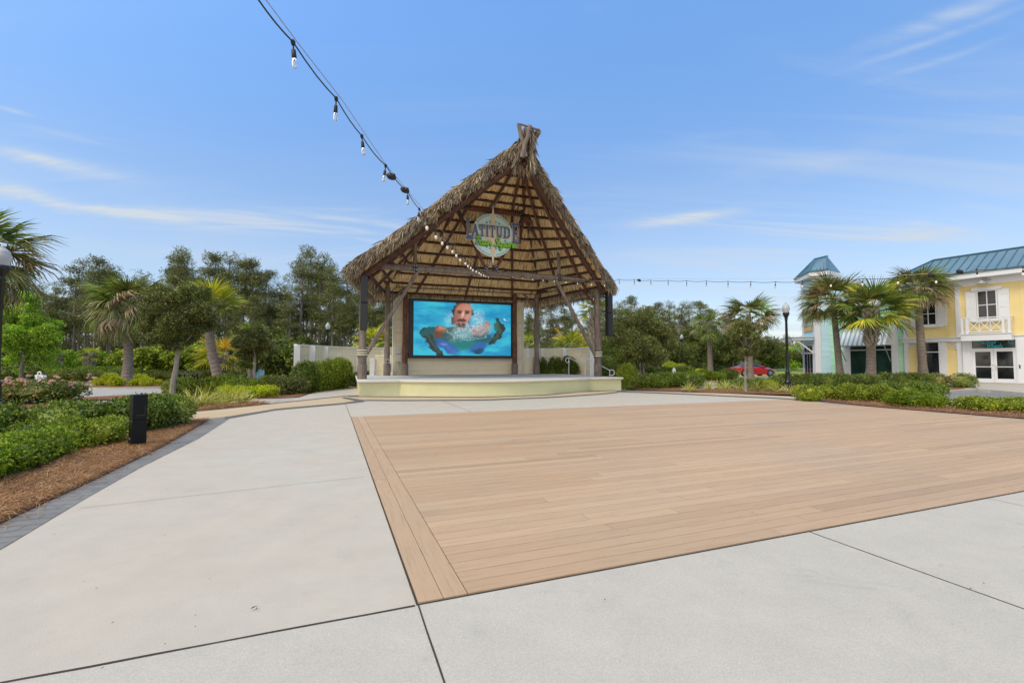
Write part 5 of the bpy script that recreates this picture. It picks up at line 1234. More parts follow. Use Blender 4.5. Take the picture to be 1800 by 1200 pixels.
for px in range(-60, 700, 15): put_pine(px+rp.uniform(-12,12), rp.uniform(60,84), rp.uniform(515,560), 'L' if px < 600 else 'M', row=2)
for px in range(-330, -60, 14): put_pine(px, rp.uniform(62,90), rp.uniform(455,540), 'L', row=0)
RT = [(925,548),(945,545),(968,538),(990,538),(1010,545),(1035,560),(1058,535),(1078,545),(1095,530),(1112,524),(1140,548),(1160,535),(1178,530),(1198,535),(1215,530),(1235,532),(1250,545),(1275,560)]
for px, y in RT: put_pine(px+rp.uniform(-4,4), rp.uniform(66,80), y, 'R', int(rp.choice([0,2,4])))
for px, y in RT: put_pine(px+rp.uniform(3,18), rp.uniform(80,98), y+rp.uniform(14,34), 'R', row=1)
for px in range(905, 1300, 17): put_pine(px+rp.uniform(-12,12), rp.uniform(64,80), rp.uniform(560,590), 'R', int(rp.choice([0,2,4])), 2)
for px, y in [(1295,585),(1312,590),(1330,588),(1350,592),(1368,596),(1388,600),(1410,592),(1428,600),(1440,588),(1382,588),(1342,602),(1300,600)]: put_pine(px, rp.uniform(115,135), y, 'F', int(rp.choice([0,2,4])), 2)
# understory mass
def undergrowth():
    rg = np.random.default_rng(9); cl = []
    for px in np.arange(-340, 1300, 9.0):
        d = rg.uniform(70, 100); p = AT(px+rg.uniform(-5,5), d); h = rg.uniform(2.2,5.2) if px < 900 else rg.uniform(2.0,4.2)
        cl.append([p.x,p.y,h*.42,rg.uniform(1.5,2.6),rg.uniform(1.5,2.6),h*.58])
    for px in np.arange(1260, 1470, 5.0):
        d = rg.uniform(105, 150); p = AT(px, d); h = rg.uniform(4.0,8.5); cl.append([p.x,p.y,h*.45,3.4,3.4,h*.55])
    for px in np.arange(-110, 1300, 13.0):
        p = AT(px+rg.uniform(-9,9), rg.uniform(88,104)); h = rg.uniform(6.0,10.5) if px < 900 else rg.uniform(4,6.5); cl.append([p.x,p.y,h*.5,2.6,2.6,h*.5])
    cl = np.array(cl); return foliage(cl, 88000, .52, .24, 3, .3, .95, rg, .3)
V, F = undergrowth(); npobj('woodland_undergrowth', V, F, LF['wood'], kind='stuff', label=None)
# ---- hedges and shrubs
def at2(px, d): p = AT(px, d); return (p.x, p.y)
hedge('hedge', 'dark glossy hedge behind the black pedestal in the left foreground', [at2(-420,6.0), at2(-150,7.4), at2(0,8.2), at2(130,9.0), at2(235,9.7)], .66, 1.25, 'dark', 560, .062, .034, 1, rag=.10)
hedge('shrub', 'rounded dark shrub closing the right end of the foreground hedge', [at2(262,10.0), at2(296,10.6)], .68, 1.1, 'dark', 560, .062, .034, 2, cat='shrub')
hedge('hedge', 'low lime green hedge at the front left edge beside the pine straw', [at2(-260,4.6), at2(-90,5.3), at2(0,6.1), at2(70,6.9), at2(112,7.5)], .41, .82, 'lime', 700, .048, .027, 3, rag=.10)
hedge('shrub', 'small green shrub with reddish tips left of the black pedestal', [at2(172,7.9), at2(205,8.3)], .42, .62, 'mid', 700, .045, .025, 4, cat='shrub')
hedge('hedge', 'low lime tipped shrub row between the lime hedge and the dark hedge', [at2(60,7.6), at2(150,8.0)], .46, .6, 'lime', 600, .045, .025, 5)
hedge('hedge', 'loose green and gold hedge behind the left lily bed', [at2(310,19.3), at2(360,19.8), at2(420,20.0), at2(470,20.6)], .80, 1.35, 'mid', 330, .085, .045, 6)
hedge('hedge', 'yellow-green fringe of leaves in front of the loose green hedge', [at2(395,18.7), at2(440,18.9), at2(472,19.3)], .45, .7, 'gold', 420, .07, .035, 7)
hedge('shrub', 'dark spreading shrub right of the loose green hedge', [at2(492,20.8), at2(512,21.2)], .85, 1.3, 'oak', 330, .08, .04, 8, cat='shrub')
cols = [(528,21.9,1.35),(541,22.5,1.35),(553,23.1,1.4),(565,23.8,1.45),(577,24.6,1.5),(588,25.5,1.55),(600,26.3,1.6)]
for i,(px,d,h) in enumerate(cols): hedge('shrub', '%s upright hedge shrub from the left in the row before the left fence' % ordn(i), [at2(px,d), at2(px+1,d+.1)], h, .92, 'dark' if i < 2 else 'mid', 300, .085, .045, 20+i, cat='shrub', group='upright shrubs in front of the left fence')
for i,(px,d,h) in enumerate([(627,28,.75),(648,28.6,.7)]): hedge('shrub', '%s low dark shrub beside the front left post' % ['left','right'][i], [at2(px,d), at2(px+2,d)], h+.1, 1.0, 'deep', 260, .09, .05, 30+i, cat='shrub')
for i,px in enumerate([945,957,970,981,993,1006,1019]): hedge('shrub', '%s clipped dark shrub from the left along the right fence' % ordn(i), [at2(px,30.9), at2(px+.5,31.0)], 1.6, .44 if i < 4 else .62, 'dark', 320, .08, .045, 40+i, cat='shrub', group='clipped shrubs along the right fence')
hedge('shrub', 'tall dark shrub with bright yellow-green top right of the front right post', [at2(1069,30.5), at2(1092,31)], 2.3, 2.2, 'deep', 230, .10, .055, 50, cat='shrub')
hedge('shrub', 'bright lime shrub peeking over the tall dark shrub', [at2(1068,32.6), at2(1090,33)], 2.75, 1.3, 'lime', 230, .10, .05, 51, cat='shrub')
hedge('shrub', 'feathery upright yellowish shrub beside the right end of the stage', [at2(1098,24.6), at2(1112,25)], 1.2, .75, 'mid', 260, .12, .018, 52, cat='shrub', up=1.6, core=.3)
hedge('hedge', 'dark clipped hedge to the right of the stage', [at2(1132,25.5), at2(1165,26.2), at2(1205,26.6)], .82, 1.15, 'dark', 330, .075, .04, 53)
hedge('shrub', 'rounded dark shrub ending the hedge right of the stage', [at2(1216,26.0), at2(1222,26.1)], .70, 1.0, 'deep', 330, .075, .04, 54, cat='shrub')
hedge('hedge', 'lime topped hedge behind the white marker post', [at2(1165,31), at2(1215,31.5)], .72, .9, 'lime', 240, .09, .045, 55)
hedge('hedge', 'long dark hedge far behind the white marker post', [at2(1135,40), at2(1210,41)], 1.05, 1.2, 'deep', 200, .11, .06, 56)
hedge('shrub', 'flat-topped golden shrub above the far dark hedge', [at2(1178,45), at2(1192,45)], 1.35, 1.6, 'gold', 200, .1, .05, 57, cat='shrub')
hedge('shrub', 'low golden-orange shrub on the far lawn', [at2(1216,50), at2(1230,50)], .75, 1.3, 'gold', 180, .1, .05, 58, cat='shrub')
for i,(px,d,h,w,l) in enumerate([(1216,38.5,.75,.8,'lime'),(1236,38.5,.80,1.1,'lime'),(1252,38,.66,.9,'lime'),(1266,38,.60,.85,'lime'),(1280,39,.9,1.5,'deep')]):
    hedge('shrub', ['first lime ball shrub from the left below the drooping palm','second lime ball shrub from the left below the drooping palm','third lime ball shrub from the left below the drooping palm','small lime ball shrub next to the dark rounded shrub','dark rounded shrub left of the red car'][i], [at2(px,d), at2(px+1,d)], h, w, l, 300, .08, .04, 60+i, cat='shrub')
hedge('hedge', 'low dark hedge behind the right lily bed', [at2(1275,25.5), at2(1300,25.5), at2(1345,24.8)], .52, .95, 'dark', 320, .07, .04, 66)
hedge('shrub', 'small golden shrub behind the right lily bed', [at2(1352,24), at2(1358,24)], .5, .7, 'gold', 320, .07, .035, 67, cat='shrub')
hedge('hedge', 'long dark hedge behind the large right lamp post', [at2(1368,24.4), at2(1410,24.8), at2(1480,25.2), at2(1530,25.4)], .78, 1.1, 'deep', 330, .075, .04, 68)
hedge('hedge', 'dark hedge at the foot of the green building', [at2(1560,27), at2(1600,27), at2(1640,26.6)], .75, 1.1, 'deep', 260, .08, .045, 69)
for i,(px,d,h,w) in enumerate([(1418,17.4,.60,.80),(1455,18.2,.50,.68),(1489,17.6,.58,.76),(1519,17.4,.62,.76),(1547,17.0,.56,.68)]):
    hedge('shrub', '%s bright green shrub from the left in the row along the right plaza edge' % ordn(i), [at2(px,d), at2(px+2,d)], h, w, 'mid', 460, .062, .036, 70+i, cat='shrub', group='bright shrubs along the right plaza edge')
hedge('hedge', 'green hedge behind the lime shrubs near the right plaza edge', [at2(1565,19.2), at2(1610,19.0), at2(1640,18.8)], .60, .95, 'dark', 380, .065, .037, 76)
for i,(px,d) in enumerate([(1576,15.4),(1602,15.0),(1632,14.8)]): hedge('shrub', '%s low lime shrub from the left at the right plaza edge' % ordn(i), [at2(px,d), at2(px+5,d)], .44, .82, 'lime', 480, .055, .032, 80+i, cat='shrub', group='low lime shrubs at the right plaza edge')
for i,(px,d,l) in enumerate([(1697,14.2,'mid'),(1728,13.8,'mid'),(1762,14.0,'mid'),(1792,13.4,'mid'),(1830,13.0,'mid')]): hedge('shrub', '%s dark green shrub from the left in the row below the car park' % ordn(i), [at2(px,d), at2(px+5,d)], .36, .74, l, 480, .055, .032, 90+i, cat='shrub', group='shrubs below the car park')
hedge('rose_bush', 'spreading rose bush with small white flowers left of the building doors', [at2(1652,25), at2(1690,24.4)], .78, 1.3, 'rose', 330, .07, .04, 96, cat='shrub')
# left far hedges
hedge('hedge', 'long clipped hedge with yellowish top across the left road', [at2(-120,41), at2(60,41), at2(190,41), at2(300,41)], .95, 1.2, 'lime', 120, .12, .06, 110)
hedge('hedge', 'darker lower hedge in front of the yellowish hedge across the left road', [at2(60,37), at2(150,36.5), at2(215,36.5)], .78, 1.2, 'rose', 160, .11, .06, 111)
hedge('hedge', 'dark hedge at the left edge across the road', [at2(-150,36), at2(-30,36), at2(55,36.5)], 1.0, 1.3, 'deep', 140, .12, .06, 112)
hedge('hedge', 'dark green hedge between the island palm and the curved palm', [at2(240,37), at2(330,37), at2(395,37)], .75, 1.2, 'wood', 150, .11, .06, 113)
hedge('shrub', 'rounded dark shrub at the foot of the curved palm', [at2(415,33), at2(428,33)], .8, 1.2, 'deep', 200, .1, .05, 114, cat='shrub')
for i,(px,d,h,w) in enumerate([(174,27.6,.42,.75),(193,27.8,.62,.95),(206,27.0,.55,.95),(234,27.4,.30,.55),(249,27.8,.55,.95),(262,27.2,.42,.8),(278,28,.25,.5)]):
    hedge('shrub', '%s golden lime shrub from the left around the island palm' % ordn(i), [at2(px,d), at2(px+.5,d)], h+.04, w*.74, 'gold', 420, .065, .04, 120+i, cat='shrub', z0=.06, group='golden shrubs on the road island')
# rose bushes with pink flowers
def flowers(obj_name, path, h, w, n, seed, parent, r=.05):
    rg = np.random.default_rng(seed); V = []; F = []
    for i in range(n):
        f = rg.uniform(0,len(path)-1.001); k = int(f); p = np.array(path[k])*(1-f+k)+np.array(path[k+1])*(f-k); a = rg.uniform(3.2,6.2) if rg.random() < .7 else rg.uniform(0,6.28)
        c = np.array([p[0]+w*.5*math.cos(a)*rg.uniform(.5,1.02), p[1]+w*.5*math.sin(a)*rg.uniform(.5,1.02), h*rg.uniform(.45,1.05)])
        for b in range(rg.integers(1,5)):
            cc = c+rg.normal(size=3)*r*1.3
            for q in range(9):
                d = rg.normal(size=3); d[2] = abs(d[2]); d /= np.linalg.norm(d); s = np.cross(d, rg.normal(size=3)); s /= np.linalg.norm(s); o = len(V)
                V += [cc, cc+d*r*.6+s*r*.5, cc+d*r, cc+d*r*.6-s*r*.5]; F.append([o,o+1,o+2,o+3])
    npobj(obj_name, V, np.array(F), M_PETAL, parent)
rp_ = [at2(-90,15.6), at2(0,16.2), at2(60,16.6), at2(104,17.0)]
rb = hedge('rose_bush', 'wide rose bush covered in pink flowers at the left edge', rp_, .76, 1.9, 'rose', 300, .075, .045, 130, cat='shrub')
flowers('flowers', rp_, .80, 2.1, 130, 131, rb, .07)
rb2 = bpy.data.objects.get('rose_bush'); flowers('flowers', [at2(1652,25), at2(1690,24.4)], .80, 1.3, 50, 132, rb2, .03)
# ---- flax lilies
def flax(name, label, p, h, seed, group, n=46):
    rg = np.random.default_rng(seed); k = n; a = rg.uniform(0,6.28,k); e = rg.uniform(.35,1.45,k); d = np.stack([np.cos(a)*np.cos(e),np.sin(a)*np.cos(e),np.sin(e)],1)
    pos = np.stack([rg.normal(size=k)*.05*h/.5+p.x, rg.normal(size=k)*.05*h/.5+p.y, np.full(k,.01)],1); V, F = blades(pos, d, h*rg.uniform(.75,1.3,k), .028, .55, rg, .18)
    return npobj(name, V, F, LF['flax'], loc=(p.x,p.y,0), label=label, cat='plant', group=group)
for i,(px,py,h) in enumerate([(333,716.5,.62),(352,714.5,.78),(372,713,.52),(392,711,.50),(402,710,.62),(420,708.5,.55),(432,707,.50)]): flax('flax_lily', '%s striped flax lily from the left in the small bed behind the cream band' % ordn(i), G(px,py), h, 200+i, 'flax lilies in the left bed', 60)
for i,(px,py,h) in enumerate([(1212,687.5,.58),(1245,684,.52),(1264,684.5,.50),(1276,685.5,.55),(1300,686.5,.62),(1325,686,.40),(1334,687.5,.60),(1364,689,.62),(1389,691.5,.45),(1398,690,.40)]): flax('flax_lily', '%s striped flax lily from the left in the right-hand bed' % ordn(i), G(px,py), h, 220+i, 'flax lilies in the right bed', 52)
# grassy ground cover strips beside the far roads
def groundcover(poly, n, h, seed):
    rg = np.random.default_rng(seed); Pq = np.array([(p[0],p[1]) for p in poly]); pts = rg.uniform(Pq.min(0),Pq.max(0),(n*4,2)); pts = pts[in_poly(pts,Pq)][:n]; k = len(pts); a = rg.uniform(0,6.28,k); e = rg.uniform(.5,1.4,k)
    d = np.stack([np.cos(a)*np.cos(e),np.sin(a)*np.cos(e),np.sin(e)],1); return blades(np.column_stack([pts,np.full(k,-.04)]), d, h*rg.uniform(.6,1.2,k), .05, .6, rg)
V, F = join(groundcover(GP((1280,657),(1420,658),(1420,662),(1275,661)), 4500, .45, 1), groundcover(GP((1130,668),(1235,669),(1235,674),(1130,673)), 1500, .35, 2), groundcover(GP((1440,656),(1420,650),(1700,650),(1700,655)), 1200, .4, 3))
npobj('ornamental_grass', V, F, LF['flax'], kind='stuff')
# ================================================================ FENCES, LAMPS, SMALL THINGS
def curved_fence(label, pts, h, posts):
    f = thing('curved_fence', label, 'fence', (pts[0].x, pts[0].y, 0)); mb = MB(); mc = MB()
    for a, b in zip(pts, pts[1:]):
        d = (b-a).normalized(); n = Vector((d.y,-d.x,0)); 
        if n.dot(a) > 0: n = -n
        q = [a-n*.05, b-n*.05, b-n*.12, a-n*.12]; Z = Vector((0,0,1))
        mb.hexa([*(p for p in q), *(p+Z*h for p in q)]); clad(mb, a-n*.048, b-n*.048, .02, h-.03, .30, n, .022)
        mc.hexa([a+n*.04+Z*(h-.002), b+n*.04+Z*(h-.002), b-n*.16+Z*(h-.002), a-n*.16+Z*(h-.002), a+n*.04+Z*(h+.07), b+n*.04+Z*(h+.07), b-n*.16+Z*(h+.07), a-n*.16+Z*(h+.07)])
    mb.build('panel', M_CLAD, f); mc.build('cap', M_WHITE, f)
    for p, w in posts:
        d = Vector((p.y,-p.x,0)).normalized(); n = -Vector((p.x,p.y,0)).normalized(); q = [p-d*w/2+n*.09, p+d*w/2+n*.09, p+d*w/2-n*.2, p-d*w/2-n*.2]; Z = Vector((0,0,1))
        MB().hexa([*q, *(v+Z*(h-.004 if w < .4 else h+.12) for v in q)]).build('post', M_WHITE, f)
FH = 2.36
L_ = [AT(519,24.4), AT(548,25.7), AT(572,27.0), AT(602,28.2), AT(636,29.2), AT(668,29.9), AT(694,30.3)]
curved_fence('curved cream boarded fence with white posts to the left of the stage', L_, FH, [(AT(520.5,24.3),.30),(AT(547.5,25.6),.3),(AT(571,26.9),.26),(AT(630,29.0),.3),(AT(678,30.0),.3)])
R_ = [AT(918,31.4), AT(952,31.6), AT(993,31.3), AT(1020,30.6), AT(1041,29.8)]
curved_fence('curved cream boarded fence with white posts to the right of the stage', R_, FH, [(AT(928.5,31.4),.25),(AT(954,31.5),.25),(AT(993,31.2),.28),(AT(1041,29.6),.3)])
M_LAMPB = simple('lamp_post_black', (.012,.016,.016), .35, .3, 6, .05, 80); ml, ntl, bl = newmat('lamp_globe'); bl.inputs['Base Color'].default_value = (.62,.65,.66,1); bl.inputs['Roughness'].default_value = .28; bl.inputs['Transmission Weight'].default_value = .35; M_GLOBE = ml
def lamp(label, base, H, seg=18):
    t = thing('street_lamp', label, 'street lamp', tuple(base), 'black street lamps with white acorn globes'); s = H/4.46; c = (base[0],base[1],base[2])
    mb = MB(); mb.lathe([(.22*s,0),(.22*s,.10*s),(.17*s,.16*s),(.15*s,.45*s),(.17*s,.50*s),(.12*s,.58*s),(.10*s,.95*s),(.115*s,1.0*s),(.08*s,1.05*s)], c, seg); mb.build('base', M_LAMPB, t, smooth=True)
    mb = MB(); mb.lathe([(.072*s,1.0*s),(.068*s,1.1*s),(.055*s,3.55*s),(.075*s,3.58*s),(.075*s,3.62*s),(.055*s,3.66*s)], c, seg); mb.build('pole', M_LAMPB, t, smooth=True)
    mb = MB(); mb.lathe([(.06*s,3.62*s),(.09*s,3.72*s),(.145*s,3.84*s),(.155*s,3.90*s),(.145*s,3.93*s)], c, seg); mb.build('fitter', M_LAMPB, t, smooth=True)
    mb = MB(); mb.lathe([(.12*s,3.925*s),(.145*s,4.0*s),(.175*s,4.12*s),(.175*s,4.17*s),(.155*s,4.21*s),(.15*s,4.23*s),(.14*s,4.29*s),(.09*s,4.34*s),(.05*s,4.37*s),(.045*s,4.40*s),(.03*s,4.44*s),(.008*s,4.46*s)], c, seg); mb.build('globe', M_GLOBE, t, smooth=True)
    return t
lamp('black street lamp with ribbed white globe at the left edge of the picture', AT(-11,10.9), ZD(430,10.9))
lamp('black street lamp rising from the hedge left of the blue building', AT(1385.5,22.6), ZD(531,22.6))
lamp('black street lamp seen above the left curved fence', AT(574.5,34), ZD(566,34))
lamp('black street lamp in front of the pines right of the round oak', AT(1199.5,47), ZD(587,47))
lamp('tiny far street lamp behind the stage near the front left post', AT(1103,80), 4.2) if False else None
# power pedestal
pb = G(241,783,.02); t = thing('power_pedestal', 'black metal power pedestal standing in the pine straw beside the hedge', 'pedestal', tuple(pb), rotz=0)
ph = ZD(693, pb.y); M_PED = simple('pedestal_black', (.005,.005,.006), .42, .3, 12, .05, 120, spec=.25)
def rb(mb, u0,u1,v0,v1,z0,z1,m=0,a=math.radians(12)):
    U = Vector((math.cos(a),math.sin(a),0)); Vv = Vector((-math.sin(a),math.cos(a),0)); p = Vector((pb.x,pb.y,0)); f = lambda u,v,z: p+U*u+Vv*v+Vector((0,0,z))
    return mb.hexa([f(u0,v0,z0),f(u1,v0,z0),f(u1,v1,z0),f(u0,v1,z0),f(u0,v0,z1),f(u1,v0,z1),f(u1,v1,z1),f(u0,v1,z1)], m)
AP = math.radians(52)
mb = MB(); rb(mb,-.10,.10,-.11,.11,0,ph*.52,a=AP); mb.build('lower_cabinet', M_PED, t, bevel=.004)
mb = MB(); rb(mb,-.10,.10,-.11,.11,ph*.525,ph,a=AP); mb.build('upper_cabinet', M_PED, t, bevel=.004)
mb = MB(); rb(mb,-.05,.07,-.118,-.112,ph*.60,ph*.62,a=AP); rb(mb,.06,.07,-.118,-.112,ph*.60,ph*.80,a=AP); mb.build('handle', M_JOINT, t)
mb = MB(); 
for u_ in (-.06,.06): rb(mb,-.108,-.101,u_-.01,u_+.01,ph*.49,ph*.505,a=AP)
rb(mb,-.107,-.101,-.02,.06,ph*.15,ph*.19,a=AP); mb.build('bolts', M_BOLT, t)
# white sign board by the roses
p = AT(67.5,21.2); t = thing('small_sign', 'small white signboard with round top tab behind the rose bush', 'sign', (p.x,p.y,0)); z1 = ZD(658.5,21.2); z0 = ZD(669,21.2)-.05
mb = MB(); mb.box(p.x-.19,p.x+.19,p.y-.02,p.y+.02,z0,z1); mb.box(p.x-.19,p.x+.19,p.y+.12,p.y+.15,z0,z1-.02); mb.build('board', M_WHITE, t)
mb = MB(); mb.tube([Vector((p.x+.075*math.cos(a), p.y, z1+.05+.085*math.sin(a))) for a in np.linspace(-.6, math.pi+.6, 12)], .028, 6); mb.build('tab', M_WHITE, t)
mb = MB(); mb.box(p.x-.07,p.x+.07,p.y-.024,p.y-.021,z1-.09,z1-.05); mb.build('print', M_SGT, t)
mb = MB(); mb.box(p.x-.03,p.x+.03,p.y-.01,p.y+.015,0,z0); mb.build('leg', M_WHITE, t)
p = AT(1185,30.3); t = thing('marker_post', 'short white marker post with a dark oval standing in the right-hand hedge', 'post', (p.x,p.y,0))
mb = MB(); mb.box(p.x-.10,p.x+.10,p.y-.06,p.y+.06,0,1.02); mb.box(p.x-.04,p.x+.04,p.y-.05,p.y+.05,1.0,1.12); mb.box(p.x-.15,p.x-.09,p.y-.05,p.y+.05,0,.8); mb.build('body', M_WHITE, t, bevel=.01)
mb = MB(); mb.tube([Vector((p.x+.02,p.y-.064,.82)),Vector((p.x+.02,p.y-.068,.82))], .05, 10); mb.build('mark', M_STEEL, t)
# black grill / bin
p = AT(331,33); t = thing('picnic_grill', 'black metal bin with raised flat lid beside the left road', 'bin', (p.x,p.y,0))
mb = MB(); mb.box(p.x-.52,p.x+.52,p.y-.3,p.y+.3,.05,.42); mb.build('body', M_PED, t, bevel=.02)
mb = MB(); mb.box(p.x-.56,p.x+.56,p.y-.34,p.y+.34,.62,.68); mb.build('lid', simple('grey_lid', (.13,.13,.13), .4, .1, 5), t, bevel=.01)
for sx in (-.45,.45):
    for sy in (-.24,.24): MB().box(p.x+sx-.03,p.x+sx+.03,p.y+sy-.03,p.y+sy+.03,0,.619).build('leg', M_PED, t)
# blue garden chairs
M_BLUE = simple('blue_plastic', (.015,.15,.30), .45, .1, 4)
for px, lab in ((452,'left of two small blue garden chairs under the dark trees'),(480,'right of two small blue garden chairs under the dark trees')):
    p = AT(px,29.3); t = thing('garden_chair', lab, 'chair', (p.x,p.y,0), 'blue garden chairs')
    MB().box(p.x-.27,p.x+.27,p.y-.3,p.y+.2,.34,.38).build('seat', M_BLUE, t)
    MB().hexa([(p.x-.27,p.y+.2,.36),(p.x+.27,p.y+.2,.36),(p.x+.27,p.y+.24,.36),(p.x-.27,p.y+.24,.36),(p.x-.24,p.y+.5,1.02),(p.x+.24,p.y+.5,1.02),(p.x+.24,p.y+.54,1.02),(p.x-.24,p.y+.54,1.02)]).build('backrest', M_BLUE, t)
    for sx in (-.3,.3): MB().box(p.x+sx-.04,p.x+sx+.04,p.y-.35,p.y+.3,.55,.58).build('armrest', M_BLUE, t)
    for sx in (-.3,.3):
        for sy in (-.32,.26): MB().box(p.x+sx-.03,p.x+sx+.03,p.y+sy-.03,p.y+sy+.03,0,.549).build('leg', M_BLUE, t)
# ---------------------------------------------------------------- red sports car (seen from its right side, nose to the right)
def car():
    mred, nt, b = newmat('red_car_paint'); b.inputs['Base Color'].default_value = (.50,.012,.014,1); b.inputs['Roughness'].default_value = .28; b.inputs['Coat Weight'].default_value = .7; b.inputs['Coat Roughness'].default_value = .05
    mgl, nt, b2 = newmat('car_glass'); b2.inputs['Base Color'].default_value = (.02,.022,.025,1); b2.inputs['Roughness'].default_value = .05; b2.inputs['Specular IOR Level'].default_value = .9
    rub = simple('tyre_rubber', (.02,.02,.02), .8, .1, 9); al = simple('alloy', (.5,.5,.52), .3, .05, 9, metal=.9)
    c = AT(1322,45.5); c.z = .16; rz = math.radians(4); t = thing('sports_car', 'low red sports car parked behind the tall windblown palm', 'car', (c.x,c.y,.10)); t.scale = (.97,1,1.08); t.rotation_euler = (0,0,rz); ORG[t.name] = Vector((0,0,0))
    # stations along x: x, zbottom, zbelt, half width
    S = [(-2.12,.38,.62,.62),(-2.0,.26,.80,.80),(-1.5,.20,.90,.90),(-.8,.18,.90,.92),(0,.18,.86,.91),(.7,.18,.82,.91),(1.3,.20,.76,.90),(1.8,.24,.62,.84),(2.08,.30,.50,.70),(2.18,.36,.44,.55)]
    V = []; F = []; prof = [(-1,0),(-1,.5),(-.94,.85),(-.72,1),(0,1.04),(.72,1),(.94,.85),(1,.5),(1,0),(0,-.02)]
    for x, zb, zt, hw in S:
        for a, f in prof: V.append((x, a*hw, zb+(zt-zb)*f))
    k = len(prof)
    for i in range(len(S)-1):
        for j in range(k): a = i*k+j; b_ = i*k+(j+1)%k; F.append([a,a+k,b_+k,b_])
    me = MB(); me.add(V, F); me.add([V[j] for j in range(k)], [tuple(range(k))]); me.add([V[(len(S)-1)*k+j] for j in range(k)], [tuple(range(k-1,-1,-1))])
    me.build('body', mred, t, smooth=True)
    G_ = [(-1.55,.88,.88,.66),(-1.0,.86,1.14,.62),(-.45,.86,1.24,.58),(.05,.84,1.22,.58),(.45,.82,1.08,.62),(.95,.78,.80,.68)]; V = []; F = []
    for x, zb, zt, hw in G_:
        V += [(x,-hw-.1,zb),(x,-hw,zb+(zt-zb)*.6),(x,-hw*.78,zt),(x,0,zt+.03*(zt-zb > .1)),(x,hw*.78,zt),(x,hw,zb+(zt-zb)*.6),(x,hw+.1,zb)]
    for i in range(len(G_)-1):
        for j in range(6): a = i*7+j; F.append([a,a+7,a+8,a+1])
    MB().add(V, F).build('windows', mgl, t, smooth=True)
    mb = MB(); mb.add([(x,y*.97,z+.012) for x,y,z in [(-.95,-.5,1.15),(-.45,-.46,1.245),(.05,-.46,1.225),(.05,0,1.26),(-.45,0,1.275),(-.95,0,1.175)]]+[(x,-y*.97,z+.012) for x,y,z in [(-.95,-.5,1.15),(-.45,-.46,1.245),(.05,-.46,1.225),(.05,0,1.26),(-.45,0,1.275),(-.95,0,1.175)]], [(0,1,4,5),(1,2,3,4),(6,11,10,7),(7,10,9,8)]); mb.build('roof', simple('silver_roof', (.30,.31,.33), .2, .03, 4, 0, metal=.6), t)
    mb = MB(); mb.bar((.95,-.70,.80),(.42,-.60,1.10),.05,.05); mb.bar((-.5,-.60,1.22),(-.55,-.66,.88),.07,.05); mb.bar((.95,.70,.80),(.42,.60,1.10),.05,.05); mb.build('pillars', mred, t)
    for x in (-1.35,1.35):
        for s in (-1,1):
            mb = MB(); mb.tube([(x,s*.72,.32),(x,s*.93,.32)], .32, 20); w = mb.build('wheel', rub, t)
            mb = MB(); mb.tube([(x,s*.931,.32),(x,s*.945,.32)], .20, 16); mb.build('rim', al, w)
    for s in (-1,1):
        mb = MB(); mb.tube([(.62,s*.92,.90),(.50,s*1.02,.92)], .07, 8); mb.build('mirror', mred, t)
        MB().box(1.95,2.06,s*.55-.12,s*.55+.12,.53,.585).build('headlight', M_GLOBE, t)
        MB().box(-2.13,-2.05,s*.5-.12,s*.5+.12,.66,.74).build('tail_light', mred, t)
car()
# ================================================================ SHOP BUILDINGS ON THE RIGHT
class Fac:
    def __init__(s, P0, d): s.P = Vector((P0[0],P0[1],0)); s.d = Vector((d[0],d[1],0)).normalized(); s.n = Vector((s.d.y,-s.d.x,0)); s.n = -s.n if s.n.dot(s.P) > 0 else s.n
    def hit(s, px, py, off=0):
        r = ray(px, py); o = s.P+s.n*off; t = o.dot(s.n)/r.dot(s.n); q = r*t; return (q-o).dot(s.d), q.z+CAMH
    def s(s_, px, off=0): return s_.hit(px, 637, off)[0]
    def z(s_, px, py, off=0): return s_.hit(px, py, off)[1]
    def pt(s, a, z, off=0): return s.P+s.d*a+s.n*off+Vector((0,0,z))
    def box(s, mb, a0, a1, z0, z1, o0, o1, m=0):
        p = s.pt; return mb.hexa([p(a0,z0,o1),p(a1,z0,o1),p(a1,z0,o0),p(a0,z0,o0),p(a0,z1,o1),p(a1,z1,o1),p(a1,z1,o0),p(a0,z1,o0)], m)
def glassmat(name, c):
    m, nt, b = newmat(name); n = noise(nt, coords(nt), .8, 4, .6, .5); col = ramp(nt, n, [(.35, tuple(x*.5 for x in c)), (.65, tuple(x*1.5 for x in c))]); nt.links.new(col, b.inputs['Base Color'])
    b.inputs['Roughness'].default_value = .06; b.inputs['Specular IOR Level'].default_value = .7; return m
M_GLASS = glassmat('dark_window_glass', (.014,.017,.022)); M_GLG = glassmat('green_window_glass', (.02,.05,.045))
M_TRIM = simple('white_trim', (.74,.76,.80), .5, .03, 1, .05, 40)
def paintwood(name, c, board=None, lap=None):
    if 'siding' in name: return boards(name, c)
    m, nt, b = newmat(name); v = coords(nt); n = noise(nt, v, 1.1, 5, .6); col = ramp(nt, n, [(.3, tuple(x*.94 for x in c)), (.7, tuple(min(1,x*1.04) for x in c))]); nt.links.new(col, b.inputs['Base Color']); b.inputs['Roughness'].default_value = .6
    bump(nt, b, noise(nt, v, 50, 3), .1, .003); return m
M_YW = paintwood('yellow_board', (.82,.66,.30)); M_GW = paintwood('mint_siding', (.50,.88,.66)); M_BW = paintwood('pale_blue_siding', (.55,.80,.90))
M_ROOF = simple('teal_metal_roof', (.125,.235,.31), .45, .12, .6, .05, 20, metal=.2); M_SEAM = simple('roof_seam', (.05,.15,.21), .4, .1, 2, 0, metal=.3)
FY = Fac((31.4,29.8), (-.521,.853)); ZB = .14
yb = thing('yellow_building', 'two storey yellow boarded shop with white trim and teal metal roof', 'building', tuple(FY.pt(0,0,-4)))
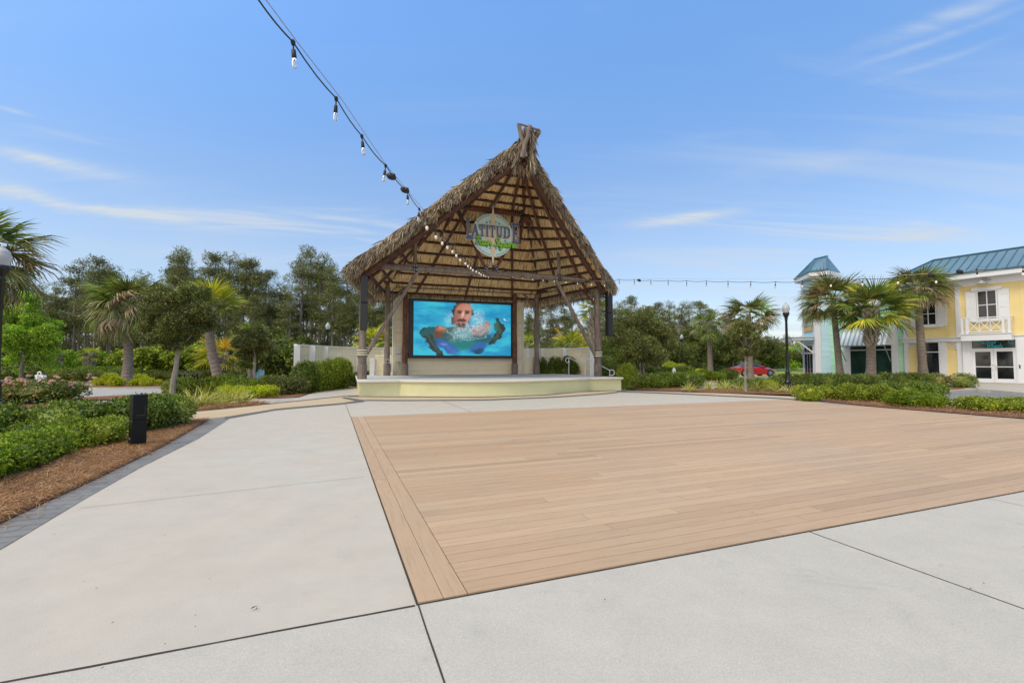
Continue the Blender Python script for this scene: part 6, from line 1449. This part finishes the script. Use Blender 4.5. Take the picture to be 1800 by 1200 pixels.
sL = FY.s(1589.5); sR = -11.0; EZ = 7.35
ZT = FY.z(1720,478,.7); EZ = ZT
mb = MB(); FY.box(mb, sR, sL, -.05, EZ+.02, -9, 0)
mb.build('wall', M_YW, yb)
mb = MB(); a = sR
while a < sL-.1:                                        # battens
    FY.box(mb, a, a+.05, ZB, EZ-.3, .001, .018); a += .60
mb.build('batten', M_YW, yb)
zb1 = FY.z(1687,596); 
mb = MB()
for a_, b_ in ((FY.s(1589.8,.06),FY.s(1597.2,.06)),(FY.s(1683.5,.06),FY.s(1692.2,.06)),(-3.6,-3.2)):
    mb = MB(); FY.box(mb, a_, b_, ZB, EZ-.05, .0015, .09); mb.build('pilaster', M_TRIM, yb)
mb = MB(); FY.box(mb, sR, sL+.1, zb1-.14, zb1+.10, .0912, .16); FY.box(mb, sR, sL+.12, zb1+.102, zb1+.16, .0012, .22); mb.build('belt_course', M_TRIM, yb)
mb = MB(); FY.box(mb, sR, sL+.75, EZ-.34, EZ+.02, .62, .72); FY.box(mb, sR, sL+.75, EZ-.34, EZ-.30, .0, .618); FY.box(mb, sR, sL-.01, EZ-.78, EZ-.345, .0014, .05); mb.build('fascia', M_TRIM, yb)
# roof with seams
def roof(fc, a0, a1, ez, run, rise, hipa, par, ov=.75, pitch_n=.48):
    E0, E1 = fc.pt(a0,ez+.03,ov), fc.pt(a1,ez+.03,ov); R0, R1 = fc.pt(a0,ez+rise,-run), fc.pt(a1-hipa,ez+rise,-run); B1 = fc.pt(a1,ez+.03,-2*run-ov); B0 = fc.pt(a0,ez+.03,-2*run-ov)
    mb = MB(); mb.add([E0,E1,R1,R0,B1,B0], [(0,1,2,3),(1,4,2),(3,2,4,5)]); mb.build('roof', M_ROOF, par)
    ms = MB(); k = a0
    while k < a1-.05:
        f = 1.0 if k < a1-hipa else max(0.02,(a1-k)/hipa); p = fc.pt(k,ez+.05,ov); q = fc.pt(k,ez+.05+(rise-.02)*f,ov-(ov+run)*f); ms.bar(p, q, .035, .06); k += pitch_n
    ms.bar(E1+Vector((0,0,.03)), R1+Vector((0,0,.04)), .16, .07); ms.bar(R0+Vector((0,0,.04)), R1+Vector((0,0,.04)), .2, .08); ms.bar(E0+Vector((0,0,.0)), E1, .09, .08); ms.build('roof_seams', M_SEAM, par)
rz_ = FY.z(1695,450,-2.6)
roof(FY, sR, sL+.75, EZ, 2.6, rz_-EZ, 1.9, yb)
def window(fc, par, px0, px1, y0, y1, shutters=(), mull=(1,1), sill=True, glass=None, lintel=True, name='window', fw=.07):
    a0, a1 = sorted((fc.s(px0,.03), fc.s(px1,.03))); pm = (px0+px1)/2; z1 = fc.z(pm,y0,.03); z0 = fc.z(pm,y1,.03)
    mb = MB(); fc.box(mb, a0-fw, a0, z0-fw, z1+fw, .002, .07); fc.box(mb, a1, a1+fw, z0-fw, z1+fw, .002, .07); fc.box(mb, a0, a1, z1, z1+fw, .002, .069); fc.box(mb, a0, a1, z0-fw, z0, .002, .069)
    for i in range(1, mull[0]+1): am = a0+(a1-a0)*i/(mull[0]+1); fc.box(mb, am-.025, am+.025, z0, z1, .026, .052)
    for i in range(1, mull[1]+1): zm = z0+(z1-z0)*i/(mull[1]+1); fc.box(mb, a0, a1, zm-.025, zm+.025, .026, .050)
    w = mb.build(name, M_TRIM, par); mb = MB(); fc.box(mb, a0, a1, z0, z1, .003, .025); mb.build('pane', glass or M_GLASS, w)
    if sill: mb = MB(); fc.box(mb, a0-.35, a1+.35, z0-fw-.14, z0-fw-.002, .003, .15); mb.build('sill', M_TRIM, w)
    if lintel: mb = MB(); fc.box(mb, a0-.3, a1+.3, z1+fw+.002, z1+fw+.2, .003, .12); mb.build('lintel', M_TRIM, w)
    for sd in shutters:
        wd = (a1-a0)*.62; s0 = a0-fw-.02-wd if sd < 0 else a1+fw+.02; mb = MB(); fc.box(mb, s0, s0+wd, z0-fw-.1, z1+fw, .02, .05)
        for q in (.0,.46,.92): fc.box(mb, s0+.04, s0+wd-.04, z0-fw-.06+(z1-z0)*q, z0-fw-.06+(z1-z0)*q+.14, .0512, .062)
        fc.box(mb, s0, s0+.07, z0-fw-.1, z1+fw, .0514, .064); fc.box(mb, s0+wd-.07, s0+wd, z0-fw-.1, z1+fw, .0514, .064); mb.build('shutter', M_TRIM, w)
    return a0, a1, z0, z1
window(FY, yb, 1724.5,1756,511,559.5,(-1,1)); window(FY, yb, 1622,1648,533,570,(-1,1))
a0,a1,z0,z1 = window(FY, yb, 1625,1651,602,664,(),(0,0),False,None,False,fw=.10)
mb = MB(); FY.box(mb, a0,a1,z0+(z1-z0)*.72,z0+(z1-z0)*.72+.06,.03,.06); FY.box(mb, a0-.42,a0-.102,ZB,zb1-.16,.003,.08); FY.box(mb, a1+.102,a1+.38,ZB,zb1-.16,.003,.08); mb.build('window_surround', M_TRIM, yb)
# doors
d0, d1 = FY.s(1787,.05), FY.s(1710,.05); zd0 = FY.z(1745,676,.05); zd1 = FY.z(1745,614,.05); zt1 = FY.z(1745,596.5,.05)
zd0 = max(zd0, .12)
for a_, b_ in ((d0-.55, d0-.05),(d1+.05, d1+.45)): mb = MB(); FY.box(mb, a_, b_, ZB, zb1-.145, .003, .20); mb.build('door_pillar', M_TRIM, yb)
mb = MB(); FY.box(mb, d0-.049,d0,zd0,zt1+.04,.003,.12); FY.box(mb, d1,d1+.049,zd0,zt1+.04,.003,.12); FY.box(mb, d0,d1,zd1,zd1+.08,.003,.12); FY.box(mb, d0,d1,zt1,zt1+.06,.003,.12); fr = mb.build('door_frame', M_TRIM, yb)
mb = MB(); FY.box(mb, d0,d1,zd1+.081,zt1-.001,.003,.03); mb.build('transom_pane', M_GLG, fr)
dm = (d0+d1)/2
for i,(x0,x1) in enumerate(((d0+.005,dm-.006),(dm+.006,d1-.005))):
    mb = MB(); st_ = .13; FY.box(mb,x0,x0+st_,zd0+.02,zd1-.005,.03,.08); FY.box(mb,x1-st_,x1,zd0+.02,zd1-.005,.03,.08); FY.box(mb,x0+st_,x1-st_,zd0+.02,zd0+.28,.03,.079); FY.box(mb,x0+st_,x1-st_,zd1-.14,zd1-.005,.03,.079); zm = zd0+(zd1-zd0)*.47; FY.box(mb,x0+st_,x1-st_,zm,zm+.05,.04,.079)
    d_ = mb.build('door', M_TRIM, yb); mb = MB(); FY.box(mb,x0+st_,x1-st_,zd0+.28,zd1-.14,.034,.045); mb.build('pane', M_GLASS, d_)
    hx = (x1-.06) if i == 0 else (x0+.06); mb = MB(); q = [FY.pt(hx,zm-.12,.08), FY.pt(hx,zm-.12,.15), FY.pt(hx+(-.08 if i == 0 else .08),zm+.05,.17), FY.pt(hx,zm+.22,.15), FY.pt(hx,zm+.22,.08)]; mb.tube(q, .02, 6); mb.build('handle', M_TRIM, d_)
# shop lettering: turquoise script in two lines on the transom
M_TURQ = simple('turquoise_letters', (.03,.42,.52), .4, .05, 3, 0)
tw = d1-d0; fx = lambda u_, z_: FY.pt(d1-.02-u_, z_, .04)
mb = MB(); tz = zt1-zd1-.08; script('Nautical', fx, tw*.12, zt1-tz*.46, tz*.44, tz*.035, mb, .0); script('Wheels', fx, tw*.34, zt1-tz*.90, tz*.46, tz*.035, mb, .0)
mb.tube([fx(tw*.88+.1*math.cos(a), zt1-tz*.35+.1*math.sin(a)) for a in np.linspace(0,2*math.pi,14)], .015, 5); mb.build('shop_lettering', M_TURQ, fr)
mb = MB(); FY.box(mb, FY.s(1793.5,.21), FY.s(1791.2,.21), FY.z(1792,647,.21), FY.z(1792,641,.21), .2002, .23); mb.build('card_reader', M_BLACK, yb)
# balcony
ba, bb = FY.s(1782,.5), FY.s(1693,.5); bz0 = zb1-.16; bz1 = bz0+.42; bt = FY.z(1737,558.5,.6)
bal = MB(); FY.box(bal, ba,bb,bz0,bz1,.23,.75); FY.box(bal, ba-.05,bb+.05,bz1,bz1+.07,.23,.80); b_ = bal.build('balcony', M_TRIM, yb)
mb = MB()
for a in (ba+.02, bb-.14, ba+(bb-ba)*.12, ba+(bb-ba)*.84): FY.box(mb, a, a+.12, bz1+.07, bt, .60, .72)
FY.box(mb, ba,bb,bt,bt+.06,.60,.73); FY.box(mb, ba,bb,bz1+.14,bz1+.20,.63,.69); FY.box(mb, ba,bb,bt-.16,bt-.11,.63,.69)
nbx = 3; xa = ba+(bb-ba)*.13+.1; xb = ba+(bb-ba)*.84
for i in range(nbx):
    p0 = xa+(xb-xa)*i/nbx; p1 = xa+(xb-xa)*(i+1)/nbx; mb.bar(FY.pt(p0,bz1+.2,.66), FY.pt(p1,bt-.16,.66), .04,.04); mb.bar(FY.pt(p0,bt-.16,.65), FY.pt(p1,bz1+.2,.65), .04,.04); mb.bar(FY.pt(p1,bz1+.2,.655), FY.pt(p1,bt,.655), .04,.04)
for a in np.arange(ba+.1, ba+(bb-ba)*.12, .09): mb.bar(FY.pt(a,bz1+.2,.66), FY.pt(a,bt-.1,.66), .03,.03)
for a in np.arange(ba+(bb-ba)*.87, bb-.1, .09): mb.bar(FY.pt(a,bz1+.2,.66), FY.pt(a,bt-.1,.66), .03,.03)
for q in (ba, bb): mb.bar(FY.pt(q,bt+.03,.05), FY.pt(q,bt+.03,.66), .06,.06)
mb.build('railing', M_TRIM, b_)
# fretwork brackets
def fret(a, z, sd, sc=.55):
    mb = MB()
    for r_ in (.35,.6,.9): mb.tube([FY.pt(a+sd*sc*r_*math.cos(t_), z-sc*r_*math.sin(t_), .06) for t_ in np.linspace(.05,1.5,8)], .018, 5)
    mb.bar(FY.pt(a,z,.06), FY.pt(a+sd*sc,z,.06), .04,.04); mb.bar(FY.pt(a,z,.06), FY.pt(a,z-sc,.06), .04,.04)
    for k in range(4): mb.bar(FY.pt(a,z,.06), FY.pt(a+sd*sc*.85*math.cos(.2+k*.38), z-sc*.85*math.sin(.2+k*.38), .06), .02,.02)
    mb.build('fretwork_bracket', M_TRIM, yb)
fret(FY.s(1597.4), zb1-.16, -1); fret(FY.s(1683), zb1-.16, 1); fret(-3.2+.0, EZ-.36, 1, .8)
# barn lamp above the balcony window
lz = FY.z(1739,497,.5); la = FY.s(1732,.5); mb = MB(); mb.tube([FY.pt(la-.15,lz+.35,.02), FY.pt(la-.1,lz+.5,.3), FY.pt(la,lz+.42,.5), FY.pt(la,lz+.12,.52)], .022, 6); c = FY.pt(la,lz,.52); mb.lathe([(.30,0),(.28,.03),(.12,.10),(.07,.2)], tuple(c), 14); wl = mb.build('wall_lamp', simple('lamp_grey', (.35,.37,.38), .4, .1, 5), yb)
mb = MB(); FY.box(mb, la-.35,la+.1,lz+.18,lz+.62,.003,.05); mb.build('lamp_backing', M_TRIM, yb)
# sidewalk and kerb before the shops
kc = [G(px_,py_,.12) for px_,py_ in ((1600,690.5),(1640,688.8),(1668,687),(1700,684.2),(1716,683.4),(1745,685.2),(1800,690),(1900,697),(2300,712))]
sheet('sidewalk', [v.copy() for v in kc]+[FY.pt(-14,0,0), FY.pt(sL+.4,0,0)], .12, M_CONC2, .2, kind='structure')
mbk = MB()
for a, b in zip(kc, kc[1:]): mbk.bar(Vector((a.x,a.y,.035)), Vector((b.x,b.y,.035)), .17, .20)
mbk.build('kerb', M_CURB, kind='structure')
sheet('mulch_bed', [G(px_,py_,.13) for px_,py_ in ((1560,686),(1640,687.4),(1668,685.8),(1697,682.8),(1690,678.5),(1640,674),(1560,672))], .132, M_MULCH, kind='structure')
p0, p1 = G(1752,703.5), G(1830,696); dd_ = (p1-p0).normalized(); s_ = Vector((-dd_.y,dd_.x,0))*.05
mb = MB(); mb.add([(p0-s_)+Vector((0,0,-.034)),(p0+dd_*12-s_)+Vector((0,0,-.034)),(p0+dd_*12+s_)+Vector((0,0,-.034)),(p0+s_)+Vector((0,0,-.034))],[(0,1,2,3)]); mb.build('parking_line', M_WHITE, kind='structure')
# ---- green building (same street front, continuing to the left)
FG = Fac(tuple(FY.pt(sL,0,0))[:2], (-.521,.853)); gb = thing('green_building', 'mint green sided shop with striped white awning over a large window', 'building', tuple(FG.pt(2.4,0,-3)))
gl = 4.85; GZ = 5.9
def gclad(fc, a0, a1, z0, z1, mat, par, ex=.18):
    mb = MB(); c = [fc.pt(a0,0,-.002), fc.pt(a1,0,-.002), fc.pt(a1,0,-.3), fc.pt(a0,0,-.3)]; mb.prism([(q.x,q.y) for q in c], z0, z1); clad(mb, fc.pt(a0,0,0), fc.pt(a1,0,0), z0, z1, ex, fc.n, .02); return mb.build('wall', mat, par)
gclad(FG, .02, gl, .0, GZ, M_GW, gb)
mb = MB(); q = [FG.pt(.02,0,-.31), FG.pt(gl,0,-.31), FG.pt(gl,0,-9), FG.pt(.02,0,-9)]; mb.prism([(v.x,v.y) for v in q], 0, GZ-.01); mb.build('back_wall', M_GW, gb)
mb = MB(); FG.box(mb, .03, gl+.05, GZ, GZ+.35, -9.1, .2); mb.build('parapet', M_TRIM, gb)
ga1, ga0 = FG.s(1495.5,.05), FG.s(1568,.05); gz1 = FG.z(1530,604,.05); gz0 = FG.z(1530,663,.05); gz0 = max(.18,gz0)
mb = MB(); FG.box(mb, ga0-.42, ga0, .05, gz1+1.3, .022, .12); FG.box(mb, ga1, ga1+.45, .05, gz1+.2, .022, .12); FG.box(mb, ga0, ga1, gz1, gz1+.15, .022, .12); FG.box(mb, ga0, ga1, .05, gz0, .022, .12); zz = gz0+(gz1-gz0)*.80; FG.box(mb, ga0, ga1, zz, zz+.07, .04, .09)
w = mb.build('shop_window', M_TRIM, gb); mb = MB(); FG.box(mb, ga0, ga1, gz0, gz1, .022, .038); mb.build('pane', M_GLG, w)
# awning
ac, nt, b = newmat('striped_awning'); tcx = nd(nt,'ShaderNodeUVMap'); tcx.uv_map = 'UVMap'; sp_ = nd(nt,'ShaderNodeSeparateXYZ'); nt.links.new(tcx.outputs[0], sp_.inputs[0]); mm = nd(nt,'ShaderNodeMath'); mm.operation='FRACT'; m2 = nd(nt,'ShaderNodeMath'); m2.operation='MULTIPLY'; m2.inputs[1].default_value = 1.0; nt.links.new(sp_.outputs[0], m2.inputs[0]); nt.links.new(m2.outputs[0], mm.inputs[0])
col = ramp(nt, mm.outputs[0], [(0,(.70,.76,.80)),(.5,(.70,.76,.80)),(.56,(.28,.42,.52)),(.96,(.28,.42,.52)),(1,(.70,.76,.80))]); nt.links.new(col, b.inputs['Base Color']); b.inputs['Roughness'].default_value = .45
ao = 1.3; aw0, aw1 = FG.s(1562,ao*.6), FG.s(1478,ao*.6); az0 = FG.z(1515,607,ao); az1 = FG.z(1530,571,.14); zb_ = .30
nst = int((aw1-aw0)/zb_); V = []; F = []; UV = []
for i in range(nst*2+1):
    a = aw0+(aw1-aw0)*i/(nst*2); dz = .035 if i % 2 else 0
    V += [FG.pt(a, az0+dz, ao), FG.pt(a, az1+dz, .14)]
for i in range(nst*2): F.append([2*i,2*i+2,2*i+3,2*i+1]); UV += [(i/2,0),(i/2+.5,0),(i/2+.5,1),(i/2,1)]
aw = npobj('awning', [tuple(v) for v in V], np.array(F), ac, gb, uv=UV)
for e_ in (aw0, aw1): mb = MB(); mb.add([FG.pt(e_,az0,ao),FG.pt(e_,az1,.14),FG.pt(e_,az0,.14)],[(0,1,2)]); mb.build('awning_end', M_TRIM, aw)
mb = MB()
for a in (aw0+.1, aw1-.1): mb.bar(FG.pt(a,az0,ao-.1), FG.pt(a,az0-1.2,.15), .05,.05)
FG.box(mb, aw0,aw1,az0-.06,az0,ao-.06,ao); mb.build('awning_brace', simple('steel_grey', (.30,.33,.36), .4, .1, 5), aw)
# ---- blue building
Fb = FY.pt(10.57,0); Rb = FY.pt(9.47,0); Lb = Fb+Vector((.235,.972,0))*2.8; Lk = Lb+Vector((.853,.521,0))*1.2; Rk = Rb+Vector((.853,.521,0))*1.5
bb_ = thing('blue_building', 'tall pale blue sided corner shop with hipped teal roof and side entrance canopy', 'building', tuple(Fb)); F1 = Fac(Fb[:2], (Lb-Fb)[:2]); F2 = Fac(Fb[:2], (Rb-Fb)[:2]); BZ_ = ZD(480,38.8)
mb = MB(); mb.prism([(v.x,v.y) for v in (Fb,Rb,Rk,Lk,Lb)], 0, BZ_); 
clad(mb, F1.pt(.0,0,0), F1.pt((Lb-Fb).length,0,0), .05, BZ_, .2, F1.n, .02); clad(mb, F2.pt(0,0,0), F2.pt((Rb-Fb).length,0,0), .05, BZ_, .2, F2.n, .02); mb.build('wall', M_BW, bb_)
mb = MB(); F1.box(mb, -.06, .35, .0, BZ_, .022, .07); F1.box(mb, (Lb-Fb).length-.38, (Lb-Fb).length+.02, 0, BZ_, .022, .07); F2.box(mb, -.06, .42, .0, BZ_-.002, .022, .07); mb.build('corner_board', M_TRIM, bb_)
mb = MB(); l1 = (Lb-Fb).length; l2 = (Rb-Fb).length
top = [F1.pt(-.3,BZ_,.4)+F2.n*.2, F2.pt(l2+.1,BZ_,.4), Rk+Vector((.4,.1,BZ_)), Lk+Vector((.1,.4,BZ_)), F1.pt(l1+.4,BZ_,.45)]
MB().add([v-Vector((0,0,.35)) for v in top]+[v+Vector((0,0,.01)) for v in top], [(4,3,2,1,0),(5,6,7,8,9)]+[(i,(i+1)%5,5+(i+1)%5,5+i) for i in range(5)]).build('eave', M_TRIM, bb_)
RZ_ = ZD(452,40); r0 = AT(1432,40.9,RZ_); r1 = AT(1454,39.7,RZ_); mb = MB(); v = [q+Vector((0,0,.03)) for q in top]+[r0,r1]
mb.add(v, [(0,1,6,5),(1,2,6),(2,3,5,6),(3,4,5),(4,0,5)]); mb.build('roof', M_ROOF, bb_)
mb = MB()
for a_, b_2 in ((0,5),(1,6),(4,5),(5,6),(0,1),(4,0)): mb.bar(v[a_]+Vector((0,0,.03)), v[b_2]+Vector((0,0,.03)), .16,.1)
for f in (.2,.4,.6,.8): mb.bar(v[0].lerp(v[1],f), v[5].lerp(v[6],f), .06,.08); mb.bar(v[4].lerp(v[0],f), v[5].lerp(v[5],f), .06,.08)
mb.build('roof_seams', M_SEAM, bb_)
# entrance, canopy and sign on the left face
mb = MB(); e0, e1 = .42, 2.38; F1.box(mb, e0,e1,.05,3.0,.022,.1); mb.build('entrance_frame', M_TRIM, bb_)
mb = MB()
for a in (e0+.12, e0+.72, e0+1.32): F1.box(mb, a,a+.48,.3,2.2,.101,.12); F1.box(mb, a,a+.22,2.35,2.9,.101,.12); F1.box(mb, a+.26,a+.48,2.35,2.9,.101,.12)
mb.build('entrance_pane', M_GLASS, bb_)
cz_ = ZD(598,40); mb = MB(); F1.box(mb, .05,2.75,cz_,cz_+.18,.1,1.8); cn = mb.build('canopy', M_TRIM, bb_)
mb = MB(); F1.box(mb, .0,2.8,cz_+.182,cz_+.23,.08,1.85); mb.build('canopy_roof', simple('canopy_metal', (.40,.44,.47), .4, .08, 2), cn)
for a in (.2,2.6): mb = MB(); mb.bar(F1.pt(a,cz_-.01,1.45), F1.pt(a,cz_-1.15,.1), .11,.11); mb.build('canopy_brace', M_TRIM, cn)
sz1 = ZD(540,40.5); sz0 = ZD(573,40.5); mb = MB(); F1.box(mb, .45,2.4,sz0,sz1,.03,.10); sgn = mb.build('shop_sign', simple('sign_pale_green', (.40,.55,.33), .5, .15, 3, 0), bb_)
mb = MB(); F1.box(mb, .5,2.35,sz0-.5,sz0-.14,.03,.09); mb.build('sign_strip', simple('sign_orange', (.62,.42,.16), .5, .3, 6, 0), sgn)
mb = MB(); rr_ = random.Random(3)
for row in (.62,.18):
    for i in range(7):
        a = 2.3-i*.26; mb.tube([F1.pt(a-.06*rr_.random(), sz0+(sz1-sz0)*(row+.0), .13), F1.pt(a-.03, sz0+(sz1-sz0)*(row+.30), .13), F1.pt(a-.13, sz0+(sz1-sz0)*(row+.02), .13), F1.pt(a-.18, sz0+(sz1-sz0)*(row+.28), .13)], .035, 5)
mb.build('sign_lettering', simple('sign_leaf_green', (.10,.25,.08), .5, .1, 3, 0), sgn)
mb = MB(); 
for i in range(9): F1.box(mb, 2.44,2.58,1.0+i*.18,1.12+i*.18,.075,.09)
mb.build('wall_lettering', M_STEEL, bb_)
